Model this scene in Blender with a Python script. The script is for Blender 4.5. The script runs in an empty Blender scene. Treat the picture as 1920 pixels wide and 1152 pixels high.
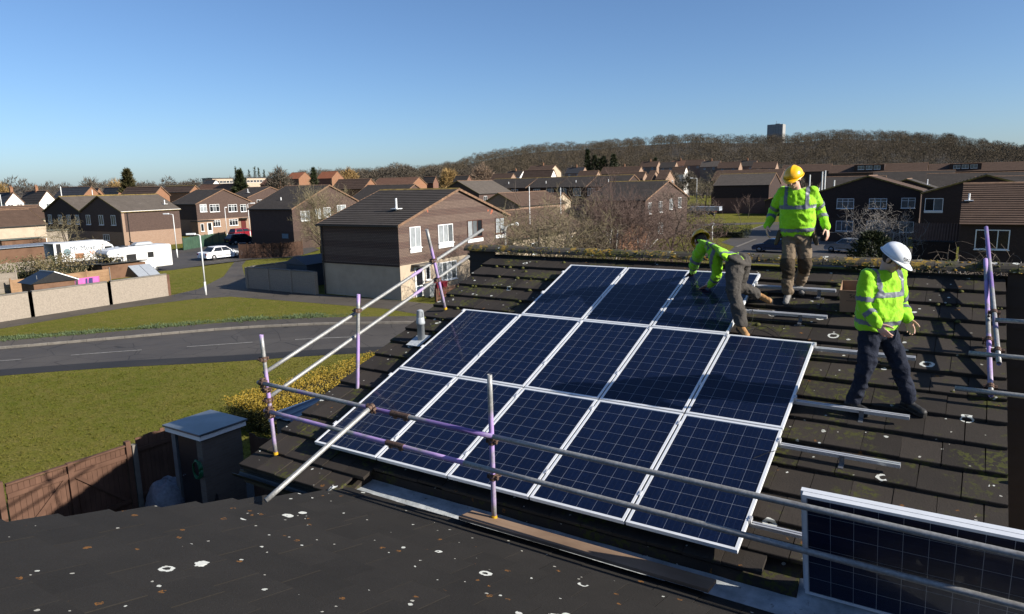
import bpy, bmesh, math, random
import numpy as np
from mathutils import Vector, Matrix
# ------------------------------------------------------------------ scene, camera, sky, sun
SC = bpy.context.scene
COL = SC.collection
W = np.array([[0.8412477, 0.5401309, -0.0236833], [0.0753993, -0.1605854, -0.9841378], [-0.5353664, 0.826118, -0.1758176]])
CAM = np.array([6.43193, -5.46954, 8.0])
FPX = 1319.876
GZ = 4.96371            # height of the lower edge of the panel array
PA = 0.341703             # roof pitch
cam = bpy.data.cameras.new('camera'); cam_ob = bpy.data.objects.new('camera', cam); COL.objects.link(cam_ob)
cam.sensor_width = 36.0; cam.lens = FPX / 1920.0 * 36.0; cam.clip_start = 0.05; cam.clip_end = 20000.0
rt = W.T @ np.array([1.0, 0, 0]); up = W.T @ np.array([0, -1.0, 0]); bk = W.T @ np.array([0, 0, -1.0])
cam_ob.matrix_world = Matrix(((rt[0], up[0], bk[0], CAM[0]), (rt[1], up[1], bk[1], CAM[1]), (rt[2], up[2], bk[2], CAM[2]), (0, 0, 0, 1)))
SC.camera = cam_ob
SUN_AZ = math.radians(9.0)        # from +X towards +Y
SUN_EL = math.radians(27.0)
sdir = Vector((math.cos(SUN_EL) * math.cos(SUN_AZ), math.cos(SUN_EL) * math.sin(SUN_AZ), math.sin(SUN_EL)))
world = bpy.data.worlds.new('World'); SC.world = world; world.use_nodes = True
wn = world.node_tree.nodes; wl = world.node_tree.links; wn.clear()
sky = wn.new('ShaderNodeTexSky'); sky.sky_type = 'NISHITA'; sky.sun_disc = False
sky.sun_elevation = SUN_EL; sky.sun_rotation = math.pi / 2 - SUN_AZ
sky.altitude = 0.0; sky.air_density = 0.8; sky.dust_density = 0.75; sky.ozone_density = 5.5
bg = wn.new('ShaderNodeBackground'); bg.inputs['Strength'].default_value = 0.078
wo = wn.new('ShaderNodeOutputWorld'); wl.new(sky.outputs[0], bg.inputs[0]); wl.new(bg.outputs[0], wo.inputs[0])
sun = bpy.data.lights.new('sun', 'SUN'); sun.energy = 5.0; sun.angle = math.radians(0.53); sun.color = (1.0, 0.93, 0.82)
sun_ob = bpy.data.objects.new('sun', sun); COL.objects.link(sun_ob)
sun_ob.rotation_euler = sdir.to_track_quat('Z', 'Y').to_euler()
SC.view_settings.view_transform = 'Standard'; SC.view_settings.look = 'None'
SC.view_settings.exposure = 0.86; SC.view_settings.gamma = 1.0; SC.view_settings.use_curve_mapping = False
SC.render.engine = 'CYCLES'; SC.cycles.use_denoising = True; SC.cycles.max_bounces = 6; SC.cycles.diffuse_bounces = 1
SC.cycles.transparent_max_bounces = 12; SC.cycles.glossy_bounces = 3; SC.cycles.caustics_reflective = False; SC.cycles.caustics_refractive = False

# ------------------------------------------------------------------ placing helpers (surveyed from the photograph)
def _ray(px, py): return W.T @ np.array([(px - 960) / FPX, (py - 576) / FPX, 1.0])
def zp(px, py, z=0.0):
    d = _ray(px, py); return CAM + d * ((z - CAM[2]) / d[2])
def onY(px, py, Y):
    d = _ray(px, py); return CAM + d * ((Y - CAM[1]) / d[1])
def onX(px, py, X):
    d = _ray(px, py); return CAM + d * ((X - CAM[0]) / d[0])
def at(px, py, D):
    d = _ray(px, py); return CAM + d * (D / math.hypot(d[0], d[1]))
CA, SA = math.cos(PA), math.sin(PA)
def roof(u, v, n=0.0): return Vector((u, v * CA - n * SA, GZ + v * SA + n * CA))
MROOF = Matrix(((1, 0, 0, 0), (0, CA, -SA, 0), (0, SA, CA, GZ), (0, 0, 0, 1)))
def on_roof(px, py, n=0.0):
    nn = np.array([0, -SA, CA]); p0 = np.array([0, 0, GZ]) + nn * n; d = _ray(px, py)
    return CAM + d * (((p0 - CAM) @ nn) / (d @ nn))

# ------------------------------------------------------------------ object helpers
def tag(o, label=None, cat=None, group=None, kind=None):
    if label: o['label'] = label
    if cat: o['category'] = cat
    if group: o['group'] = group
    if kind: o['kind'] = kind
    return o
def empty(name, loc=(0, 0, 0), rz=0.0, label=None, cat=None, group=None, kind=None):
    o = bpy.data.objects.new(name, None); o.location = loc; o.rotation_euler = (0, 0, rz); o.empty_display_size = 0.2
    COL.objects.link(o); return tag(o, label, cat, group, kind)
def link(name, me, parent=None, mat=None):
    o = bpy.data.objects.new(name, me); COL.objects.link(o)
    if parent: o.parent = parent
    if mat is not None: o.matrix_basis = mat
    return o
def copy_tree(o, parent=None):
    c = o.copy(); COL.objects.link(c); c.parent = parent
    for ch in o.children:
        if ch.name in SC.objects: copy_tree(ch, c)
    return c
class MB:
    """collects shapes into one mesh"""
    def __init__(s): s.v = []; s.f = []; s.m = []; s.mi = 0
    def add(s, vs, fs):
        b = len(s.v); s.v.extend([tuple(p) for p in vs])
        for f in fs: s.f.append(tuple(b + i for i in f)); s.m.append(s.mi)
    def box(s, x0, x1, y0, y1, z0, z1, M=None):
        vs = [(x, y, z) for z in (z0, z1) for y in (y0, y1) for x in (x0, x1)]
        if M is not None: vs = [M @ Vector(p) for p in vs]
        s.add(vs, [(0, 2, 3, 1), (4, 5, 7, 6), (0, 1, 5, 4), (2, 6, 7, 3), (0, 4, 6, 2), (1, 3, 7, 5)]); return s
    def quad(s, a, b, c, d): s.add([a, b, c, d], [(0, 1, 2, 3)]); return s
    def poly(s, pts): s.add(pts, [tuple(range(len(pts)))]); return s
    def prism(s, pts, off):
        """pts: 3D polygon; extruded by off"""
        n = len(pts); off = Vector(off); a = [Vector(p) for p in pts]; b = [p + off for p in a]
        s.add(a + b, [tuple(range(n))[::-1], tuple(range(n, 2 * n))] + [(i, (i + 1) % n, n + (i + 1) % n, n + i) for i in range(n)]); return s
    def tube(s, p, q, r0, r1=None, n=8, caps=True):
        p = Vector(p); q = Vector(q); r1 = r0 if r1 is None else r1; d = q - p
        if d.length < 1e-6: return s
        d.normalize(); x = d.orthogonal().normalized(); y = d.cross(x)
        vs = []
        for c, r in ((p, r0), (q, r1)):
            for i in range(n):
                t = 2 * math.pi * i / n; vs.append(c + x * (math.cos(t) * r) + y * (math.sin(t) * r))
        fs = [(i, (i + 1) % n, n + (i + 1) % n, n + i) for i in range(n)]
        if caps: fs += [tuple(range(n))[::-1], tuple(range(n, 2 * n))]
        s.add(vs, fs); return s
    def path(s, pts, r, n=6):
        """bent tube through points; r number or list"""
        pts = [Vector(p) for p in pts]; m = len(pts); rr = r if isinstance(r, (list, tuple)) else [r] * m
        vs = []; x = None
        for k in range(m):
            d = (pts[min(k + 1, m - 1)] - pts[max(k - 1, 0)]).normalized()
            x = d.orthogonal() if x is None else x - d * x.dot(d)
            x.normalize(); y = d.cross(x)
            for i in range(n):
                t = 2 * math.pi * i / n; vs.append(pts[k] + x * (math.cos(t) * rr[k]) + y * (math.sin(t) * rr[k]))
        fs = [(k * n + i, k * n + (i + 1) % n, (k + 1) * n + (i + 1) % n, (k + 1) * n + i) for k in range(m - 1) for i in range(n)]
        fs += [tuple(range(n))[::-1], tuple(range((m - 1) * n, m * n))]
        s.add(vs, fs); return s
    def lathe(s, prof, n=16, M=None):
        """prof: list of (r,z)"""
        vs = []
        for r, z in prof:
            for i in range(n):
                t = 2 * math.pi * i / n; p = Vector((r * math.cos(t), r * math.sin(t), z)); vs.append(M @ p if M is not None else p)
        m = len(prof)
        fs = [(k * n + i, k * n + (i + 1) % n, (k + 1) * n + (i + 1) % n, (k + 1) * n + i) for k in range(m - 1) for i in range(n)]
        fs += [tuple(range(n))[::-1], tuple(range((m - 1) * n, m * n))]
        s.add(vs, fs); return s
    def mesh(s, name, mats, smooth=False):
        me = bpy.data.meshes.new(name); me.from_pydata(s.v, [], s.f); me.update()
        mats = mats if isinstance(mats, (list, tuple)) else [mats]
        for m in mats: me.materials.append(m)
        if len(mats) > 1: me.polygons.foreach_set('material_index', s.m)
        if smooth: me.polygons.foreach_set('use_smooth', [True] * len(me.polygons))
        return me
    def build(s, name, mats, parent=None, smooth=False, bevel=0.0, mat=None, seg=2):
        o = link(name, s.mesh(name, mats, smooth), parent, mat)
        if bevel:
            b = o.modifiers.new('bevel', 'BEVEL'); b.width = bevel; b.segments = seg; b.limit_method = 'ANGLE'; b.angle_limit = math.radians(35)
        return o
def np_mesh(name, V, F, mat, smooth=False, nper=None):
    """V (n,3) array, F (m,k) array of equal-sided faces"""
    me = bpy.data.meshes.new(name); V = np.asarray(V, np.float32); F = np.asarray(F, np.int32); k = F.shape[1]
    me.vertices.add(len(V)); me.vertices.foreach_set('co', V.ravel())
    me.loops.add(F.size); me.loops.foreach_set('vertex_index', F.ravel())
    me.polygons.add(len(F)); me.polygons.foreach_set('loop_start', np.arange(0, F.size, k, dtype=np.int32))
    me.update(calc_edges=True); me.validate()
    for m in (mat if isinstance(mat, (list, tuple)) else [mat]): me.materials.append(m)
    if smooth: me.polygons.foreach_set('use_smooth', [True] * len(me.polygons))
    return me

# ------------------------------------------------------------------ material helpers
class NT:
    def __init__(s, name):
        s.m = bpy.data.materials.new(name); s.m.use_nodes = True; s.t = s.m.node_tree; s.n = s.t.nodes; s.n.clear()
        s.out = s.n.new('ShaderNodeOutputMaterial'); s.b = s.n.new('ShaderNodeBsdfPrincipled'); s.link(s.b.outputs[0], s.out.inputs[0])
        s._pos = None
    def link(s, a, b): s.t.links.new(a, b)
    def put(s, sock, val):
        if isinstance(val, bpy.types.NodeSocket): s.link(val, sock)
        elif isinstance(val, (tuple, list)) and len(val) == 3 and sock.type == 'RGBA': sock.default_value = (*val, 1)
        else: sock.default_value = val
    def pos(s):
        if s._pos is None: s._pos = s.n.new('ShaderNodeNewGeometry').outputs['Position']
        return s._pos
    def obj(s): return s.n.new('ShaderNodeTexCoord').outputs['Object']
    def gen(s): return s.n.new('ShaderNodeTexCoord').outputs['Generated']
    def rnd(s): return s.n.new('ShaderNodeObjectInfo').outputs['Random']
    def math(s, op, a, b=None, c=None, clamp=False):
        n = s.n.new('ShaderNodeMath'); n.operation = op; n.use_clamp = clamp
        for i, v in enumerate((a, b, c)):
            if v is not None: s.put(n.inputs[i], v)
        return n.outputs[0]
    def mapping(s, vec, scale=(1, 1, 1), rot=(0, 0, 0), loc=(0, 0, 0)):
        n = s.n.new('ShaderNodeMapping'); s.link(vec, n.inputs[0]); n.inputs['Scale'].default_value = scale; n.inputs['Rotation'].default_value = rot; n.inputs['Location'].default_value = loc
        return n.outputs[0]
    def noise(s, scale, detail=4, rough=0.55, vec=None, dist=0.0):
        n = s.n.new('ShaderNodeTexNoise'); s.link(vec if vec is not None else s.pos(), n.inputs['Vector'])
        n.inputs['Scale'].default_value = scale; n.inputs['Detail'].default_value = detail; n.inputs['Roughness'].default_value = rough; n.inputs['Distortion'].default_value = dist
        return n.outputs['Fac']
    def voro(s, scale, vec=None, feature='F1', rand=1.0):
        n = s.n.new('ShaderNodeTexVoronoi'); n.feature = feature; s.link(vec if vec is not None else s.pos(), n.inputs['Vector'])
        n.inputs['Scale'].default_value = scale; n.inputs['Randomness'].default_value = rand
        return n
    def ramp(s, fac, stops, interp='LINEAR'):
        n = s.n.new('ShaderNodeValToRGB'); n.color_ramp.interpolation = interp; s.put(n.inputs[0], fac); e = n.color_ramp.elements
        while len(e) < len(stops): e.new(0.5)
        for i, (p, c) in enumerate(stops):
            e[i].position = p; e[i].color = (*c, 1) if not isinstance(c, (int, float)) else (c, c, c, 1)
        return n.outputs[0]
    def mix(s, fac, a, b, mode='MIX'):
        n = s.n.new('ShaderNodeMix'); n.data_type = 'RGBA'; n.blend_type = mode; n.clamp_factor = True
        s.put(n.inputs[0], fac); s.put(n.inputs[6], a); s.put(n.inputs[7], b); return n.outputs[2]
    def bump(s, h, strength=0.3, dist=0.01):
        n = s.n.new('ShaderNodeBump'); n.inputs['Strength'].default_value = strength; n.inputs['Distance'].default_value = dist
        s.link(h, n.inputs['Height']); s.link(n.outputs[0], s.b.inputs['Normal']); return n
    def set(s, color=None, rough=None, metal=None, spec=None, **kw):
        if color is not None:
            k = 1.0 if any(w in s.m.name for w in BRIGHT) else 0.74
            if isinstance(color, bpy.types.NodeSocket) and k != 1.0:
                v = s.n.new('ShaderNodeVectorMath'); v.operation = 'SCALE'; v.inputs['Scale'].default_value = k; s.link(color, v.inputs[0]); color = v.outputs[0]
            elif isinstance(color, tuple): color = tuple(c * k for c in color)
            s.put(s.b.inputs['Base Color'], color)
        if rough is not None: s.put(s.b.inputs['Roughness'], rough)
        if metal is not None: s.put(s.b.inputs['Metallic'], metal)
        if spec is not None: s.put(s.b.inputs['Specular IOR Level'], spec)
        for k, v in kw.items(): s.put(s.b.inputs[k], v)
        return s.m
BRIGHT = ('white', 'hi_vis', 'tape', 'skin', 'hat', 'anodised', 'mill_alu', 'cell', 'lamp_post', 'motorhome', 'tile', 'scaffold', 'lead')
_mats = {}
def plain(name, col, rough=0.6, metal=0.0, var=0.12, scale=6.0, spec=0.4, bump=0.0, **kw):
    """simple surface with a little noise in colour and roughness"""
    if name in _mats: return _mats[name]
    t = NT(name); nz = t.noise(scale, 5, 0.6)
    lo = tuple(max(0, c * (1 - var)) for c in col); hi = tuple(min(1, c * (1 + var)) for c in col)
    c = t.ramp(nz, [(0.3, lo), (0.7, hi)])
    t.set(c, t.math('ADD', rough - 0.06, t.math('MULTIPLY', nz, 0.12)), metal, spec, **kw)
    if bump: t.bump(t.noise(scale * 6, 4, 0.6), bump, 0.01)
    _mats[name] = t.m; return t.m

# ------------------------------------------------------------------ foreground materials
def lichen_layer(t, col, amount=0.5, scale=5.0, moss=0.0, orange=0.6):
    """white ring and disc lichens, orange crusts and moss, all with shapes of their own"""
    p = t.pos()
    warp = t.n.new('ShaderNodeTexNoise'); t.link(p, warp.inputs['Vector']); warp.inputs['Scale'].default_value = 18; warp.inputs['Detail'].default_value = 3
    va = t.n.new('ShaderNodeVectorMath'); va.operation = 'MULTIPLY_ADD'; t.link(warp.outputs['Color'], va.inputs[0]); va.inputs[1].default_value = (0.035, 0.035, 0.035); t.link(p, va.inputs[2])
    wp = va.outputs[0]
    for k, (sc, thr, rr, w, c) in enumerate(((scale, 1 - 0.24 * amount, 0.30, 0.085, (0.62, 0.63, 0.58)), (scale * 2.1, 1 - 0.16 * amount, 0.0, 0.22, (0.52, 0.53, 0.48)), (scale * 3.6, 1 - 0.12 * amount, 0.0, 0.22, (0.40, 0.39, 0.34)))):
        mp = t.mapping(wp, loc=(3.1 * k, 7.7 * k, 0)); v = t.voro(sc, mp)
        sp = t.n.new('ShaderNodeSeparateColor'); t.link(v.outputs['Color'], sp.inputs[0])
        keep = t.math('GREATER_THAN', sp.outputs[0], thr)
        r0 = t.math('MULTIPLY', sp.outputs[1], rr)
        dd = t.math('ABSOLUTE', t.math('SUBTRACT', v.outputs['Distance'], r0))
        wv = t.math('ADD', w * 0.4, t.math('MULTIPLY', sp.outputs[2], w * 0.7))
        edge = t.math('ADD', wv, t.math('MULTIPLY', t.math('SUBTRACT', t.noise(30, 2), 0.52), 0.10))
        ring = t.math('LESS_THAN', dd, edge)
        col = t.mix(t.math('MULTIPLY', t.math('MULTIPLY', keep, ring), 0.9), col, c)
    if orange:
        v = t.voro(scale * 1.5, t.mapping(wp, loc=(1.7, 0.3, 5.1))); sp = t.n.new('ShaderNodeSeparateColor'); t.link(v.outputs['Color'], sp.inputs[0])
        m = t.math('MULTIPLY', t.math('GREATER_THAN', sp.outputs[0], 1 - 0.22 * orange), t.math('LESS_THAN', v.outputs['Distance'], t.math('MULTIPLY', t.noise(30, 3), 0.34)))
        col = t.mix(t.math('MULTIPLY', m, t.math('GREATER_THAN', t.noise(55, 3), 0.47)), col, (0.17, 0.075, 0.018))
    if moss:
        m = t.math('MULTIPLY', t.ramp(t.noise(2.3, 5, 0.65), [(0.52, 0), (0.60, 1)]), t.ramp(t.noise(21, 4, 0.6), [(0.50 - 0.1 * moss, 0), (0.56 - 0.1 * moss, 1)]))
        col = t.mix(t.math('MULTIPLY', m, 0.9), col, (0.055, 0.058, 0.012))
    return col
def tile_mat(name, base, amount, moss, orange, rough=0.82, vary=0.5):
    t = NT(name); n1 = t.noise(3.0, 6, 0.65); n2 = t.noise(60, 4, 0.7)
    c = t.mix(n1, tuple(x * 0.62 for x in base), tuple(x * 1.45 for x in base))
    c = t.mix(t.math('MULTIPLY', n2, 0.55), c, tuple(x * 0.45 for x in base))
    r = t.math('ADD', 1.0 - vary * .5, t.math('MULTIPLY', t.rnd(), vary))
    cc = t.n.new('ShaderNodeVectorMath'); cc.operation = 'SCALE'; t.link(c, cc.inputs[0]); t.link(r, cc.inputs['Scale'])
    c = lichen_layer(t, cc.outputs[0], amount, 5.0, moss, orange)
    t.set(c, rough, 0, 0.25); t.bump(t.math('ADD', t.math('MULTIPLY', n1, 0.6), n2), 0.55, 0.006)
    return t.m
M_TILE = tile_mat('concrete_roof_tile', (0.034, 0.0275, 0.0225), 0.42, 0.20, 0.5)
M_TILE2 = tile_mat('old_roof_tile', (0.0205, 0.018, 0.0155), 0.38, 0, 0.9, 0.9, 0.24)
M_RIDGE = tile_mat('ridge_tile', (0.075, 0.065, 0.052), 1.0, 1.0, 1.4)
def add_crust(m):
    nt = m.node_tree; b = next(n for n in nt.nodes if n.type == 'BSDF_PRINCIPLED'); src = b.inputs['Base Color'].links[0].from_socket; t = NT.__new__(NT); t.m = m; t.t = nt; t.n = nt.nodes; t.b = b; t._pos = None
    a = t.ramp(t.noise(3.2, 5, .7), [(.52, 0), (.58, 1)]); k = t.ramp(t.noise(26, 4, .7), [(.44, 0), (.52, 1)]); col = t.mix(t.noise(9, 3), (0.24, 0.14, 0.018), (0.33, 0.22, 0.04)); t.link(t.mix(t.math('MULTIPLY', a, k), src, col), b.inputs['Base Color'])
add_crust(M_RIDGE)
M_DECK = plain('roofing_felt', (0.02, 0.019, 0.018), 0.9)
M_TILEHUNG = plain('tile_hanging_dark', (0.035, 0.026, 0.023), 0.8, scale=9)
def alu_mat(name, col, rough, brushed=0.0):
    t = NT(name); n = t.noise(14, 4, 0.6); c = t.ramp(n, [(0.3, tuple(x * 0.86 for x in col)), (0.7, col)])
    t.set(c, t.math('ADD', rough, t.math('MULTIPLY', n, 0.15)), 0.75, 0.5); return t.m
M_FRAME = plain('anodised_frame', (0.78, 0.80, 0.82), .38, .25, .05)
M_RAIL = plain('mill_aluminium', (0.60, 0.61, 0.63), .35, .45, .08)
M_STEEL = alu_mat('steel_bracket', (0.36, 0.37, 0.39), 0.4)
def cell_mat():
    t = NT('polycrystalline_cell'); o = t.obj(); p = t.pos()
    cr = t.voro(75, p); sp = t.n.new('ShaderNodeSeparateColor'); t.link(cr.outputs['Color'], sp.inputs[0])
    c = t.mix(sp.outputs[0], (0.0012, 0.0046, 0.022), (0.0026, 0.0090, 0.038))
    c = t.mix(t.math('MULTIPLY', t.rnd(), 0.5), c, (0.0011, 0.0040, 0.018))
    s = t.n.new('ShaderNodeSeparateXYZ'); t.link(o, s.inputs[0])
    f = t.math('FRACT', t.math('ADD', t.math('MULTIPLY', s.outputs[0], 1 / 0.052), 0.5))
    bus = t.math('LESS_THAN', t.math('ABSOLUTE', t.math('SUBTRACT', f, 0.5)), 0.017)
    c = t.mix(t.math('MULTIPLY', bus, 0.4), c, (0.06, 0.068, 0.09))
    t.set(c, 0.4, 0, 0.3); return t.m
M_CELL = cell_mat()
M_SHEET = plain('white_backsheet', (0.40, 0.42, 0.46), 0.6, var=0.03)
def glass_mat():
    t = NT('panel_glass'); t.n.remove(t.b)
    tr = t.n.new('ShaderNodeBsdfTransparent'); gl = t.n.new('ShaderNodeBsdfGlossy'); gl.inputs['Roughness'].default_value = 0.06
    ge = t.n.new('ShaderNodeNewGeometry'); dt = t.n.new('ShaderNodeVectorMath'); dt.operation = 'DOT_PRODUCT'; t.link(ge.outputs['Incoming'], dt.inputs[0]); t.link(ge.outputs['Normal'], dt.inputs[1])
    fz = t.math('ADD', .013, t.math('MULTIPLY', t.math('POWER', t.math('SUBTRACT', 1.0, t.math('ABSOLUTE', dt.outputs['Value'])), 5.0), .9))
    dust = t.math('MULTIPLY', t.ramp(t.noise(1.3, 5, .6), [(.4, 0), (.75, 1)]), .006)
    mx = t.n.new('ShaderNodeMixShader'); t.link(t.math('ADD', fz, dust), mx.inputs[0]); t.link(tr.outputs[0], mx.inputs[1]); t.link(gl.outputs[0], mx.inputs[2]); t.link(mx.outputs[0], t.out.inputs[0])
    return t.m
M_PGLASS = glass_mat()
def scaffold_mat(name, pa, pb, thr):
    """galvanised tube, weathered, with bands of old purple paint"""
    t = NT(name); o = t.obj()
    a = t.noise(1.15, 2, 0.5, t.mapping(o, (0.3, 0.3, 1.0))); b = t.noise(9, 5, 0.7, t.mapping(o, (1, 1, 0.35))); g = t.noise(40, 4, 0.6, o)
    zinc = t.ramp(g, [(0.3, (0.20, 0.20, 0.195)), (0.7, (0.36, 0.36, 0.35))])
    zinc = t.mix(t.ramp(b, [(0.55, 0), (0.75, 1)]), zinc, (0.13, 0.115, 0.10))
    m = t.ramp(t.math('ADD', a, t.math('MULTIPLY', t.math('SUBTRACT', b, 0.5), 0.30)), [(thr, 0), (thr + 0.06, 1)])
    paint = t.mix(b, pa, pb)
    t.set(t.mix(m, zinc, paint), 0.48, t.math('MULTIPLY', t.math('SUBTRACT', 1.0, m), 0.35), 0.5); t.bump(b, 0.2, 0.003); return t.m
M_POLE = scaffold_mat('painted_scaffold_tube', (0.26, 0.15, 0.44), (0.44, 0.32, 0.54), 0.43)
M_POLE_P = scaffold_mat('purple_scaffold_tube', (0.12, 0.07, 0.26), (0.22, 0.15, 0.34), 0.47)
M_POLE_G = scaffold_mat('galvanised_scaffold_tube', (0.24, 0.15, 0.38), (0.38, 0.28, 0.46), 0.57)
M_POLE_Z = scaffold_mat('dull_scaffold_tube', (0.16, 0.15, 0.16), (0.22, 0.20, 0.22), 0.75)
M_COUPLER = plain('rusty_coupler', (0.16, 0.10, 0.075), 0.65, 0.5, 0.5, 40)
M_YELLOW = plain('yellow_plastic_cap', (0.72, 0.42, 0.02), 0.45)
M_LEAD = None
def lead_mat():
    t = NT('lead_flashing'); n = t.noise(5, 5, 0.7); c = t.ramp(n, [(0.3, (0.26, 0.29, 0.31)), (0.6, (0.50, 0.53, 0.55)), (0.8, (0.62, 0.62, 0.60))])
    d = t.ramp(t.noise(18, 5, 0.7), [(0.60, 0), (0.72, 1)]); c = t.mix(d, c, (0.09, 0.075, 0.055))
    t.set(c, 0.5, 0.15, 0.5); t.bump(t.noise(7, 3), 0.5, 0.03); return t.m
M_LEAD = lead_mat()
def wood_mat(name, a, b, axis=0, scale=3.0, rough=0.8):
    t = NT(name); sc = [14, 14, 14]; sc[axis] = 0.7; m = t.mapping(t.pos(), tuple(sc)); n = t.noise(scale * 0.4, 6, 0.7, m, 0.6); k = t.noise(1.2, 4)
    c = t.mix(n, a, b); c = t.mix(t.ramp(k, [(0.45, 0), (0.75, 0.7)]), c, tuple(x * 0.45 for x in a))
    r = t.math('MULTIPLY', t.rnd(), 0.35); c = t.mix(r, c, tuple(x * 0.6 for x in a))
    t.set(c, rough, 0, 0.2); t.bump(n, 0.5, 0.004); return t.m
M_PLANK = wood_mat('weathered_plank', (0.26, 0.16, 0.10), (0.46, 0.33, 0.23), 0)
M_GATE = wood_mat('stained_fence_board', (0.12, 0.062, 0.042), (0.20, 0.112, 0.076), 2)
M_BLACKPL = plain('black_plastic', (0.012, 0.012, 0.013), 0.4)
M_GREYPL = plain('grey_plastic', (0.42, 0.45, 0.48), 0.45, var=0.08)
def brick_mat(name, a, b, mortar, bw=0.225, bh=0.075, rough=0.85, mult=1.0, rot=True):
    """brick in world space: u runs along whichever horizontal axis the wall follows"""
    t = NT(name); g = t.n.new('ShaderNodeNewGeometry'); s = t.n.new('ShaderNodeSeparateXYZ'); t.link(g.outputs['Position'], s.inputs[0])
    nn = t.n.new('ShaderNodeSeparateXYZ'); t.link(g.outputs['True Normal'], nn.inputs[0])
    ax = t.math('GREATER_THAN', t.math('ABSOLUTE', nn.outputs[0]), 0.7)
    u = t.math('ADD', t.math('MULTIPLY', s.outputs[1], ax), t.math('MULTIPLY', s.outputs[0], t.math('SUBTRACT', 1.0, ax)))
    cb = t.n.new('ShaderNodeCombineXYZ'); t.link(u, cb.inputs[0]); t.link(s.outputs[2], cb.inputs[1])
    br = t.n.new('ShaderNodeTexBrick'); t.link(cb.outputs[0], br.inputs['Vector']); br.inputs['Scale'].default_value = 1.0
    br.inputs['Brick Width'].default_value = bw; br.inputs['Row Height'].default_value = bh; br.inputs['Mortar Size'].default_value = 0.008; br.inputs['Bias'].default_value = 0.0
    t.put(br.inputs['Color1'], a); t.put(br.inputs['Color2'], b); t.put(br.inputs['Mortar'], mortar)
    n = t.noise(0.8, 5, 0.6); c = t.mix(t.math('MULTIPLY', n, 0.45), br.outputs[0], tuple(x * 0.55 for x in a))
    t.set(c, rough, 0, 0.25); t.bump(br.outputs['Fac'], -0.4, 0.01); return t.m
M_BRICK_BUFF = brick_mat('buff_brick', (0.34, 0.24, 0.15), (0.28, 0.19, 0.12), (0.36, 0.31, 0.25))
M_BRICK_DARK = brick_mat('dark_brown_brick', (0.085, 0.052, 0.040), (0.065, 0.040, 0.033), (0.11, 0.085, 0.07))

# ------------------------------------------------------------------ our house with the panel array
house = empty('house', (0, 0, 0), 0, 'house under the solar panels, dark concrete tiles, mossy ridge with yellow lichen', 'house')
RL, RR = -0.87, 6.89                     # verges of the front slope
GAUGE, TW = 0.3776, 0.330
VR = 5.60                                # ridge
TN = -0.125                              # butt top below the panel face
deck = MB()
deck.prism([roof(RL + .05, -0.5, -0.24), roof(.85, -0.5, -0.24), roof(.85, VR, -0.24), roof(RL + .05, VR, -0.24)], (0, 0, -0.12))
deck.prism([roof(.85, 0.0, -0.24), roof(5.5, 0.0, -0.24), roof(5.5, VR, -0.24), roof(.85, VR, -0.24)], (0, 0, -0.12))
deck.prism([roof(5.5, 0.24, -0.24), roof(RR - .05, 0.24, -0.24), roof(RR - .05, VR, -0.24), roof(5.5, VR, -0.24)], (0, 0, -0.12))
rd = roof(0, VR, -0.18)
# rear slope beyond the ridge, wider than the front one
deck.prism([(-1.55, rd.y, rd.z), (10.5, rd.y, rd.z), (10.5, rd.y + 5.4, rd.z - 1.93), (-1.55, rd.y + 5.4, rd.z - 1.93)], (0, 0, -0.12))
deck_ob = deck.build('roof', M_TILE, house)
def tile_mesh(name, w, mat, L=0.42, th=0.042, drop=0.044):
    m = MB(); h = w / 2; c = 0.006
    prof = [(0.0, -th), (0.0, -c), (c, -0.0006), (0.12, -0.12 / L * drop), (L, -drop), (L, -drop - 0.012), (0.1, -th - 0.004)]
    vs = [(x, y, z) for x in (-h, h) for y, z in prof]; n = len(prof)
    m.add(vs, [tuple(range(n))[::-1], tuple(range(n, 2 * n))][::1] + [(i, n + i, n + (i + 1) % n, (i + 1) % n)[::-1] for i in range(n)])
    me = m.mesh(name, mat); me.update(); bm = bmesh.new(); bm.from_mesh(me); bmesh.ops.recalc_face_normals(bm, faces=bm.faces); bm.to_mesh(me); bm.free(); return me
TM, THM = tile_mesh('tile', TW - 0.005, M_TILE), tile_mesh('tile', TW / 2 - 0.005, M_TILE)
rng = random.Random(4)
hidden_tiles = MB()
def covered(u, v):
    """well inside the array, never seen"""
    return (0.45 < u < 4.62 and 0.35 < v < 2.95) or (1.45 < u < 3.65 and 2.9 < v < 4.55)
for k in range(0, 16):
    v = -0.59 + GAUGE * k + (0.06 if k == 0 else 0)
    lo, hi = RL, RR; v_in = v
    if k == 0: hi = 0.86
    if k == 1: hi = 5.48
    x = RR; first = True
    edges = []
    if k % 2 == 0: edges.append((x - TW / 2, x)); x -= TW / 2
    while x - TW > RL - 0.05: edges.append((x - TW, x)); x -= TW
    if x - RL > 0.08: edges.append((x - TW / 2, x))
    for a, b in edges:
        if a < lo - 0.12 or b > hi + 0.05: continue
        half = (b - a) < TW * 0.7; u = (a + b) / 2; v = -0.05 if (k == 1 and u > .86) else v_in
        if covered(u, v):
            hidden_tiles.add([roof(p[0] + u, p[1] + v, p[2] + TN) for p in [q.co for q in (THM if half else TM).vertices]], [tuple(f.vertices) for f in (THM if half else TM).polygons]); continue
        o = link('tile', THM if half else TM, deck_ob)
        o.matrix_basis = MROOF @ Matrix.Translation((u + rng.uniform(-.002, .002), v + rng.uniform(-.006, .006), TN + rng.uniform(-.004, .004))) @ Matrix.Rotation(rng.uniform(-.012, .012), 4, 'Z') @ Matrix.Rotation(rng.uniform(-.008, .008), 4, 'Y')
tag(hidden_tiles.build('covered_tiles', M_TILE, deck_ob), kind='stuff')
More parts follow.
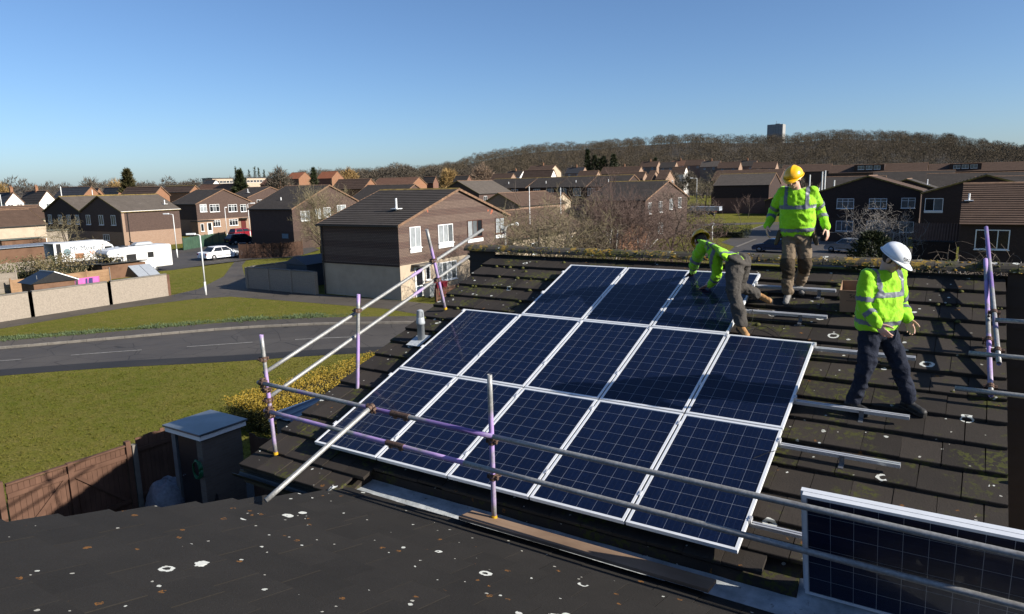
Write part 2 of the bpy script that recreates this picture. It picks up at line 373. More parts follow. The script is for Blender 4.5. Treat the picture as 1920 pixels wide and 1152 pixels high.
# ridge tiles
def ridge_mesh():
    m = MB(); prof = []
    for i in range(9):
        t = math.pi * (0.06 + 0.88 * i / 8); prof.append((math.cos(t) * 0.165, math.sin(t) * 0.13))
    inner = [(x * 0.86, z * 0.86 - 0.004) for x, z in prof][::-1]; P = prof + inner; n = len(P)
    vs = [(x, y, z) for x in (-.222, .222) for y, z in P]
    m.add(vs, [(i, (i + 1) % n, n + (i + 1) % n, n + i) for i in range(n)] + [(i, n - 1 - i, n - 2 - i, i + 1) for i in range(8)] + [(n + i, n + i + 1, 2 * n - 2 - i, 2 * n - 1 - i) for i in range(8)])
    return m.mesh('ridge_tile', M_RIDGE)
RM = ridge_mesh(); rz0 = roof(0, VR, -0.135)
moss, lich = MB(), MB()
def blob(m, c, rx, ry, rz, rg):
    n = 6; vs = [Vector((c[0], c[1], c[2] + rz))]
    for ring, (rr, zz) in enumerate(((0.62, 0.72), (1.0, 0.0))):
        for i in range(n):
            t = 2 * math.pi * (i + 0.5 * ring) / n; q = rr * rg.uniform(.75, 1.2); vs.append(Vector((c[0] + rx * q * math.cos(t), c[1] + ry * q * math.sin(t), c[2] + rz * zz - (0.006 if ring else 0))))
    fs = [(0, 1 + i, 1 + (i + 1) % n) for i in range(n)]
    for i in range(n): fs += [(1 + i, n + 1 + i, 1 + (i + 1) % n), (1 + (i + 1) % n, n + 1 + i, n + 1 + (i + 1) % n)]
    m.add(vs, fs)
x = -1.52
while x < 9.6:
    o = link('ridge_tile', RM, deck_ob); o.matrix_basis = Matrix.Translation((x + .222, rz0.y + rng.uniform(-.006, .006), rz0.z + rng.uniform(-.006, .006))) @ Matrix.Rotation(rng.uniform(-.012, .012), 4, 'X') @ Matrix.Rotation(rng.uniform(-.01, .01), 4, 'Y')
    x += 0.449
for i in range(800):
    x = rng.uniform(-1.5, 9.4)
    dens = 0.35 + 0.65 * (0.5 + 0.5 * math.sin(x * 2.7) * math.sin(x * 1.3 + 1))
    if rng.random() > dens: continue
    t = rng.uniform(0.25, 0.86) * math.pi if rng.random() < .6 else rng.uniform(.78, .95) * math.pi
    c = (x, rz0.y + math.cos(t) * 0.166, rz0.z + math.sin(t) * 0.131)
    s = rng.uniform(.006, .017)
    if rng.random() < (0.30 if x > 1.0 else 0.15): blob(lich, c, s * 1.7, s * 1.2, s * .22, rng)
    else: blob(moss, c, s * 1.1, s, s * .75, rng)
for i in range(150):                       # moss cushions along the joints of the upper courses
    k = rng.choice([9, 10, 11, 12, 13, 14, 14, 15, 15]); v = -0.59 + GAUGE * k + rng.choice([-0.02, -0.025, rng.uniform(0, .3)]); u = rng.uniform(RL, RR)
    if covered(u, v) or (0 < u < 5 and v < 3.3) or (1 < u < 4 and v < 5): continue
    if u > 1 and rng.random() < 0.55: continue
    c = roof(u, v, TN - 0.02 if v % GAUGE else TN - .03); s = rng.uniform(.012, .035); blob(moss, c, s * 1.3, s, s * .8, rng)
M_MOSS = plain('moss', (0.085, 0.085, 0.018), 0.95, var=0.5, scale=30)
M_YLICH = plain('yellow_lichen', (0.36, 0.20, 0.02), 0.9, var=0.45, scale=25)
tag(moss.build('moss', M_MOSS, deck_ob, True), kind='stuff'); tag(lich.build('lichen', M_YLICH, deck_ob, True), kind='stuff')
# walls of our house
w = MB(); w.box(RL + .14, RR - .14, 0.35, rd.y, 0.0, 4.55); w.build('wall', M_BRICK_BUFF, house)
w = MB(); w.prism([(RL + .14, .35, 4.55), (RL + .14, rd.y, 4.55), (RL + .14, rd.y, rd.z - .15)], (RR - RL - .28, 0, 0)); w.build('gable_wall', M_TILEHUNG, house)
w = MB(); w.box(-1.45, 10.4, rd.y - .02, rd.y + 5.2, 0, 4.75); w.prism([(-1.45, rd.y - .02, 4.75), (-1.45, rd.y - .02, rd.z - .13), (-1.45, rd.y + 5.2, 4.85), (-1.45, rd.y + 5.2, 4.75)], (11.85, 0, 0))
w.build('rear_wall', M_TILEHUNG, house)
for z in np.arange(0.3, 6.7, 0.26):          # tile-hung courses of the wall below the ridge
    for xa, xb in ((-1.47, RL - .02), (RR + .02, 10.4)):
        m = MB(); m.prism([(xa, rd.y - .022, z + .27), (xa, rd.y - .045, z + .27), (xa, rd.y - .062, z), (xa, rd.y - .022, z)], (xb - xa, 0, 0)); m.build('hung_tile_course', M_TILEHUNG, house)
f = MB(); e = roof(0, -0.5, -.2); f.box(RL + .02, .84, e.y - .005, e.y + .03, e.z - .19, e.z + .02); f.build('fascia', plain('dark_fascia', (0.03, 0.025, 0.022), .6), house)
g = MB()
for xa, xb in ((RL - .03, .85),):
    prof = [(math.cos(t) * .062, -abs(math.sin(t)) * .062) for t in [math.pi * i / 8 for i in range(9)]]; inn = [(a * .9, b * .9) for a, b in prof][::-1]; P = prof + inn
    g.prism([(xa, e.y - .075 + p[0], e.z - .03 + p[1]) for p in P], (xb - xa, 0, 0))
g.build('gutter', M_BLACKPL, house)
# verge undercloak strips
for xx in (RL + .02, RR - .05):
    m = MB(); m.prism([roof(xx, -0.45 if xx < 0 else .3, -.23), roof(xx, VR, -.23), roof(xx, VR, -.19), roof(xx, -0.45 if xx < 0 else .3, -.19)], (0.03, 0, 0)); m.build('verge_strip', M_DECK, house)

# ------------------------------------------------------------------ the other half of the butterfly roof, nearest the camera
fhouse = empty('house', (0, 0, 0), 0, 'nearest dark tiled roof slope with white ring lichens, below the scaffold rails', 'house')
FP = math.radians(18.0); FX0 = 0.92; CF, SF = math.cos(FP), math.sin(FP)
FG = Vector((0, -0.34, 4.72))
MF = Matrix(((-1, 0, 0, 0), (0, -CF, SF, FG.y), (0, SF, CF, FG.z), (0, 0, 0, 1)))     # local x -> -X, y -> up slope (-Y)
def froof(x, v, n=0.0): return Vector((x, FG.y - v * CF + n * SF, FG.z + v * SF + n * CF))
dk = MB(); dk.prism([froof(FX0 + .04, 0.02, -.1), froof(9.5, .02, -.1), froof(9.5, 6.2, -.1), froof(FX0 + .04, 6.2, -.1)], (0, 0, -.12))
dk.prism([froof(FX0 + .04, 6.2, -.1), froof(9.5, 6.2, -.1), froof(9.5, 6.2, -.1) + Vector((0, -5.5, -1.9)), froof(FX0 + .04, 6.2, -.1) + Vector((0, -5.5, -1.9))], (0, 0, -.12))
fdeck = dk.build('roof', M_DECK, fhouse)
FTM = tile_mesh('tile', TW - 0.004, M_TILE2, th=.036, drop=.034); FTH = tile_mesh('tile', TW / 2 - 0.004, M_TILE2, th=.036, drop=.034)
for k in range(0, 13):
    v = GAUGE * k; xs = []; x = FX0
    if k % 2: xs.append((x, x + TW / 2)); x += TW / 2
    while x < 7.4: xs.append((x, x + TW)); x += TW
    for a, b in xs:
        u = (a + b) / 2
        # the far lower corner of the slope lies behind the camera's view
        if u > 3.0 + 0 and v > 4.4: continue
        if v > 2.2 and u > 6.3: continue
        half = b - a < TW * .7
        o = link('tile', FTH if half else FTM, fdeck)
        o.matrix_basis = MF @ Matrix.Translation((-u + rng.uniform(-.001, .001), v + rng.uniform(-.003, .003), rng.uniform(-.0025, .0025))) @ Matrix.Rotation(rng.uniform(-.006, .006), 4, 'Z')
w = MB(); w.box(FX0 + .15, 9.3, -11.5, -.5, 0, 4.5); w.build('wall', M_BRICK_BUFF, fhouse)
w = MB(); y2 = froof(0, 6.2, 0); w.prism([(FX0 + .15, -.5, 4.5), (FX0 + .15, -11.4, 4.5), (FX0 + .15, y2.y, y2.z - .25)], (8.3, 0, 0)); w.build('gable_wall', M_TILEHUNG, fhouse)
# lead lined valley gutter between both slopes
vg = MB(); xs = np.arange(0.80, 7.4, 0.30)
rows = [(-.52, 4.76), (-.44, 4.68), (-.38, 4.625), (-.12, 4.615), (.06, 4.625), (.13, 4.67), (.19, 4.76)]
V = [(x, y, z + rng.uniform(-.006, .006)) for x in xs for y, z in rows]; nr_ = len(rows)
vg.add(V, [(i * nr_ + j, i * nr_ + j + 1, (i + 1) * nr_ + j + 1, (i + 1) * nr_ + j) for i in range(len(xs) - 1) for j in range(nr_ - 1)])
vg.build('valley_gutter', M_LEAD, fhouse, True)
ap = MB(); V = []
for i in range(7):                      # rolled lead apron at the open end of the valley
    s = i / 6; V += [(0.80 - .10 * math.sin(s * math.pi), -.50 + .66 * s, 4.74 - .10 * math.sin(s * math.pi) + .02), (0.62, -.46 + .60 * s, 4.60 - .05 * math.sin(s * math.pi))]
ap.add(V, [(2 * i, 2 * i + 1, 2 * i + 3, 2 * i + 2) for i in range(6)]); ao = ap.build('lead_apron', M_LEAD, fhouse, True); sol = ao.modifiers.new('s', 'SOLIDIFY'); sol.thickness = .006
dbr = MB()
for i in range(150):                    # leaf litter caught along the valley
    blob(dbr, (rng.uniform(.9, 5.2), rng.gauss(-.385, .018), 4.655), rng.uniform(.008, .03), rng.uniform(.006, .016), rng.uniform(.006, .014), rng)
tag(dbr.build('leaf_litter', plain('leaf_litter', (0.10, 0.07, 0.04), .95, var=.6, scale=40), fhouse), kind='stuff')
# plank lying along the valley
pk = MB(); pk.box(-1.21, 1.21, -.115, .115, -.016, .016)
po = pk.build('plank', M_PLANK, None, bevel=.004); po.matrix_basis = Matrix.Translation((3.73, -.345, 4.795)) @ Matrix.Rotation(math.radians(.9), 4, 'Z') @ Matrix.Rotation(math.radians(-9), 4, 'X') @ Matrix.Rotation(math.radians(.5), 4, 'Y')
tag(po, 'long weathered brown scaffold board lying along the lead valley gutter', 'board')

# ------------------------------------------------------------------ solar panels
PW, PH = 0.992, 1.648; PU, PV = 1.012, 1.668
def panel_meshes():
    fr = MB(); t = .040; b = .026
    for x0, x1, y0, y1 in ((0, PW, 0, b), (0, PW, PH - b, PH), (0, b, b, PH - b), (PW - b, PW, b, PH - b)): fr.box(x0, x1, y0, y1, -t, 0)
    bs = MB(); bs.box(b, PW - b, b, PH - b, -.012, -.0075)
    gl = MB(); gl.quad((b, b, -.0035), (PW - b, b, -.0035), (PW - b, PH - b, -.0035), (b, PH - b, -.0035))
    ce = MB(); h = .0775; c = .0006
    ce.add([(-h + c, -h, 0), (h - c, -h, 0), (h, -h + c, 0), (h, h - c, 0), (h - c, h, 0), (-h + c, h, 0), (-h, h - c, 0), (-h, -h + c, 0)], [(0, 1, 2, 3, 4, 5, 6, 7)])
    return fr.mesh('frame', M_FRAME), bs.mesh('backsheet', M_SHEET), gl.mesh('glass', M_PGLASS), ce.mesh('cell', M_CELL)
PF, PB, PG, PC = panel_meshes()
def solar_panel(M, label, group=None, clamps=()):
    o = empty('solar_panel', (0, 0, 0), 0, label, 'solar panel', group); o.matrix_basis = M
    link('frame', PF, o); bs = link('backsheet', PB, o); link('glass', PG, o)
    cp = .1585; mx = (PW - 6 * cp) / 2; my = (PH - 10 * cp) / 2
    for i in range(6):
        for j in range(10):
            c = link('cell', PC, bs); c.location = (mx + cp * (i + .5), my + cp * (j + .5), -.0062)
    for (x, y) in clamps:
        m = MB(); m.box(x - .013, x + .013, y - .03, y + .03, -.03, .006); m.tube((x, y, .006), (x, y, .013), .007, n=6); m.build('clamp', M_RAIL, o)
    return o
RAILV = [.38, 1.48, 2.21, 3.28, 4.02, 4.72]
cols = ['first', 'second', 'third', 'fourth', 'fifth']
for r, (rowname, c0, c1) in enumerate((('bottom', 0, 5), ('middle', 0, 5), ('top', 1, 4))):
    for c in range(c0, c1):
        cl = [(PW + .010, v - r * PV) for v in RAILV[2 * r:2 * r + 2]]
        if c == c0: cl += [(-.014, v - r * PV) for v in RAILV[2 * r:2 * r + 2]]
        extra = {('bottom', 4): ', loose cable on it', ('top', 3): ', under the crouching worker'}.get((rowname, c), '')
        solar_panel(MROOF @ Matrix.Translation((c * PU, r * PV, rng.uniform(-.001, .001))), '%s row solar panel, %s from the left in that row%s' % (rowname, cols[c - c0], extra), 'solar panels fixed on the roof', cl)
# two panels on edge in the valley, leaning on the scaffold rails
top = Vector((5.575, -.20, 5.655)); bot = Vector((5.60, .07, 4.70)); axv = (top - bot).normalized()
X_ = Vector((1, 0, 0)); N_ = X_.cross(axv).normalized()          # faces the camera
for i, lab in enumerate(('dark solar panel on edge in the valley, leaning against the scaffold rails', 'second solar panel on edge, stacked behind the leaning one')):
    o0 = Vector((5.575 - .02 * i, 0, 0)) + Vector((0, bot.y, bot.z)) - N_ * (.046 * i)
    # long side horizontal: local x (short side) -> up, local y (long side) -> -X
    M = Matrix(((-axv.x, X_.x, N_.x, 0), (-axv.y, X_.y, N_.y, 0), (-axv.z, X_.z, N_.z, 0), (0, 0, 0, 1)))
    p0 = o0 + axv * PW
    M = Matrix.Translation(p0) @ M
    solar_panel(M, lab, 'loose solar panels on edge')

# ------------------------------------------------------------------ mounting rails with hooks
for i, v in enumerate(RAILV):
    u0, u1 = (-.045, [6.10, 6.09, 6.10, 6.07][i]) if i < 4 else (.965, [5.06, 5.05][i - 4])
    ro = empty('mounting_rail', (0, 0, 0), 0, 'aluminium mounting rail %s' % ['along the bottom row, ending behind the leaning panel', 'below the middle joint, lowest one in full view at right', 'under the middle row, by the boots of the white hat worker', 'at the top of the middle row, behind the white hat worker', 'by the standing boot of the crouching worker, second from the ridge', 'nearest the ridge, by the yellow hat worker\'s boots'][i], 'rail', 'mounting rails'); ro.matrix_basis = MROOF
    m = MB(); n0 = -.042
    m.box(u0, u1, v - .019, v + .019, n0 - .038, n0 - .012); m.box(u0, u1, v - .019, v - .006, n0 - .012, n0); m.box(u0, u1, v + .006, v + .019, n0 - .012, n0)
    m.build('bar', M_RAIL, ro)
    for hu in ([1.6, 2.9] if i >= 4 else [.3, 1.6, 2.9, 4.2, 5.68 - .07 * (i % 2)]) + ([4.85] if i == 5 else [4.75] if i == 4 else []):
        m = MB(); m.box(hu - .022, hu + .022, v - .026, v - .0195, n0 - .085, n0 - .005); m.box(hu - .022, hu + .022, v - .10, v - .0195, n0 - .089, n0 - .083); m.box(hu - .022, hu + .022, v - .106, v - .10, n0 - .115, n0 - .083); m.box(hu - .06, hu + .06, v - .1, v + .16, n0 - .122, n0 - .115); m.tube((hu, v - .034, n0 - .03), (hu, v - .026, n0 - .03), .009, n=6)
        m.build('hook', M_STEEL, ro)

# ------------------------------------------------------------------ scaffold tubes
SR = .0245
def pole(label, p, q, mat, couplers=(), cap=None, group='scaffold tubes', sleeve=None):
    p, q = Vector(p), Vector(q); d = (q - p); L = d.length; dn = d.normalized(); M = Matrix.Translation(p) @ dn.to_track_quat('Z', 'Y').to_matrix().to_4x4()
    o = empty('scaffold_tube', (0, 0, 0), 0, label, 'scaffold tube', group); o.matrix_basis = M
    m = MB(); n = 16; prof = [(SR, 0), (SR, L), (SR - .004, L), (SR - .004, L - .25)]
    vs = []; 
    P = [(SR - .004, .25), (SR - .004, 0), (SR, 0)] + [(SR, L * i / 8) for i in range(1, 8)] + [(SR, L), (SR - .004, L), (SR - .004, L - .25)]
    for r, z in P:
        for i in range(n): t = 2 * math.pi * i / n; vs.append((r * math.cos(t), r * math.sin(t), z))
    m.add(vs, [(k * n + i, k * n + (i + 1) % n, (k + 1) * n + (i + 1) % n, (k + 1) * n + i) for k in range(len(P) - 1) for i in range(n)])
    m.build('tube', mat, o, True)
    for s, side in couplers:
        z = s * L if 0 <= s <= 1 else s; S = Vector(side).normalized(); S = S - dn * S.dot(dn); S.normalize(); Sl = M.to_3x3().inverted() @ S
        m = MB(); R = SR + .009
        for zz in (-.018, .018): m.lathe([(SR - .001, -.014), (R, -.014), (R, .014), (SR - .001, .014)], 12, Matrix.Translation((0, 0, z + zz)))
        c = Sl * (SR * 2 + .012); T = Vector((0, 0, 1)).cross(Sl).normalized()
        m.box(-.026, .026, -.026, .026, -.026, .026, Matrix.Translation(Vector((0, 0, z)) + c * .62) @ Sl.to_track_quat('Z', 'Y').to_matrix().to_4x4())
        for sg in (-1, 1):
            b = Vector((0, 0, z)) + T * (R + .012) * sg; m.tube(b - Sl * .02, b + Sl * .06, .007, n=6); m.tube(b + Sl * .045, b + Sl * .06, .013, n=6); m.box(-.014, .014, -.014, .014, -.02, .02, Matrix.Translation(b))
        m.build('coupler', M_COUPLER, o)
    if sleeve:
        m = MB(); z = sleeve * L; m.lathe([(SR - .001, -.12), (SR + .007, -.12), (SR + .007, .12), (SR - .001, .12)], 14, Matrix.Translation((0, 0, z)))
        for zz in (-.07, .07): m.box(-.012, .012, -.05, -.02, -.02, .02, Matrix.Translation((0, 0, z + zz)))
        m.build('sleeve_coupler', M_COUPLER, o)
    if cap:
        m = MB(); m.lathe([(SR - .002, .03), (SR + .004, .03), (SR + .006, -.004), (.01, -.006)], 14); m.build('cap', M_YELLOW, o)
    return o
YR = -.25
bA = on_roof(517, 852, -.12)
pole('upright tube with yellow foot cap at the lower left roof corner', bA, (bA[0] - .05, bA[1] - .02, 6.27), M_POLE, [(.55, (0, -1, 0)), (.80, (-1, 0, 0)), (.335, (0, -1, 0)), (.46, (-1, 0, 0))], True)
bD = Vector((2.80, -.27, 4.80))
pole('upright tube standing on the board in front of the panel array', bD, (2.795, -.27, 6.235), M_POLE, [(.545, (0, 1, 0)), (.295, (0, 1, 0))], True)
bH = on_roof(835, 580, -.12)
pole('leaning upright tube with yellow foot cap at the left verge below the ridge', bH, onX(800, 430, -.56), M_POLE, [(.62, (-1, 0, 0)), (.38, (-1, 0, 0))], True)
pole('hanging upright tube with open lower end halfway along the verge rails', onX(670, 768, -.50), onX(672, 552, -.50), M_POLE, [(.86, (-1, 0, 0)), (.10, (1, 0, 0))])
pole('upper purple front rail in front of the panels, left length', onY(484, 717, YR - .05), onY(925, 819, YR - .05), M_POLE_P, [(.02, (0, 1, 0))], sleeve=.66)
pole('upper grey front rail running right past the leaning panels', onY(925, 819, YR - .05), (9.0, YR - .05, 5.565), M_POLE_Z)
pole('lower front rail in front of the panels, left length', onY(497, 770, YR - .05), onY(870, 868, YR - .05), M_POLE, [(.02, (0, 1, 0))], sleeve=.70)
pole('lower grey front rail running right past the leaning panels', onY(870, 868, YR - .05), (9.0, YR - .05, 5.215), M_POLE_Z)
pole('upper sloping rail along the left verge', onX(495, 700, -.60), onX(905, 431, -.60), M_POLE_G, [])
pole('lower sloping rail along the left verge', onX(503, 746, -.60), onX(879, 481, -.60), M_POLE_G, [])
fe = froof(1.22, (FG.y + 1.66) / CF, .028); pole('long diagonal brace resting on the near roof slope', fe, onY(700, 760, YR - .11), M_POLE_G, [(.975, (0, 1, 0))])
pole('upper tube along the right verge, purple in the middle', onX(1873, 682, 6.80), onX(1849, 427, 6.655), M_POLE_P, [(.07, (0, 0, -1)), (.30, (0, 0, -1))])
pole('lower greenish tube along the right verge', onX(1858, 742, 6.755), onX(1848, 487, 6.66), M_POLE, [(.05, (0, 0, -1)), (.35, (0, 0, -1))])
pole('transom tube at the right edge level with the purple tube', onY(1866, 600, 3.55), tuple(onY(1866, 600, 3.55) + np.array([2.6, 0, 0])), M_POLE_G)
pole('transom tube crossing under the two right tubes', onY(1816, 662, 2.95), tuple(onY(1816, 662, 2.95) + np.array([2.9, 0, 0])), M_POLE_G)
pole('lowest transom tube whose end juts over the tiles', onY(1790, 728, 2.62), tuple(onY(1790, 728, 2.62) + np.array([2.9, 0, 0])), M_POLE_G)
pole('far short transom tube at the right frame edge', (7.06, 2.3, 5.62), (9.6, 2.3, 5.62), M_POLE_G)
pole('purple short transom tube low at the right frame edge', (7.06, 1.6, 5.45), (9.6, 1.6, 5.45), M_POLE)

# ------------------------------------------------------------------ roof vent
vb = on_roof(790, 637, -.13); vt = empty('vent_pipe', tuple(vb), 0, 'grey plastic vent terminal beside the panel array', 'vent')
m = MB(); m.lathe([(.056, -.12), (.056, .235), (.062, .235), (.067, .25), (.067, .27), (.062, .285), (.058, .335), (.052, .345), (.05, .345)], 20); m.build('pipe', M_GREYPL, vt, True)
m = MB(); m.lathe([(.030, .34), (.030, .43)], 10); m.lathe([(.046, .43), (.047, .445), (.02, .458), (.001, .46)], 16)
for i in range(16):
    t = 2 * math.pi * i / 16; m.tube((.052 * math.cos(t), .052 * math.sin(t), .342), (.044 * math.cos(t), .044 * math.sin(t), .435), .0055, n=4)
m.build('cage', M_GREYPL, vt)
m = MB(); m.box(-.14, .11, -.2, .11, -.003, .003); o = m.build('slate', M_LEAD, vt, bevel=.002); o.matrix_basis = Matrix.Rotation(PA, 4, 'X') @ Matrix.Translation((0, 0, .012))

# ------------------------------------------------------------------ cardboard box
M_CARD = plain('cardboard', (0.36, 0.22, 0.13), .85, var=.1, scale=3); M_CARD_IN = M_CARD
bx = empty('cardboard_box', tuple(roof(5.16, 4.30, TN + .012)), math.radians(2), 'open brown cardboard box on the tiles behind the white hat worker', 'box')
bw, bd, bh, th = .40, .30, .30, .006
bx.matrix_basis = Matrix.Translation(roof(5.16, 4.28, TN + .006)) @ Matrix.Rotation(PA * .86, 4, 'X') @ Matrix.Rotation(math.radians(3), 4, 'Z')
for nm, b in (('front_side', (0, bw, 0, th, 0, bh)), ('rear_side', (0, bw, bd - th, bd, 0, bh)), ('side', (0, th, th, bd - th, 0, bh)), ('side', (bw - th, bw, th, bd - th, 0, bh)), ('bottom', (th, bw - th, th, bd - th, 0, th))):
    m = MB(); m.box(*b); m.build(nm, M_CARD, bx)
TRASH = []
def text_obj(name, s, size, mat, parent, M, align='LEFT', ext=.0004, font_scale=1.0):
    cu = bpy.data.curves.new(name, 'FONT'); cu.body = s; cu.size = size; cu.extrude = ext; cu.align_x = align; cu.materials.append(mat)
    o = bpy.data.objects.new(name, cu); COL.objects.link(o); bpy.context.view_layer.update()
    me = bpy.data.meshes.new_from_object(o.evaluated_get(bpy.context.evaluated_depsgraph_get())); COL.objects.unlink(o); TRASH.append(o); me.materials.clear(); me.materials.append(mat)
    return link(name, me, parent, M)
M_INK = plain('black_ink', (0.02, 0.02, 0.022), .7)
text_obj('lettering', 'Solar', .075, M_INK, bx, Matrix.Translation((.11, -.0008, .20)) @ Matrix.Rotation(math.pi / 2, 4, 'X'))
m = MB(); m.box(.075, .39, -.0012, -.0004, .155, .16); m.box(.075, .39, -.0012, -.0004, .275, .28); m.build('print', M_INK, bx)
# loose cables
def cable(label, pts, r=.0035):
    ps = [Vector(p) for p in pts]; out = []
    for i in range(len(ps) - 1):
        a, b, c, d = ps[max(i - 1, 0)], ps[i], ps[i + 1], ps[min(i + 2, len(ps) - 1)]
        for k in range(6):
            t = k / 6; out.append(.5 * ((2 * b) + (c - a) * t + (2 * a - 5 * b + 4 * c - d) * t * t + (3 * b - a - 3 * c + d) * t ** 3))
    out.append(ps[-1]); m = MB(); m.path(out, r, 6); o = m.build('cable', M_BLACKPL, None, True); return tag(o, label, 'cable', 'loose panel cables')
def rp(px, py, n): p = on_roof(px, py, n); return Vector(p)
cable('black cable looping on the tiles beside the crouching worker', [rp(1390, 575, -.05), rp(1410, 580, -.03), rp(1411, 598, -.1), rp(1405, 612, -.11)])
cable('long black cable curving across the tiles below the crouching worker', [rp(1396, 622, -.1), rp(1430, 612, -.11), rp(1455, 625, -.11), rp(1464, 640, -.11)])
cable('loose black cable end lying across the lower right panel', [rp(1457, 845, .004), rp(1440, 849, .012), rp(1425, 855, .006), rp(1412, 860, .006)])

# ------------------------------------------------------------------ ground, roads, lawns
def grass_mat(name, a, b, c, sc=1.0):
    t = NT(name); n1 = t.noise(0.11 * sc, 5, 0.6); n2 = t.noise(1.3 * sc, 5, 0.7); n3 = t.noise(11 * sc, 4, 0.75)
    n4 = t.noise(5.5 * sc, 3, 0.7, t.mapping(t.pos(), (0.5, 1.4, 1)))
    col = t.mix(t.ramp(n1, [(0.35, 0), (0.68, 1)]), a, b); col = t.mix(t.ramp(n2, [(0.40, 0), (0.72, 0.85)]), col, c)
    col = t.mix(t.ramp(n3, [(0.34, 0.75), (0.56, 0)]), col, tuple(x * 0.42 for x in a)); col = t.mix(t.ramp(n4, [(0.56, 0), (0.75, 0.7)]), col, (0.28, 0.23, 0.095))
    t.set(col, 0.95, 0, 0.03); t.bump(t.math('ADD', n3, t.math('MULTIPLY', n2, 0.8)), 1.0, 0.09); return t.m
M_GRASS = grass_mat('lawn_grass', (0.148, 0.168, 0.025), (0.215, 0.202, 0.040), (0.245, 0.205, 0.062))
def asphalt_mat(name, col, light):
    t = NT(name); n1 = t.noise(0.35, 5, 0.65); n2 = t.noise(22, 4, 0.7); pt = t.voro(0.16, t.mapping(t.pos(), (1, 1, 0)))
    c = t.mix(t.ramp(n1, [(0.35, 0), (0.7, 1)]), col, light); c = t.mix(t.math('MULTIPLY', n2, 0.6), c, tuple(x * 0.55 for x in col))
    sp = t.n.new('ShaderNodeSeparateColor'); t.link(pt.outputs['Color'], sp.inputs[0]); c = t.mix(t.math('MULTIPLY', t.math('GREATER_THAN', sp.outputs[0], .72), .35), c, tuple(x * 0.6 for x in col))
    cr = t.voro(0.55, t.mapping(t.pos(), (1, 1, 0)), 'DISTANCE_TO_EDGE'); c = t.mix(t.math('MULTIPLY', t.math('LESS_THAN', cr.outputs['Distance'], t.math('MULTIPLY', t.noise(.6, 3), .016)), .7), c, (0.018, 0.017, 0.016))
    t.set(c, t.math('ADD', 0.62, t.math('MULTIPLY', n1, 0.3)), 0, 0.35); t.bump(n2, 0.5, 0.006); return t.m
M_ROAD = asphalt_mat('road_asphalt', (0.082, 0.073, 0.066), (0.118, 0.106, 0.096)); M_PATH = asphalt_mat('path_asphalt', (0.10, 0.085, 0.070), (0.145, 0.124, 0.102))
M_DARK_ASPH = asphalt_mat('dark_asphalt', (0.026, 0.025, 0.025), (0.045, 0.042, 0.04))  # darker asphalt tone for the road edge strip and the yard
M_CONC = plain('concrete', (0.20, 0.18, 0.155), .85, var=.25, scale=3, bump=.3); M_WHITE = plain('white_paint', (0.74, 0.74, 0.72), .5, var=.06); M_LINE = plain('worn_road_paint', (0.30, 0.29, 0.265), .7, var=.35, scale=5)
HILL_D0, HILL_D1 = 620.0, 1180.0
def az_of(x, y): return math.degrees(math.atan2(x - CAM[0], y - CAM[1]))
_hp = [(-80, 0), (-56, 0), (-50, 2.0), (-45, 4.5), (-41, 8.0), (-38.8, 12.5), (-37.3, 17.4), (-35.2, 29.8), (-33.1, 36.3), (-30.9, 41.9), (-28.8, 43.3), (-26.7, 43.7), (-22.6, 47.6), (-18.6, 49.5), (-14.7, 45.6), (-12.8, 43.9), (-10.9, 43.8), (-8.8, 47.1), (-5.7, 42.4), (-2.4, 35.3), (0.7, 23.6), (2.7, 14.8), (8, 4), (45, 0)]
def hill_h(az):
    for (a, h), (b, k) in zip(_hp, _hp[1:]):
        if a <= az <= b: s = (az - a) / (b - a); s = s * s * (3 - 2 * s); return h + (k - h) * s
    return 0.0
def terrain(x, y):
    D = math.hypot(x - CAM[0], y - CAM[1])
    if D < 320: return 0.0
    s = min(1.0, max(0.0, (D - HILL_D0) / (HILL_D1 - HILL_D0))); s = s * s * (3 - 2 * s)
    s0 = min(1.0, max(0.0, (D - 320) / 400)); return hill_h(az_of(x, y)) * s * 1.0 + 11.0 * s0 * s0
m = MB(); R_ = 9000.0
m.add([(-R_, -R_, 0), (R_, -R_, 0), (R_, R_, 0), (-R_, R_, 0)], [(0, 1, 2, 3)]); tag(m.build('ground', M_GRASS), kind='structure')
M_HILL = plain('woodland_floor', (0.045, 0.036, 0.024), .95, var=.4, scale=.05)
V = []; F = []; AZ = np.linspace(-75, 45, 90); DS = np.concatenate([np.linspace(322, 1250, 34), [1500, 2200, 4000, 8000]])
for D in DS:
    for a in AZ:
        x = CAM[0] + D * math.sin(math.radians(a)); y = CAM[1] + D * math.cos(math.radians(a)); z = terrain(x, y) + (0.03 if D < 330 else 0); V.append((x, y, z if D < 1300 else terrain(CAM[0] + 1200 * math.sin(math.radians(a)), CAM[1] + 1200 * math.cos(math.radians(a))) * max(0, (2200 - D) / 1000) + 2))
nA = len(AZ); F = [(i * nA + j, i * nA + j + 1, (i + 1) * nA + j + 1, (i + 1) * nA + j) for i in range(len(DS) - 1) for j in range(nA - 1)]
tag(link('hill', np_mesh('hill', V, [f[::-1] for f in F], M_HILL, True)), kind='structure')
def sheet(name, pts, z, mat):
    m = MB(); m.poly([(p[0], p[1], z) for p in pts]); o = m.build(name, mat); bm = bmesh.new(); bm.from_mesh(o.data); bmesh.ops.triangulate(bm, faces=bm.faces); bmesh.ops.recalc_face_normals(bm, faces=bm.faces)
    if bm.faces and sum(f.normal.z for f in bm.faces) < 0: bmesh.ops.reverse_faces(bm, faces=bm.faces)
    bm.to_mesh(o.data); bm.free(); return tag(o, kind='structure')
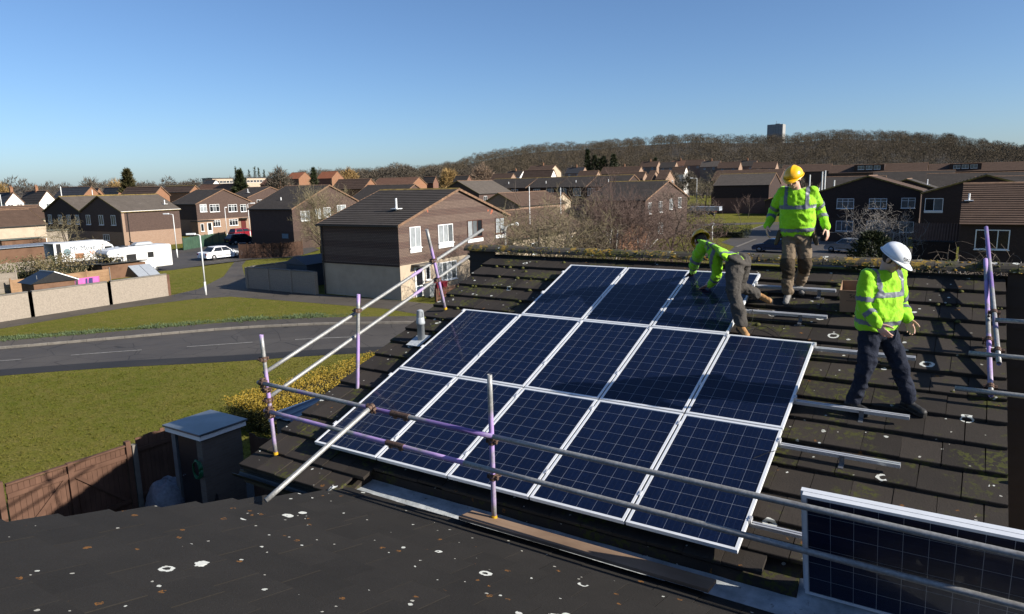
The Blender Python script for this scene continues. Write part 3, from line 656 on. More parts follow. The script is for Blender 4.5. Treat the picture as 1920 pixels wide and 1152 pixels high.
def spline(pts, n=8):
    ps = [Vector((p[0], p[1], 0)) for p in pts]; out = []
    for i in range(len(ps) - 1):
        a, b, c, d = ps[max(i - 1, 0)], ps[i], ps[i + 1], ps[min(i + 2, len(ps) - 1)]
        for k in range(n):
            t = k / n; out.append(.5 * ((2 * b) + (c - a) * t + (2 * a - 5 * b + 4 * c - d) * t * t + (3 * b - a - 3 * c + d) * t ** 3))
    return out + [ps[-1]]
def strip(name, A, B, z, mat, kind='structure'):
    m = MB(); n = len(A); m.add([(p.x, p.y, z) for p in A] + [(p.x, p.y, z) for p in B], [(i, i + 1, n + i + 1, n + i) for i in range(n - 1)]); o = m.build(name, mat)
    bm = bmesh.new(); bm.from_mesh(o.data); 
    if sum(f.normal.z for f in bm.faces) < 0: bmesh.ops.reverse_faces(bm, faces=bm.faces)
    bm.to_mesh(o.data); bm.free()
    return tag(o, kind=kind) if kind else o
def offset(P, d):
    out = []
    for i, p in enumerate(P):
        t = (P[min(i + 1, len(P) - 1)] - P[max(i - 1, 0)]).normalized(); out.append(p + Vector((-t.y, t.x, 0)) * d)
    return out
near_e = spline([(-52, -14), (-40, -3.2), (-34.2, 3.2), (-29.9, 7.8), (-26.9, 10.9), (-22.6, 14.5), (-19.7, 17.3), (-17.0, 19.4), (-10, 23.4), (2, 27.5), (20, 31)])
far_k = spline([(-60, -12), (-46, -1.6), (-40.2, 4.8), (-35.6, 10.1), (-32.9, 13.6), (-29.4, 18.2), (-26.9, 20.7), (-23.4, 23.2), (-14, 28.0), (0, 32.6), (20, 36.5)])
road_ob = strip('road', near_e, far_k, .004, M_ROAD)
strip('pavement', offset(far_k, .14), offset(far_k, 1.75), .124, M_PATH); strip('road_edge', offset(near_e, -.55), offset(near_e, .75), .009, M_DARK_ASPH)
cl = [(a + b) / 2 + (a - b) * .03 for a, b in zip(near_e, far_k)]
mk = empty('road_marking', (0, 0, 0), kind='structure')
def along(P, s0, s1):
    acc = 0; out = []
    for a, b in zip(P, P[1:]):
        L = (b - a).length
        for s in (s0, s1):
            pass
        if acc + L > s0 and acc < s1:
            ta = max(0, (s0 - acc) / L); tb = min(1, (s1 - acc) / L)
            if not out: out.append(a + (b - a) * ta)
            out.append(a + (b - a) * tb)
        acc += L
    return out
tot = sum((b - a).length for a, b in zip(cl, cl[1:])); s = 3.0
while s < tot - 5:
    P = along(cl, s, s + 3.2)
    if len(P) > 1: o = strip('dash', offset(P, -.06), offset(P, .06), .013, M_LINE, None); o.parent = mk
    s += 5.35
kb = empty('kerb', (0, 0, 0), kind='structure'); tot = sum((b - a).length for a, b in zip(far_k, far_k[1:])); s = 6.0
while s < tot - 8:
    P = along(far_k, s + .008, s + .907)
    a, b = P[0], P[-1]; d = (b - a).normalized(); n_ = Vector((-d.y, d.x, 0)); mm = MB()
    mm.prism([a + Vector((0, 0, -.05)), a + n_ * .135 + Vector((0, 0, -.05)), a + n_ * .135 + Vector((0, 0, .13)), a + n_ * .03 + Vector((0, 0, .13)), a + Vector((0, 0, .105))], b - a); mm.build('kerb_stone', M_CONC, kb); s += .915
# verge, footpaths
vrg = sheet('verge', [(p.x, p.y) for p in offset(far_k, 1.75)] + [(20, 60), (-20, 60), (-60, 60), (-60, -12)], .10, M_GRASS)
sheet('path', [(-44.0, -12), (-41.6, -12), (-41.4, 12), (-41.6, 20), (-40.6, 24.4), (-39.0, 26.4), (-33.5, 26.9), (-24.5, 27.6), (-21, 26.9), (-17.2, 30.2), (-25.6, 30.4), (-41.6, 29.9), (-46, 33), (-56, 40), (-60, 43.5), (-60, 42), (-50, 33.6), (-45, 27.8), (-44.0, 25.0)], .106, M_PATH)
side = [zp(*p) for p in [(150, 520), (322, 509), (395, 498), (470, 489), (556, 484), (600, 470), (560, 455), (470, 446), (425, 455), (340, 471), (235, 470), (120, 480), (20, 500)]]
sheet('side_road', [(p[0], p[1]) for p in side], .115, M_ROAD)
ks = [zp(*p) for p in [(332, 477), (395, 470), (425, 464)]]; kk = [Vector((p[0], p[1], 0)) for p in ks]; strip('footway', kk, offset(kk, 1.4), .12, M_PATH)
sheet('drive', [(p[0], p[1]) for p in [zp(*q) for q in [(1436, 421), (1560, 421), (1720, 470), (1900, 520), (1300, 520), (1378, 463), (1352, 455), (1392, 437)]]], .012, M_ROAD)
sheet('lane', [(p[0], p[1]) for p in [zp(*q) for q in [(1300, 420.5), (1440, 417), (1520, 416), (1520, 419), (1440, 420.2), (1300, 425)]]], .008, M_PATH)
for q in ([(1432, 422), (1390, 437)], [(1415, 449), (1377, 464)]):
    a, b = [Vector((zp(*p)[0], zp(*p)[1], 0)) for p in q]; strip('drive_edge', [a, b], offset([a, b], .35), .05, M_CONC)
sheet('yard', [(p[0], p[1]) for p in [(-11, -2), (-.7, -2), (-.7, 12), (-11, 12)]], .006, M_DARK_ASPH)
# grass tufts and daffodil leaves along the verge edge
def tufts(name, label, spots, mat, h=.22, n=7, seed=1):
    rg = np.random.default_rng(seed); Vv = []; Fc = []
    for (x, y, s) in spots:
        for k in range(n):
            a = rg.uniform(0, 6.28); r = rg.uniform(0, .10) * s; hh = h * s * rg.uniform(.6, 1.2); le = rg.uniform(.1, .5) * hh; w_ = .014 * s
            bx_, by_ = x + r * math.cos(a), y + r * math.sin(a); c_, s_ = math.cos(a), math.sin(a); b0 = len(Vv)
            Vv += [(bx_ - s_ * w_, by_ + c_ * w_, .09), (bx_ + s_ * w_, by_ - c_ * w_, .09), (bx_ + c_ * le * .4 + s_ * w_ * .8, by_ + s_ * le * .4 - c_ * w_ * .8, .1 + hh * .7), (bx_ + c_ * le, by_ + s_ * le, .1 + hh)]
            Fc += [(b0, b0 + 1, b0 + 2), (b0, b0 + 2, b0 + 3)]
    return tag(link(name, np_mesh(name, Vv, Fc, mat)), label, 'grass', kind='stuff')
rg = np.random.default_rng(5); ed = offset(far_k, 2.25); spots = []
for i in range(2600):
    k = rg.integers(8, len(ed) - 25); t_ = rg.random(); p = ed[k] * (1 - t_) + ed[k + 1] * t_; spots.append((p.x + rg.normal(0, .33), p.y + rg.normal(0, .33), rg.uniform(.5, 1.0) * (1.0 if math.sin(k * .9) > -.5 else .5)))
tufts('daffodil_leaves', 'blue green daffodil leaves in a band along the road verge', spots, plain('daffodil_leaf', (0.095, 0.135, 0.055), .7, var=.3, scale=2), .17)
spots = []
for i in range(9000):
    x, y = rg.uniform(-30, -10.9), rg.uniform(.5, 19)
    if y > 6.6 + .93 * (x + 29.9): continue
    spots.append((x, y, rg.uniform(.25, .55)))
tf = tufts('grass', 'short uneven lawn grass between the road and the gate', spots, M_GRASS, .13, 6, 9)
tf.location.z = -.09

# ------------------------------------------------------------------ house materials
def course_roof(name, base, ridge=None, lich=0.3):
    t = NT(name); n1 = t.noise(1.1, 5, 0.65); n2 = t.noise(9, 4, 0.7); c = t.mix(n1, tuple(x * .6 for x in base), tuple(x * 1.4 for x in base)); c = t.mix(t.ramp(n2, [(.55, 0), (.8, .6)]), c, tuple(x * 1.9 for x in base))
    if lich: c = t.mix(t.math('MULTIPLY', t.math('LESS_THAN', t.voro(3.1).outputs['Distance'], t.math('MULTIPLY', t.noise(1.7), .30 * lich)), .75), c, (0.33, 0.31, 0.26))
    t.set(c, .85, 0, .25); t.bump(n2, .3, .02); return t.m
M_R_DARK = course_roof('grey_brown_roof_tiles', (0.052, 0.044, 0.038)); M_R_GREY = course_roof('grey_roof_tiles', (0.095, 0.080, 0.068), lich=.5); M_R_BROWN = course_roof('brown_roof_tiles', (0.082, 0.052, 0.037)); M_R_RED = course_roof('red_roof_tiles', (0.16, 0.085, 0.055), lich=.1); M_R_SLATE = course_roof('blue_slates', (0.055, 0.058, 0.066), lich=0)
M_R_ORANGE = course_roof('orange_roof_tiles', (0.30, 0.11, 0.055), lich=0)
M_RIDGE_Y = plain('lichened_ridge', (0.24, 0.165, 0.045), .9, var=.6, scale=3); M_RIDGE_O = plain('clay_ridge', (0.22, 0.13, 0.08), .9, var=.4, scale=3)
M_HUNG = brick_mat('tile_hung_brown', (0.098, 0.064, 0.052), (0.072, 0.047, 0.040), (0.036, 0.024, 0.021), .18, .10, mult=1); M_HUNG_D = brick_mat('tile_hung_dark_brown', (0.060, 0.038, 0.032), (0.044, 0.029, 0.025), (0.020, 0.015, 0.013), .18, .10)
def pattern_hung():
    """bands of plain and red fish-scale hung tiles with a few new red tiles"""
    t = NT('patterned_tile_hanging'); s = t.n.new('ShaderNodeSeparateXYZ'); t.link(t.pos(), s.inputs[0])
    cb = t.n.new('ShaderNodeCombineXYZ'); t.link(t.math('ADD', s.outputs[1], s.outputs[0]), cb.inputs[0]); t.link(s.outputs[2], cb.inputs[1])
    br = t.n.new('ShaderNodeTexBrick'); t.link(cb.outputs[0], br.inputs[0]); br.inputs['Scale'].default_value = 1; br.inputs['Brick Width'].default_value = .17; br.inputs['Row Height'].default_value = .105; br.inputs['Mortar Size'].default_value = .016
    t.put(br.inputs['Color1'], (0.165, 0.115, 0.090)); t.put(br.inputs['Color2'], (0.125, 0.088, 0.070)); t.put(br.inputs['Mortar'], (0.055, 0.036, 0.030))
    ck = t.n.new('ShaderNodeTexBrick'); t.link(cb.outputs[0], ck.inputs[0]); ck.inputs['Scale'].default_value = 1; ck.inputs['Brick Width'].default_value = .17; ck.inputs['Row Height'].default_value = .105; ck.inputs['Mortar Size'].default_value = .045; ck.inputs['Mortar Smooth'].default_value = .3
    t.put(ck.inputs['Color1'], (0.21, 0.145, 0.115)); t.put(ck.inputs['Color2'], (0.235, 0.125, 0.090)); t.put(ck.inputs['Mortar'], (0.050, 0.032, 0.028))
    band = t.math('GREATER_THAN', t.math('FRACT', t.math('MULTIPLY', s.outputs[2], 1 / 1.02)), .56)
    c = t.mix(band, br.outputs[0], ck.outputs[0]); n = t.noise(.7, 5, .6); c = t.mix(t.math('MULTIPLY', n, .4), c, (0.10, 0.075, 0.065))
    c = t.mix(t.math('MULTIPLY', t.math('GREATER_THAN', t.noise(.75, 2), .735), .8), c, (0.34, 0.10, 0.055))
    t.set(c, .8, 0, .25); t.bump(br.outputs['Fac'], -.5, .02); return t.m
M_PATT = pattern_hung()
M_RENDER = plain('cream_render', (0.52, 0.42, 0.31), .9, var=.12, scale=1.2); M_RENDER_G = plain('grey_buff_blockwork', (0.34, 0.29, 0.235), .9, var=.20, scale=14, bump=.5); M_ROUGHCAST = plain('white_roughcast', (0.74, 0.72, 0.69), .9, var=.06)
M_BRICK_OR = brick_mat('orange_brick', (0.36, 0.165, 0.085), (0.29, 0.125, 0.065), (0.33, 0.24, 0.17)); M_BRICK_PK = brick_mat('pinkish_buff_brick', (0.40, 0.26, 0.18), (0.33, 0.20, 0.135), (0.38, 0.31, 0.25)); M_BRICK_RD = brick_mat('red_brown_brick', (0.24, 0.11, 0.075), (0.19, 0.085, 0.06), (0.25, 0.19, 0.15))
def pane_mat(name, col, curtain=0.0):
    t = NT(name); n = t.noise(2.2, 3); c = t.mix(n, tuple(x * .55 for x in col), tuple(min(1, x * 1.35) for x in col)); t.set(c, .08, 0, .55); return t.m
M_PANE_D = pane_mat('dark_window_glass', (0.018, 0.021, 0.026)); M_PANE_C = pane_mat('window_with_net_curtain', (0.36, 0.39, 0.41)); M_PANE_M = pane_mat('window_with_half_drawn_curtain', (0.14, 0.155, 0.165))
M_UPVC = plain('white_window_frame', (0.76, 0.77, 0.77), .4, var=.03); M_BROWNFR = plain('brown_window_frame', (0.10, 0.04, 0.025), .5); M_DOORW = plain('white_door', (0.72, 0.72, 0.70), .4, var=.04); M_DOORD = plain('dark_red_door', (0.12, 0.02, 0.018), .4); M_GUTTER = plain('dark_gutter', (0.02, 0.018, 0.017), .5)
FACE = {'+X': (Vector((0, 1, 0)), Vector((1, 0, 0))), '-X': (Vector((0, -1, 0)), Vector((-1, 0, 0))), '-Y': (Vector((1, 0, 0)), Vector((0, -1, 0))), '+Y': (Vector((-1, 0, 0)), Vector((0, 1, 0)))}
def window(parent, face, c, w, h, lights=2, frame=None, pane=None, sill=True, apron=0.0, top=0.0, name='window', fw=.055):
    """c: world centre of the opening on the wall face; parent sits at the world origin"""
    T, N = FACE[face]; c = Vector(c); U = Vector((0, 0, 1)); M = Matrix(((T.x, N.x, 0, c.x), (T.y, N.y, 0, c.y), (0, 0, 1, c.z), (0, 0, 0, 1)))
    M = Matrix(((T.x, U.x, N.x, c.x), (T.y, U.y, N.y, c.y), (T.z, U.z, N.z, c.z), (0, 0, 0, 1)))      # x along wall, y up, z out
    frame = frame or M_UPVC; pane = pane or M_PANE_D; f = MB(); a, b = w / 2, h / 2
    f.box(-a, a, -b, -b + fw, -.03, .045); f.box(-a, a, b - fw, b, -.03, .045); f.box(-a, -a + fw, -b + fw, b - fw, -.03, .045); f.box(a - fw, a, -b + fw, b - fw, -.03, .045)
    xs = [-a + fw + (w - 2 * fw) * i / lights for i in range(1, lights)]
    for x in xs: f.box(x - fw * .45, x + fw * .45, -b + fw, b - fw, -.03, .042)
    if top: f.box(-a + fw, a - fw, b - top - fw * .4, b - top + fw * .4, -.03, .039)
    if sill: f.box(-a - .05, a + .05, -b - .06, -b - .002, -.03, .13)
    if apron: f.box(-a - .02, a + .02, -b - .06 - apron, -b - .062, -.01, .05)
    wo_ = f.build(name, frame, parent, mat=M)
    e = [-a + fw] + xs + [a - fw]
    for i in range(lights):
        p = MB(); l, r = e[i] + (fw * .45 if i else 0), e[i + 1] - (fw * .45 if i < lights - 1 else 0); p.quad((l, -b + fw, .012), (r, -b + fw, .012), (r, b - fw, .012), (l, b - fw, .012)); pm = pane[i % len(pane)] if isinstance(pane, (list, tuple)) else pane; p.build('pane', pm, wo_)
    return wo_
def door(parent, face, c, w, h, mat, glass=True, frame=None):
    T, N = FACE[face]; c = Vector(c); M = Matrix(((T.x, 0, N.x, c.x), (T.y, 0, N.y, c.y), (0, 1, 0, c.z), (0, 0, 0, 1))); f = MB(); a = w / 2; fr = .06
    f.box(-a, -a + fr, 0, h, -.02, .05); f.box(a - fr, a, 0, h, -.02, .05); f.box(-a + fr, a - fr, h - fr, h, -.02, .05); f.box(-a + fr, a - fr, 0, h * .38, -.02, .03); f.box(-a + fr, -a + fr + .1, h * .38, h - fr, -.02, .03); f.box(a - fr - .1, a - fr, h * .38, h - fr, -.02, .03)
    d = f.build('door', mat, parent, mat=M)
    p = MB(); p.quad((-a + fr + .1, h * .38, .012), (a - fr - .1, h * .38, .012), (a - fr - .1, h - fr, .012), (-a + fr + .1, h - fr, .012)); p.build('pane' if glass else 'panel', M_PANE_D if glass else mat, d)
    p = MB(); p.box(a - fr - .08, a - fr - .05, h * .45, h * .5, .03, .07); p.build('handle', M_STEEL, d); return d
def slope_courses(m, e0, e1, r0, r1, th=.035, gauge=.34):
    """stepped courses between eave line e0-e1 and ridge line r0-r1"""
    e0, e1, r0, r1 = [Vector(p) for p in (e0, e1, r0, r1)]; L = (r0 - e0).length; n = max(3, int(L / gauge)); nrm = (e1 - e0).cross(r0 - e0).normalized()
    if nrm.z < 0: nrm = -nrm
    for i in range(n):
        s0, s1 = i / n, (i + 1) / n; a, b = e0.lerp(r0, s0), e1.lerp(r1, s0); c, d = e1.lerp(r1, s1), e0.lerp(r0, s1)
        m.add([a, b, b + nrm * th, a + nrm * th, c + nrm * .004, d + nrm * .004, c, d], [(0, 1, 2, 3), (3, 2, 4, 5), (0, 3, 5, 7), (1, 6, 4, 2)])
    return m
def gable_house(label, x0, x1, y0, y1, ze, zr, axis='X', lower=None, upper=None, split=2.55, rmat=None, ridge=None, ov=.18, group=None, courses=True, name='house', barge=None, gutter=True, zb=0.0, cat='house', gauge=.34):
    """axis: direction of the ridge. split: height where the upper cladding starts"""
    h = empty(name, (0, 0, 0), 0, label, cat, group); lower = lower or M_BRICK_BUFF; upper = upper or M_HUNG; rmat = rmat or M_R_DARK
    if split > zb: m = MB(); m.box(x0 + .02, x1 - .02, y0 + .02, y1 - .02, zb, split); m.build('lower_wall', lower, h)
    m = MB(); m.box(x0, x1, y0, y1, max(split, zb), ze)
    if axis == 'X': ym = (y0 + y1) / 2; m.prism([(x0, y0, ze), (x0, y1, ze), (x0, ym, zr - .06)], (x1 - x0, 0, 0))
    else: xm = (x0 + x1) / 2; m.prism([(x0, y0, ze), (xm, y0, zr - .06), (x1, y0, ze)], (0, y1 - y0, 0))
    m.build('upper_wall', upper, h)
    m = MB(); v = ov
    if axis == 'X':
        k = (zr - ze) / (ym - y0); dz = -k * v
        if courses:
            slope_courses(m, (x0 - v, y0 - v, ze + dz), (x1 + v, y0 - v, ze + dz), (x0 - v, ym, zr), (x1 + v, ym, zr), gauge=gauge); slope_courses(m, (x1 + v, y1 + v, ze + dz), (x0 - v, y1 + v, ze + dz), (x1 + v, ym, zr), (x0 - v, ym, zr), gauge=gauge)
        for s, yy in ((1, y0 - v), (-1, y1 + v)): m.prism([(x0 - v, yy, ze + dz - .10), (x0 - v, yy, ze + dz), (x0 - v, ym, zr), (x0 - v, ym, zr - .10)], (x1 - x0 + 2 * v, 0, 0))
        ro = m.build('roof', rmat, h)
        rp_ = MB(); rp_.prism([(x0 - v - .01, ym - .16, zr - .03), (x0 - v - .01, ym, zr + .075), (x0 - v - .01, ym + .16, zr - .03)], (x1 - x0 + 2 * v + .02, 0, 0)); rp_.build('ridge', ridge or M_RIDGE_Y, ro)
        if gutter: g = MB(); g.box(x0 - v, x1 + v, y0 - v - .11, y0 - v - .005, ze + dz - .11, ze + dz - .02); g.build('gutter', barge or M_GUTTER, ro)
        for sx in (x0 - v - .012, x1 + v):
            bm_ = MB(); bm_.prism([(sx, y0 - v, ze + dz - .13), (sx, y0 - v, ze + dz + .045), (sx, ym, zr + .045), (sx, y1 + v, ze + dz + .045), (sx, y1 + v, ze + dz - .13), (sx, ym, zr - .13)], (.012, 0, 0)); bm_.build('verge', barge or M_RIDGE_O, ro)
    else:
        k = (zr - ze) / (xm - x0); dz = -k * v
        if courses:
            slope_courses(m, (x0 - v, y1 + v, ze + dz), (x0 - v, y0 - v, ze + dz), (xm, y1 + v, zr), (xm, y0 - v, zr), gauge=gauge); slope_courses(m, (x1 + v, y0 - v, ze + dz), (x1 + v, y1 + v, ze + dz), (xm, y0 - v, zr), (xm, y1 + v, zr), gauge=gauge)
        for s, xx in ((1, x0 - v), (-1, x1 + v)): m.prism([(xx, y0 - v, ze + dz - .10), (xx, y0 - v, ze + dz), (xm, y0 - v, zr), (xm, y0 - v, zr - .10)], (0, y1 - y0 + 2 * v, 0))
        ro = m.build('roof', rmat, h)
        rp_ = MB(); rp_.prism([(xm - .16, y0 - v - .01, zr - .03), (xm, y0 - v - .01, zr + .075), (xm + .16, y0 - v - .01, zr - .03)], (0, y1 - y0 + 2 * v + .02, 0)); rp_.build('ridge', ridge or M_RIDGE_Y, ro)
        if gutter: g = MB(); g.box(x1 + v + .005, x1 + v + .11, y0 - v, y1 + v, ze + dz - .11, ze + dz - .02); g.build('gutter', barge or M_GUTTER, ro)
        for sy in (y0 - v - .012, y1 + v):
            bm_ = MB(); bm_.prism([(x0 - v, sy, ze + dz - .13), (x0 - v, sy, ze + dz + .045), (xm, sy, zr + .045), (x1 + v, sy, ze + dz + .045), (x1 + v, sy, ze + dz - .13), (xm, sy, zr - .13)], (0, .012, 0)); bm_.build('verge', barge or M_RIDGE_Y, ro)
    h['dims'] = (x0, x1, y0, y1, ze, zr); return h
def svent(h, p, hh=.9, r=.07, mat=None):
    m = MB(); m.tube((p[0], p[1], p[2] - .3), (p[0], p[1], p[2] + hh), r, n=8); m.box(p[0] - .3, p[0] + .3, p[1] - .3, p[1] + .3, p[2] - .02, p[2] + .03); m.build('vent', mat or M_UPVC, h)
def downpipe(h, x, y, z0, z1): m = MB(); m.tube((x, y, z0), (x, y, z1), .045, n=8); m.build('downpipe', M_GUTTER, h)
def chimney(h, x, y, z0, z1, w=.55, mat=None):
    m = MB(); m.box(x - w / 2, x + w / 2, y - w / 2, y + w / 2, z0, z1); m.box(x - w / 2 - .05, x + w / 2 + .05, y - w / 2 - .05, y + w / 2 + .05, z1, z1 + .12); 
    for s in (-.14, .14): m.tube((x, y + s, z1 + .12), (x, y + s, z1 + .5), .10, .085, 8)
    m.build('chimney', mat or M_BRICK_OR, h)

# ------------------------------------------------------------------ the big neighbour house (patterned gable)
X1 = -25.9; Y0, Y1 = 30.5, 44.1
h1 = gable_house('two storey house with patterned brown tile hung gable behind the left scaffold rails', -33.5, X1, Y0, Y1, 5.3, 7.55, 'X', M_RENDER, M_PATT, 2.5, M_R_DARK, M_RIDGE_Y, gauge=.36)
def hx(px, py): return onX(px, py, X1 + .005)
for (px, py, w_, h_, li, fr, pn, ap) in ((778, 445, 1.15, 1.45, 2, M_UPVC, M_PANE_C, .28), (835, 438, 1.75, 1.35, 3, M_UPVC, [M_PANE_C, M_PANE_C, M_PANE_M], .3), (890, 429, 1.95, 1.35, 3, M_BROWNFR, [M_PANE_C, M_PANE_M, M_PANE_D], 0), (937, 423, 1.35, 1.3, 2, M_BROWNFR, M_PANE_C, 0)):
    p = hx(px, py); wo_ = window(h1, '+X', (X1 + .012, p[1], p[2]), w_, h_, li, fr, pn, True, ap)
    if fr is M_BROWNFR: mm = MB(); mm.box(X1 - .01, X1 + .09, p[1] - w_ / 2 - .04, p[1] + w_ / 2 + .04, p[2] - h_ / 2 - .36, p[2] - h_ / 2 - .063); mm.build('window_apron', M_UPVC, h1)
p = hx(838, 508); window(h1, '+X', (X1 - .008, p[1], p[2]), 2.3, 1.35, 4, M_UPVC, [M_PANE_C, M_PANE_M, M_PANE_C, M_PANE_M])
p = hx(802, 512); window(h1, '+X', (X1 - .008, p[1], p[2]), .5, 1.0, 1, M_UPVC, M_PANE_D)
p = hx(787, 530); door(h1, '+X', (X1 - .008, p[1], .1), 1.0, 2.1, M_DOORW)
mm = MB(); mm.box(X1, X1 + .75, p[1] - .8, p[1] + .9, 2.35, 2.45); mm.build('door_canopy', M_CONC, h1)
downpipe(h1, -33.3, Y0 - .07, 0, 5.1); svent(h1, (-28.2, 33.0, 6.25), .75); mm = MB(); mm.box(-33.5, X1, Y0 - .03, Y0 + .01, 2.42, 2.52); mm.build('band', M_HUNG_D, h1)
# bay of the street facing garden wall and its side return
def panel_wall(label, pts, hgt, mat, piers=2.9, capmat=None, pw=.24, name='garden_wall', pier_mat=None):
    o = empty(name, (0, 0, 0), 0, label, 'wall')
    for a, b in zip(pts, pts[1:]):
        a, b = Vector((*a, 0)), Vector((*b, 0)); d = b - a; L = d.length; d.normalize(); n = max(1, round(L / piers)); q = Vector((-d.y, d.x, 0))
        for i in range(n):
            s0, s1 = L * i / n + .12, L * (i + 1) / n - .12; Mx = Matrix(((d.x, q.x, 0, a.x), (d.y, q.y, 0, a.y), (0, 0, 1, 0), (0, 0, 0, 1)))
            m = MB(); m.box(s0, s1, -.10, .10, 0, hgt, Mx); m.build('panel', mat, o); m = MB(); m.box(s0, s1, -.14, .14, hgt, hgt + .07, Mx); m.build('coping', capmat or M_CONC, o)
        for i in range(n + 1):
            s0 = L * i / n; m = MB(); m.box(s0 - .118, s0 + .118, -.17, .12, 0, hgt + .02, Mx) if not pier_mat else m.box(s0 - .118, s0 + .118, -.06, .06, 0, hgt - .02, Mx); m.build('pier', pier_mat or mat, o)
    return o
panel_wall('grey garden wall in shade joining the patterned gable house', [(-41.5, 29.9), (-33.7, 29.9)], 1.75, M_RENDER_G, 2.6)
panel_wall('side return of the grey garden wall beside the lawn', [(-41.5, 37.5), (-41.5, 30.2)], 1.75, M_RENDER_G, 2.6)
panel_wall('long pale roughcast garden wall beside the path with dark joints', [(-44.0, 24.7), (-44.0, 20.3), (-44.0, 15.3), (-44.0, 10.3), (-44.0, 5.3)], 1.72, M_RENDER_G, 4.9, None, .24, 'garden_wall', M_GATE)
mm = MB(); mm.box(-39.6, -37.2, 32.2, 36.0, 0, 1.9); mm.prism([(-39.75, 32.0, 1.9), (-37.05, 32.0, 1.9), (-38.4, 32.0, 2.5)], (0, 4.2, 0)); sh = mm.build('garden_shed', plain('blue_grey_shed', (0.075, 0.085, 0.105), .6), None); tag(sh, 'blue grey garden shed behind the shaded garden wall', 'shed')
# picket fence and bins in front of the patterned gable
pf = empty('picket_fence', (0, 0, 0), 0, 'dark brown picket fence in front of the patterned gable house', 'fence'); PX = X1 + 2.6
mpk = MB(); mpk.prism([(-.045, 0, 0), (.045, 0, 0), (.045, 0, .88), (0, 0, .95), (-.045, 0, .88)], (0, .02, 0)); pkm = mpk.mesh('picket', M_GATE)
for i in range(44):
    o = link('picket', pkm, pf); o.location = (PX, 31.0 + i * .17, .08); o.rotation_euler = (0, 0, math.pi / 2)
for z in (.3, .72): mm = MB(); mm.box(PX + .005, PX + .05, 30.9, 38.4, z, z + .09); mm.build('rail', M_GATE, pf)
for i in range(4): mm = MB(); mm.box(PX + .05, PX + .14, 30.9 + i * 2.45, 31.0 + i * 2.45, 0, 1.0); mm.build('post', M_GATE, pf)
def wheelie_bin(label, loc, mat, rz=0):
    o = empty('wheelie_bin', loc, rz, label, 'bin', 'wheelie bins')
    m = MB(); m.add([(-.22, -.26, .06), (.22, -.26, .06), (.22, .22, .06), (-.22, .22, .06), (-.29, -.33, .98), (.29, -.33, .98), (.29, .33, .98), (-.29, .33, .98)], [(3, 2, 1, 0), (4, 5, 6, 7), (0, 1, 5, 4), (1, 2, 6, 5), (2, 3, 7, 6), (3, 0, 4, 7)]); m.build('body', mat, o, bevel=.02)
    m = MB(); m.box(-.31, .31, -.35, .36, .985, 1.03); m.box(-.24, .24, .36, .42, .96, 1.01); m.build('lid', mat, o, bevel=.015)
    for s in (-.25, .25): m = MB(); m.tube((s - .03, .24, .1), (s + .03, .24, .1), .1, n=14); m.build('wheel', M_BLACKPL, o)
    return o
M_BINR = plain('maroon_bin', (0.25, 0.022, 0.04), .45); M_BING = plain('grey_bin', (0.30, 0.32, 0.33), .5)
for (px, py, lab, mt) in ((805, 552, 'pale grey wheelie bin beside the white front door', M_BING), (818, 552, 'maroon wheelie bin between the grey bin and another maroon one', M_BINR), (829, 548, 'maroon wheelie bin standing outermost, partly behind the leaning tube', M_BINR)):
    p = onX(px, py, X1 + .8); wheelie_bin(lab, (p[0], p[1], .02), mt, math.pi / 2 * -1)

# ------------------------------------------------------------------ other near estate houses
# double gabled house at the left, ridges run away from the camera
yb = 47.8
h2 = gable_house('dark double gabled house beside the motorhome, right half with lit side wall', -103.0, -92.05, yb, 56.4, 5.2, 7.35, 'Y', M_BRICK_PK, M_HUNG, 2.3, M_R_GREY, M_RIDGE_Y, barge=M_RIDGE_Y)
h2b = gable_house('dark double gabled house beside the motorhome, left half', -114.0, -103.02, yb + .02, 56.4, 5.2, 7.35, 'Y', M_BRICK_PK, M_HUNG_D, 2.3, M_R_GREY, M_RIDGE_Y, barge=M_RIDGE_Y)
for px in (94, 113, 129, 145): p = onY(px, 411, yb); window(h2b, '-Y', (p[0], yb + .008, 3.95), 1.0, 1.35, 2, M_UPVC, M_PANE_M)
for px in (166, 190, 213): p = onY(px, 413, yb); window(h2, '-Y', (p[0], yb - .012, 3.95), 1.15, 1.4, 2, M_UPVC, M_PANE_M)
p = onY(200, 448, yb); window(h2, '-Y', (p[0], yb + .008, 1.5), 1.6, .9, 3, M_UPVC, M_PANE_M)
mm = MB(); mm.box(-92.3, -92.0, yb - .03, yb + .35, 0, 5.1); mm.build('corner_pier', M_BRICK_PK, h2); downpipe(h2, -91.97, yb + .8, 0, 5.0); mm = MB(); mm.box(-91.95, -91.82, yb - .1, 56.5, 5.0, 5.16); mm.build('fascia', M_UPVC, h2); svent(h2, (-93.6, 55.2, 5.9), .6)
def xhouse(label, F, Lp, Rp, P, D, **kw):
    c = at(*F, D); xa = onY(*Lp, c[1])[0]; yb_ = onX(*Rp, c[0])[1]; zr = onX(*P, c[0])[2]; return gable_house(label, xa, c[0], c[1], yb_, c[2], zr, 'X', **kw), c
h3, c3 = xhouse('brown tile hung gable house behind the red car with white porch', (367, 382), (318, 378), (470, 377), (416, 355), 133, lower=M_BRICK_PK, upper=M_HUNG, split=2.75, rmat=M_R_DARK, ridge=M_RIDGE_O)
for px, w_, li in ((381, 1.3, 2), (402, 1.9, 3), (436, 1.8, 3), (456, 1.25, 2)): p = onX(px, 390.5, c3[0]); window(h3, '+X', (c3[0] + .012, p[1], p[2]), w_, 1.3, li, M_UPVC, M_PANE_C if px == 381 else [M_PANE_D, M_PANE_M, M_PANE_D], top=.35)
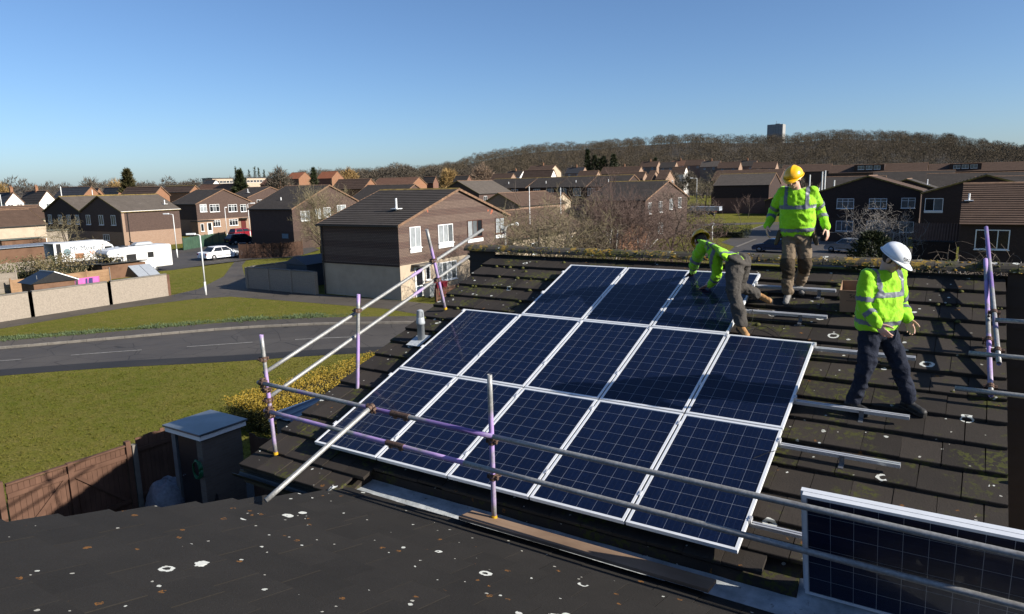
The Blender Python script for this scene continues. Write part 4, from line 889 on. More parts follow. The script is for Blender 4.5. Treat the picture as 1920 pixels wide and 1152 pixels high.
for px, py, w_ in ((406, 419, 1.5), (438, 417, 1.8)): p = onX(px, py, c3[0]); window(h3, '+X', (c3[0] - .008, p[1], p[2]), w_, 1.15, 3, M_UPVC, M_PANE_D, top=.3)
p = onX(457, 424, c3[0]); door(h3, '+X', (c3[0] - .008, p[1], .1), 1.0, 2.1, M_DOORD, False); mm = MB(); mm.box(c3[0], c3[0] + .9, p[1] - .9, p[1] + .9, 2.5, 2.62); mm.build('door_canopy', M_GUTTER, h3)
pa, pb = onX(372, 430, c3[0] + 1.8), onX(401, 430, c3[0] + 1.8); mm = MB(); mm.box(c3[0] - .02, c3[0] + 1.8, pa[1], pb[1], 0, 2.5); mm.build('porch_wall', M_BRICK_PK, h3); mm = MB(); mm.box(c3[0] - .02, c3[0] + 1.95, pa[1] - .15, pb[1] + .15, 2.5, 2.66); mm.build('porch_roof', M_GUTTER, h3)
ym_ = (pa[1] + pb[1]) / 2; door(h3, '+X', (c3[0] + 1.81, pb[1] - .75, .1), 1.0, 2.15, M_DOORW); window(h3, '+X', (c3[0] + 1.815, pa[1] + .75, 1.5), .6, 1.3, 1, M_UPVC, M_PANE_D)
h3b, c = xhouse('brown gable house behind the house with the white porch', (464, 370), (425, 366), (548, 364), (507, 350.5), 168, upper=M_HUNG, rmat=M_R_DARK, ridge=M_RIDGE_O); p = onX(487, 379, c[0]); window(h3b, '+X', (c[0] + .012, p[1], p[2]), 1.6, 1.0, 2)
svent(h3b, (c[0] - 3, c[1] + 2.5, c[2] + 1.0), .8)
h4, c4 = xhouse('dark walled house behind the big bare tree and brown fence', (547, 391), (467, 391.5), (683, 379), (622, 347), 94, lower=M_BRICK_DARK, upper=M_HUNG, split=2.35, rmat=M_R_DARK, ridge=M_RIDGE_O)
for px, w_ in ((572, 1.5), (596, .9), (613, 1.3), (640, 1.6)): p = onX(px, 405 - (px - 572) * .17, c4[0]); window(h4, '+X', (c4[0] + .012, p[1], p[2]), w_, 1.25, 2, M_UPVC, M_PANE_C)
svent(h4, (c4[0] - 4.6, c4[1] + 2.2, c4[2] + .75), .6); mm = MB(); p = onY(535, 443, c4[1]); mm.box(p[0] - .6, p[0] + .6, c4[1] - .03, c4[1], p[2] - .3, p[2] + .3); mm.build('name_plate', plain('blue_plate', (0.10, 0.19, 0.26), .5), h4)
h5, c = xhouse('dark roofed gable house just behind the patterned gable house', (742, 374), (655, 378), (812, 364), (777, 345.5), 124, upper=M_HUNG, rmat=M_R_DARK, ridge=M_RIDGE_O)
# house with lit eave wall, ridge runs away
c = at(898, 363, 150); y2 = onX(960, 360, c[0])[1]; W_ = 11.0; zr = 8.35
h6 = gable_house('grey roofed house with lit brown wall and three white windows behind the patterned gable', c[0] - W_, c[0], c[1], y2, c[2], zr, 'Y', M_BRICK_RD, M_HUNG, 2.6, M_R_GREY, M_RIDGE_O)
for px, py, w_ in ((910, 374, 1.2), (931, 372, 1.3), (949, 371, 1.2)): p = onX(px, py, c[0]); window(h6, '+X', (c[0] + .012, p[1], p[2]), w_, 1.35, 2, M_UPVC, M_PANE_D)
# long dark terrace, divided by its party walls
t0 = at(925, 353, 165); yT = t0[1]
xs = [onY(px, 352, yT)[0] for px in (905, 985, 1045, 1098, 1168)]
for i, (xa, xb, lab) in enumerate(zip(xs, xs[1:], ('leftmost house', 'second house from the left', 'third house from the left', 'right end house'))):
    zr = at(1000, 334.5, 175)[2]; t_ = gable_house('%s of the long dark terrace with white windows beyond the bungalows' % lab, xa, xb - .02, yT + .3 * (i % 2), yT + 11, t0[2], zr + .05 * i, 'X', M_BRICK_DARK, M_HUNG_D, 2.7, M_R_DARK, M_RIDGE_Y, group='houses of the long dark terrace')
    for px in (965, 988, 1005, 1030, 1055, 1082, 1108, 1140):
        x = onY(px, 360, yT)[0]
        if xa + .9 < x < xb - .9: window(t_, '-Y', (x, yT + .3 * (i % 2) - .012, t0[2] - 1.15), 1.75, 1.5, 3, M_UPVC, M_PANE_M)
    svent(t_, ((xa + xb) / 2, yT + 2.2, t0[2] + .55), .8)
h7, c7 = xhouse('grey brown house end with four white windows behind the birch trees', (1210, 375), (1098, 376), (1289, 364), (1249, 339), 90, lower=M_BRICK_DARK, upper=M_HUNG, split=2.5, rmat=M_R_DARK, ridge=M_RIDGE_Y)
for px, py in ((1218, 391), (1238, 388), (1258, 383), (1274, 380)): p = onX(px, py, c7[0]); window(h7, '+X', (c7[0] + .012, p[1], p[2]), 1.15, 1.4, 2, M_UPVC, M_PANE_M)
p = onX(1238, 434, c7[0]); window(h7, '+X', (c7[0] - .008, p[1], 1.5), 1.7, 1.4, 2, M_UPVC, M_PANE_C)
# bungalows among the trees
def bungalow(label, F, Lp, Rp, P, D, wall, rmat, win=()):
    h, c = xhouse(label, F, Lp, Rp, P, D, lower=wall, upper=wall, split=.4, rmat=rmat, ridge=M_RIDGE_O, name='bungalow', cat='bungalow')
    for px, py, w_, h_ in win: p = onX(px, py, c[0]); window(h, '+X', (c[0] + .012, p[1], p[2]), w_, h_, 2, M_UPVC, M_PANE_M)
    return h, c
def ybungalow(label, p0, px1, D, wdt, rise, wall, rmat):
    c = at(*p0, D); y1 = onX(px1, p0[1] - 14, c[0])[1]; h = gable_house(label, c[0] - wdt, c[0], c[1], y1, c[2], c[2] + rise, 'Y', wall, wall, .4, rmat, M_RIDGE_O, name='bungalow', cat='bungalow')
    for k in (.25, .7): window(h, '+X', (c[0] + .012, c[1] + (y1 - c[1]) * k, 1.45), 1.5, 1.1, 2, M_UPVC, M_PANE_M)
    return h
b1 = ybungalow('brown roofed bungalow with cream wall just beyond the mossy ridge', (962, 447), 1105, 66, 9.0, 2.3, M_RENDER, M_R_BROWN)
b2, cb2 = bungalow('orange brick gabled bungalow behind the birch trunks', (1160, 445), (1068, 450), (1217, 437), (1191, 413), 74, M_BRICK_OR, M_R_BROWN)
b3 = ybungalow('brown roofed bungalow with peach walls below the long dark terrace', (975, 386), 1060, 112, 8.0, 2.0, M_BRICK_PK, M_R_BROWN)
b4, cb4 = bungalow('low peach walled bungalow with brown hipped looking roof beside the pale post', (1040, 378), (985, 380), (1070, 374), (1052, 362), 135, M_RENDER, M_R_BROWN)
b5, cb5 = bungalow('brown roofed bungalow half hidden by grey branches', (1110, 408), (1040, 413), (1180, 400), (1133, 387), 96, M_BRICK_PK, M_R_BROWN)
# ---- right hand side
c = zp(1440, 401); YR0 = c[1]; xa, xb = onY(1337, 400, YR0)[0], onY(1440, 400, YR0)[0]; ze = onY(1390, 347, YR0)[2]
r0 = gable_house('dark brown house with yellow lichened ridge standing on the green', xa, xb, YR0, YR0 + 11, ze, ze + 2.35, 'X', M_BRICK_RD, M_HUNG_D, 3.3, M_R_GREY, M_RIDGE_Y)
window(r0, '+X', (xb + .012, YR0 + 2.0, 1.9), 1.2, 1.9, 2); 
YR1 = 94.0
def yg(px, py, Y): return onY(px, py, Y)
a_, b_, p_ = yg(1533, 360, YR1), yg(1727, 362, YR1), yg(1622, 330, YR1)
r1 = gable_house('dark gabled house with three white upper windows behind the bare tree', a_[0], b_[0], YR1, YR1 + 9.5, a_[2], p_[2], 'Y', M_BRICK_DARK, M_HUNG_D, 2.4, M_R_BROWN, M_RIDGE_O)
for px, py, w_, li in ((1585, 382, 2.0, 3), (1646, 382, 2.0, 3), (1703, 381, 1.5, 2)): p = yg(px, py, YR1); window(r1, '-Y', (p[0], YR1 - .012, p[2]), w_, 1.25, li, M_UPVC, M_PANE_M, top=.35)
for px, py, w_, li in ((1583, 424, 2.0, 3), (1643, 424, 2.2, 3), (1700, 426, 1.5, 2)): p = yg(px, py, YR1); window(r1, '-Y', (p[0], YR1 + .008, p[2]), w_, 1.3, li, M_UPVC, M_PANE_M)
YR2 = 84.0; a_, p_ = yg(1729, 362, YR2), yg(1850, 328, YR2); hw = p_[0] - a_[0]
r2 = gable_house('dark gabled house with one white window between the bare tree and the tiled slope', a_[0], a_[0] + 2 * hw, YR2, YR2 + 9, a_[2], p_[2], 'Y', M_BRICK_DARK, M_HUNG_D, 2.4, M_R_BROWN, M_RIDGE_O)
p = yg(1751, 384, YR2); window(r2, '-Y', (p[0], YR2 - .012, p[2]), 1.7, 1.35, 2, M_UPVC, [M_PANE_D, M_PANE_M], apron=.15); downpipe(r2, a_[0] + .1, YR2 - .07, 0, 5)
for k, (px, py, D_, hw_, lab) in enumerate(((1505, 352, 150, 7, 'dark house roof behind the yellow hat worker'), (1700, 336, 118, 6.5, 'dark gabled roof behind the gap between the two dark gables'), (1885, 338, 125, 7, 'dark gabled roof at the right edge behind the tiled slope'))):
    q = at(px, py, D_); rr = gable_house(lab, q[0] - hw_, q[0] + hw_, q[1], q[1] + 10, q[2] - 2.4, q[2], 'Y', M_BRICK_DARK, M_HUNG_D, 2.4, M_R_DARK, M_RIDGE_O, courses=False); svent(rr, (q[0] + 2.5, q[1] + 3, q[2] - .9), .8)
# tiled slope house at right
YR3 = 57.0; e_ = yg(1799, 418, YR3); k_ = onY(1799, 345, YR3 + 6.2)
r3 = empty('house', (0, 0, 0), 0, 'house at right with long tiled slope facing the roof and wide white window', 'house')
mm = MB(); mm.box(e_[0] + .1, 32, YR3, YR3 + 12.4, 0, e_[2]); mm.prism([(e_[0] + .1, YR3, e_[2]), (e_[0] + .1, YR3 + 12.4, e_[2]), (e_[0] + .1, YR3 + 6.2, k_[2] - .1)], (32 - e_[0] - .1, 0, 0)); mm.build('wall', M_HUNG_D, r3)
mm = MB(); slope_courses(mm, (e_[0], YR3 - .3, e_[2] - .12), (32.2, YR3 - .3, e_[2] - .12), (e_[0], YR3 + 6.2, k_[2]), (32.2, YR3 + 6.2, k_[2]), .06, .36); slope_courses(mm, (32.2, YR3 + 12.7, e_[2] - .12), (e_[0], YR3 + 12.7, e_[2] - .12), (32.2, YR3 + 6.2, k_[2]), (e_[0], YR3 + 6.2, k_[2]), .05, .36); ro3 = mm.build('roof', M_R_BROWN, r3)
mm = MB(); mm.prism([(e_[0] - .02, YR3 + 6.0, k_[2] - .02), (e_[0] - .02, YR3 + 6.2, k_[2] + .1), (e_[0] - .02, YR3 + 6.4, k_[2] - .02)], (22, 0, 0)); mm.build('ridge', M_RIDGE_O, ro3)
q = onY(1828, 449, YR3); q2 = onY(1893, 449, YR3); window(r3, '-Y', ((q[0] + q2[0]) / 2, YR3 - .012, q[2]), q2[0] - q[0], 1.45, 3, M_UPVC, M_PANE_D, fw=.07)
sv = onY(1817, 374, YR3 + 3.2); svent(r3, (sv[0], sv[1], sv[2] - .1), .55)
# pantiled lean-to in front of the dark gable
YL = 60.0; l0, l1 = onY(1709, 451, YL), onY(1797, 451, YL); lt = empty('lean_to', (0, 0, 0), 0, 'small lean to with corrugated clay pantile roof beside the tiled slope house', 'lean-to')
zt = onY(1720, 419, YL + 3.0)[2]; mm = MB(); mm.box(l0[0] + .1, l1[0] - .1, YL + .15, YL + 3.2, 0, l0[2] - .1); mm.build('wall', M_HUNG_D, lt); V = []; nx = 96; ny = 9
for j in range(ny + 1):
    for i in range(nx + 1): V.append((l0[0] + (l1[0] - l0[0]) * i / nx, YL + 3.0 * j / ny, l0[2] + (zt - l0[2]) * j / ny + .045 * math.sin(i / nx * 2 * math.pi * 16) + (.03 if 1 else 0)))
    if j < ny:
        for i in range(nx + 1): V.append((l0[0] + (l1[0] - l0[0]) * i / nx, YL + 3.0 * (j + .97) / ny, l0[2] + (zt - l0[2]) * (j + .97) / ny + .045 * math.sin(i / nx * 2 * math.pi * 16) - .02))
nr2 = 2 * ny + 1; Fq = [(j * (nx + 1) + i, j * (nx + 1) + i + 1, (j + 1) * (nx + 1) + i + 1, (j + 1) * (nx + 1) + i) for j in range(nr2 - 1) for i in range(nx)]; link('roof', np_mesh('pantiles', V, Fq, M_R_RED, True), lt)

# ------------------------------------------------------------------ gate, fences, store, hedge below the roof
GX = -10.8
fg = empty('fence_gate', (GX, 0, 0), 0, 'pair of brown boarded timber gates with diagonal braces beside the lawn', 'gate')
def boards(parent, p0, d, n, w, h, z0, mat, th=.02, name='board', gap=.006, jit=.02, sd=3):
    rg = random.Random(sd); d = Vector(d); q = Vector((-d.y, d.x, 0))
    Mx0 = Matrix(((d.x, q.x, 0, 0), (d.y, q.y, 0, 0), (0, 0, 1, 0), (0, 0, 0, 1)))
    mb = MB(); mb.box(0, w - gap, 0, th, 0, h); me = mb.mesh(name, mat)
    for i in range(n):
        o = link(name, me, parent); o.matrix_basis = Matrix.Translation(Vector(p0) + d * (w * i) + q * rg.uniform(-.003, .003)) @ Mx0 @ Matrix.Diagonal((1, 1, 1 + rg.uniform(-jit, jit), 1)); 
fgp = (0, 0, 0)
for leaf in range(2):
    y = .62 + leaf * 1.32
    boards(fg, (0, y, .06), (0, 1, 0), 11, .118, 1.66, 0, M_GATE, sd=leaf + 1)
    for z in (.25, 1.42): m = MB(); m.box(.004, .045, y, y + 1.29, z, z + .11); m.build('rail', M_GATE, fg)
    m = MB(); a, b = ((y + .08, .36), (y + 1.2, 1.42)); s_ = 1 if leaf == 0 else -1
    if leaf: a, b = (y + 1.2, .36), (y + .08, 1.42)
    m.prism([(.006, a[0] - .06, a[1]), (.006, a[0] + .06, a[1]), (.006, b[0] + .06, b[1]), (.006, b[0] - .06, b[1])], (.036, 0, 0)); m.build('brace', M_GATE, fg)
    m = MB(); m.box(-.03, .06, y, y + 1.29, 1.725, 1.765); m.build('capping', M_GATE, fg)
for y in (.50, 1.93, 3.30): m = MB(); m.box(-.05, .07, y - .06, y + .06, 0, 1.85 if y != 1.93 else 1.78); m.build('post', M_GATE, fg)
m = MB(); m.box(-.05, .09, 3.38, 3.50, 0, 1.72); tag(m.build('concrete_post', M_CONC), 'pale concrete post at the end of the timber gates', 'post').location = (GX, 0, 0)
ff = empty('fence', (GX, 3.52, 0), 0, 'dark close boarded fence between the gates and the brick store', 'fence'); boards(ff, (0, 0, .02), (0, 1, 0), 10, .11, 1.86, 0, M_GATE, sd=7)
for z in (.3, 1.5): m = MB(); m.box(.022, .06, 0, 1.1, z, z + .1); m.build('rail', M_GATE, ff)
ff = empty('fence', (-8.2, 4.95, 0), 0, 'dark shaded fence running from the brick store towards the house', 'fence'); boards(ff, (0, 0, .02), (1, 0, 0), 50, .125, 1.95, 0, M_GATE, sd=8)
ff = empty('palisade_fence', (-10.9, -2.2, 0), 0, 'low dark paling fence at the lower left edge', 'fence'); boards(ff, (0, 0, .02), (0, 1, 0), 22, .115, 1.25, 0, M_GATE, gap=.035, sd=9)
# brick store with flat roof
st = empty('brick_store', (0, 0, 0), 0, 'narrow brick store with blue grey flat roof and white fascia by the gates', 'shed')
sx0, sx1, sy0, sy1 = -9.62, -8.38, 3.78, 4.86
M_BRICK_GR = brick_mat('grey_buff_brick', (0.22, 0.18, 0.15), (0.18, 0.145, 0.12), (0.20, 0.18, 0.16))
m = MB(); m.box(sx0, sx1 - .0, sy0 + .12, sy1, 0, 2.18); m.build('wall', M_BRICK_GR, st); m = MB(); m.box(sx0, sx0 + .16, sy0, sy0 + .12, 0, 2.18); m.build('jamb', plain('grey_jamb', (0.16, 0.165, 0.17), .6), st); m = MB(); m.box(sx1 - .22, sx1, sy0, sy0 + .12, 0, 2.18); m.build('jamb', M_BRICK_GR, st)
m = MB(); m.box(sx0 + .23, sx1 - .23, sy0 + .03, sy0 + .075, .02, 2.1); d_ = m.build('door', plain('black_door', (0.012, 0.012, 0.014), .5), st); m = MB(); m.tube((sx0 + .36, sy0 + .03, 1.1), (sx0 + .36, sy0 - .02, 1.1), .02); m.build('handle', M_STEEL, d_)
m = MB(); m.box(sx0 - .09, sx1 + .09, sy0 - .09, sy1 + .09, 2.18, 2.30); m.build('fascia', M_UPVC, st)
t = NT('blue_grey_felt'); n = t.noise(1.6, 5, .6); t.set(t.ramp(n, [(.35, (0.075, 0.09, 0.11)), (.65, (0.15, 0.17, 0.20))]), .28, 0, .5); M_FELT = t.m
m = MB(); m.box(sx0 - .13, sx1 + .13, sy0 - .13, sy1 + .13, 2.30, 2.35); m.build('roof', M_FELT, st, bevel=.01)
hs = empty('hose', (sx1 - .11, sy0 - .06, 1.45), 0, 'green garden hose hanging on the brick store', 'hose'); m = MB()
for k in range(6):
    P = [Vector((.17 * math.cos(a) * (1 - .05 * k), -.02 - .012 * k, .22 * math.sin(a) + .02 * math.sin(3 * a + k))) for a in [2 * math.pi * i / 20 for i in range(21)]]; m.path(P, .012, 5)
m.build('coil', plain('green_hose', (0.02, 0.16, 0.07), .45), hs, True)
def lump(name, label, cat, loc, r, mat, sd=1, n=(14, 22), squash=1.0, amp=.14):
    rg = random.Random(sd); m = MB(); V = []; nz, na = n; ph = [rg.uniform(0, 6) for _ in range(8)]
    for i in range(nz + 1):
        th = math.pi * .5 * i / nz
        for j in range(na):
            a = 2 * math.pi * j / na; k = 1 + amp * (math.sin(3 * a + ph[0] + 4 * th) * .5 + math.sin(5 * a + ph[1] - 3 * th) * .35 + math.sin(9 * a + 7 * th + ph[2]) * .25)
            V.append((r[0] * math.cos(a) * math.cos(th) ** .55 * k, r[1] * math.sin(a) * math.cos(th) ** .55 * k, r[2] * math.sin(th) ** squash * (1 + .06 * math.sin(4 * a + ph[3]))))
    m.add(V, [(i * na + j, i * na + (j + 1) % na, (i + 1) * na + (j + 1) % na, (i + 1) * na + j) for i in range(nz) for j in range(na)]); o = m.build(name, mat, None, True); o.location = loc; return tag(o, label, cat)
p = zp(318, 935, .35); lump('bulk_bag', 'crumpled pale plastic bulk bag on the yard floor', 'bag', (p[0], p[1], 0), (.55, .55, .85), plain('woven_plastic', (0.22, 0.24, 0.28), .5, var=.25, scale=14, bump=.5), 3)
bd_ = MB(); bd_.box(-.02, .02, -.5, .5, 0, .8); o = bd_.build('board_panel', M_BLACKPL); o.location = (-7.9, 3.55, 0); o.rotation_euler = (0, math.radians(12), math.radians(60)); tag(o, 'dark sheet leaning against the brick store', 'board')
# ribbed lean-to roof
lr = empty('lean_to', (0, 0, 0), 0, 'dark blue ribbed lean to roof below the left verge', 'lean-to'); V = []; xs = np.arange(-7.35, -1.6, .04)
prof = [(.018 if (i % 8) in (0, 1) else 0) for i in range(len(xs))]
for y, z in ((4.98, 2.55), (9.2, 2.75)): V += [(x, y, z + q) for x, q in zip(xs, prof)]
nx = len(xs); link('roof', np_mesh('ribbed_sheet', V, [(i, i + 1, nx + i + 1, nx + i) for i in range(nx - 1)], plain('blue_grey_sheet', (0.10, 0.125, 0.17), .35)), lr)
m = MB(); m.box(-7.39, -7.345, 4.95, 9.25, 2.42, 2.62); m.build('edge_trim', M_UPVC, lr); m = MB(); m.box(-7.3, -1.65, 5.1, 9.1, 0, 2.44); m.build('wall', M_BRICK_GR, lr)
# foliage
def leaves_box(n, x0, x1, y0, y1, z0, z1, size, seed, bulge=.12, shell=.75):
    rg = np.random.default_rng(seed); P = rg.random((n, 3)); side = rg.random(n)
    k = rg.integers(0, 5, n); s = rg.random(n) < shell; e = 1 - rg.random(n) ** 2 * .18
    P[:, 2] = np.where(s & (k == 0), e, P[:, 2]); P[:, 0] = np.where(s & (k == 1), e, np.where(s & (k == 2), 1 - e, P[:, 0])); P[:, 1] = np.where(s & (k == 3), e, np.where(s & (k == 4), 1 - e, P[:, 1]))
    P = P * [x1 - x0, y1 - y0, z1 - z0] + [x0, y0, z0]; P += (np.sin(P[:, ::-1] * 2.1 + seed) + np.sin(P[:, [1, 2, 0]] * 5.3)) * bulge * .5; P += rg.normal(0, size * .8, P.shape); return P, rg
def leaf_mesh(name, P, size, mat, rg, asp=.55, upbias=.2):
    n = len(P); a = rg.normal(size=(n, 3)); a[:, 2] += upbias; a /= np.linalg.norm(a, axis=1)[:, None]; b = np.cross(a, rg.normal(size=(n, 3))); b /= np.linalg.norm(b, axis=1)[:, None]
    s = size * rg.uniform(.6, 1.4, n)[:, None]; V = np.stack([P - b * s * asp * .5, P + a * s * .5 + b * s * .1, P + b * s * asp * .5, P - a * s * .5], 1).reshape(-1, 3); F = np.arange(4 * n).reshape(n, 4); return np_mesh(name, V, F, mat)
def leaf_mat(name, a, b, c=None, trans=.15):
    t = NT(name); n = t.noise(1.4, 4, .6); n2 = t.noise(14, 2, .5); col = t.mix(t.ramp(n, [(.38, 0), (.62, 1)]), a, b)
    if c: col = t.mix(t.ramp(n2, [(.5, 0), (.68, .9)]), col, c)
    t.set(col, .65, 0, .3); return t.m
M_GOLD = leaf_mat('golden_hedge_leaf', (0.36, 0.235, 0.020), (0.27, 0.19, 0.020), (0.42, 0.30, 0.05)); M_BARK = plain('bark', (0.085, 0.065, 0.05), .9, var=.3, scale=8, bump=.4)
hg = empty('hedge', (0, 0, 0), 0, 'clipped golden leaved hedge between the lawn and the left verge', 'hedge')
P, rg = leaves_box(52000, -14.0, -11.6, 8.3, 16.2, .12, 1.12, .045, 2, .16); k = P[:, 2] * 1.0
M_HGREEN = leaf_mat('dark_olive_hedge_leaf', (0.055, 0.062, 0.014), (0.085, 0.080, 0.018)); topm = (P[:, 2] > .86); link('foliage', leaf_mesh('foliage', P[topm], .055, M_GOLD, rg), hg); link('shade_toned_foliage', leaf_mesh('foliage', P[~topm], .06, M_HGREEN, rg), hg)  # leaves below the top coloured darker to stand for the hedge's shaded sides
for i in range(7): m = MB(); m.tube((-12.8, 8.8 + i * 1.1, 0), (-12.7, 8.9 + i * 1.1, .7), .05, .03, 6); m.build('stem', M_BARK, hg)
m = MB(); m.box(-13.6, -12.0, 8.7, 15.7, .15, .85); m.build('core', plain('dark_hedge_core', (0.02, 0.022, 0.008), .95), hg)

# ------------------------------------------------------------------ bare trees
def bare_tree(label, base, h, seed, spread=.45, mat=None, twig=None, levels=4, trunk_r=None, stems=1, clear=.28, up=.25, dens=1.0, name='bare_tree', cat='tree', group=None, droop=0.0):
    rg = random.Random(seed); mat = mat or M_BARK; o = empty(name, (base[0], base[1], base[2] if len(base) > 2 else 0), 0, label, cat, group); tr, cr = MB(), MB(); R0 = trunk_r or h * .018
    def grow(p, d, L, r, lv):
        n = 4 if lv < 2 else 3; pts = [p]; q = p; dd = d.copy(); rr = [r]
        for i in range(n):
            dd = (dd + Vector((rg.gauss(0, .13), rg.gauss(0, .13), rg.gauss(0, .08) + up * .12 - droop * .1 * lv))).normalized(); q = q + dd * (L / n); pts.append(q); rr.append(r * (1 - (i + 1) / n * (.55 if lv else .4)))
        (tr if lv == 0 else cr).path(pts, rr, 6 if lv == 0 else (4 if lv == 1 else 3))
        if lv >= levels: return
        kids = max(2, int((5 if lv == 0 else 4.4 if lv < 3 else 4.0) * dens)); a0 = rg.uniform(0, 6.28)
        for k in range(kids):
            s = (clear if lv == 0 else .2) + (1 - (clear if lv == 0 else .2)) * (k + rg.random()) / kids; i = min(n - 1, int(s * n)); f = s * n - i; c = pts[i].lerp(pts[i + 1], f); a = a0 + k * 2.4 + rg.uniform(-.4, .4); ax = dd.orthogonal().normalized(); e = (Matrix.Rotation(a, 3, dd) @ ax)
            nd = (dd * (1 - spread * rg.uniform(.8, 1.3)) + e * (spread * rg.uniform(1.0, 1.9)) + Vector((0, 0, up * .5))).normalized()
            grow(c, nd, L * rg.uniform(.48, .72) * (1.0 if lv else .95), max(.013, rr[i] * rg.uniform(.50, .68)), lv + 1)
    for sidx in range(stems):
        a = 2 * math.pi * sidx / max(1, stems) + rg.random(); d = Vector((math.cos(a) * .22 * (stems > 1), math.sin(a) * .22 * (stems > 1), 1)).normalized(); grow(Vector((math.cos(a) * .15 * (stems > 1), math.sin(a) * .15 * (stems > 1), -.05)), d, h * (.62 if stems == 1 else .7), R0, 0)
    zm = max(v[2] for v in tr.v + cr.v); k = h / zm
    for mb_ in (tr, cr): mb_.v = [(a * k, b * k, c * k) for a, b, c in mb_.v]
    tr.build('trunk', mat, o, True); cr.build('crown', twig or mat, o); return o
M_TWIG = plain('grey_brown_twigs', (0.16, 0.125, 0.095), .9, var=.3, scale=1); M_TWIG_Y = plain('olive_twigs', (0.21, 0.175, 0.10), .9, var=.3, scale=1); M_TWIG_R = plain('reddish_birch_twigs', (0.13, 0.085, 0.070), .9, var=.3, scale=1); M_TWIG_P = plain('pale_grey_branches', (0.30, 0.27, 0.24), .9, var=.3, scale=1)
t = NT('birch_bark'); n = t.noise(3, 4, .6, t.mapping(t.pos(), (2, 2, 9))); t.set(t.ramp(n, [(.42, (0.10, 0.08, 0.07)), (.52, (0.80, 0.76, 0.70))]), .8, 0, .3); M_BIRCH = t.m
def gpt(px, py): p = zp(px, py); return (p[0], p[1], 0)
def top_h(p, py):      # height at which a vertical over p meets image row py
    d = math.hypot(p[0] - CAM[0], p[1] - CAM[1]); lo, hi = -2.0, 60.0
    for _ in range(40):
        mid = (lo + hi) / 2; v = W @ (np.array([p[0], p[1], mid]) - CAM); y = 576 + FPX * v[1] / v[2]
        if y > py: lo = mid
        else: hi = mid
    return lo
p = gpt(130, 482); bare_tree('small bare tree in front of the removal lorry', p, top_h(p, 398), 11, .62, M_BARK, M_TWIG_Y, 4, .10, 2, .25, .1)
p = at(603, 440, 80); p = (p[0], p[1], 0); bare_tree('large bare olive grey tree beside the patterned gable house', p, top_h(p, 330), 5, .46, M_BARK, M_TWIG_Y, 5, .17, 4, .12, .35, 1.0)
for i, (px, D, py, sd, lab, tw, bk, st_, sp, lv) in enumerate((
    (985, 50, 385, 21, 'tangled olive bare shrub at the left of the thicket beyond the ridge', M_TWIG_Y, M_BARK, 4, .6, 4), (1035, 47, 372, 22, 'tall olive bare shrub in the middle of the thicket beyond the ridge', M_TWIG_Y, M_BARK, 4, .55, 4), (1085, 52, 378, 23, 'olive bare shrub between the thicket and the white birch', M_TWIG_Y, M_BARK, 3, .55, 4),
    (1150, 56, 338, 24, 'slender white trunked birch with reddish twigs', M_TWIG_R, M_BIRCH, 3, .30, 5), (1172, 54, 372, 25, 'smaller birch leaning beside the white trunked birch', M_TWIG_R, M_BIRCH, 2, .4, 4), (1258, 60, 348, 26, 'spreading grey brown bare tree in front of the four window house end', M_TWIG, M_BARK, 1, .55, 5), (1222, 50, 410, 27, 'low bare shrub between the birch and the spreading tree', M_TWIG_R, M_BARK, 4, .6, 4), (1295, 58, 395, 30, 'bare reddish shrub at the right of the thicket beside the green', M_TWIG_R, M_BARK, 4, .6, 4), (930, 52, 432, 31, 'small dark bare bush below the patterned gable', M_TWIG, M_BARK, 4, .6, 3),
    (1062, 50, 366, 35, 'brownish bare shrub left of the pale post', M_TWIG, M_BARK, 4, .5, 4), (1112, 53, 362, 36, 'brown bare shrub just left of the white birch', M_TWIG, M_BARK, 3, .5, 4), (1140, 52, 345, 37, 'thin birch behind the slender white birch', M_TWIG_R, M_BIRCH, 2, .34, 5), (1200, 55, 366, 38, 'reddish birch right of the slender white birch', M_TWIG_R, M_BIRCH, 2, .38, 5), 
    (1640, 70, 372, 28, 'pale branched bare tree in front of the dark three window gable', M_TWIG_P, M_TWIG_P, 3, .6, 4), (1322, 172, 318, 29, 'far bare tree at the edge of the car park', M_TWIG_Y, M_BARK, 1, .5, 5), (1690, 66, 420, 32, 'smaller pale bare shrub right of the pale branched tree', M_TWIG_P, M_TWIG_P, 3, .6, 3))):
    q = at(px, 470, D); q = (q[0], q[1], 0); bare_tree(lab, q, max(1.5, top_h(q, py)) * (1.16 if D < 68 else 1.0), sd, sp, bk, tw, lv, .10 if bk is M_BIRCH else .075 if st_ > 1 else .15, st_, .15 if st_ > 1 else .25, .15)
for i, (px, D, sd) in enumerate(((1770, 40, 41), (1815, 37, 42), (1862, 39, 43), (1905, 41, 44))):
    q = at(px, 470, D); q = (q[0], q[1], 0); bare_tree(['leftmost', 'second', 'third', 'rightmost'][i] + ' arching bare bramble bush under the wide white window', q, max(1.2, top_h(q, 452 + 6 * (i % 2))) * 1.0, sd, .85, M_TWIG_P, M_TWIG, 3, .035, 6, .1, -.1, 1.0, 'bramble_bush', 'bush', 'arching bramble bushes', .6)
for i, (px, py0, py1, sd) in enumerate(((1326, 421, 372, 51), (1339, 412, 372, 52), (1388, 424, 368, 53), (1402, 410, 362, 54))):
    q = gpt(px, py0); bare_tree(['leftmost', 'second', 'third', 'tallest'][i] + ' thin sapling on the green by the dark brown house', q, top_h(q, py1), sd, .3, M_TWIG, M_TWIG_R, 3, .05, 1, .5, .4, 1.0, 'sapling', 'tree', 'saplings on the green')
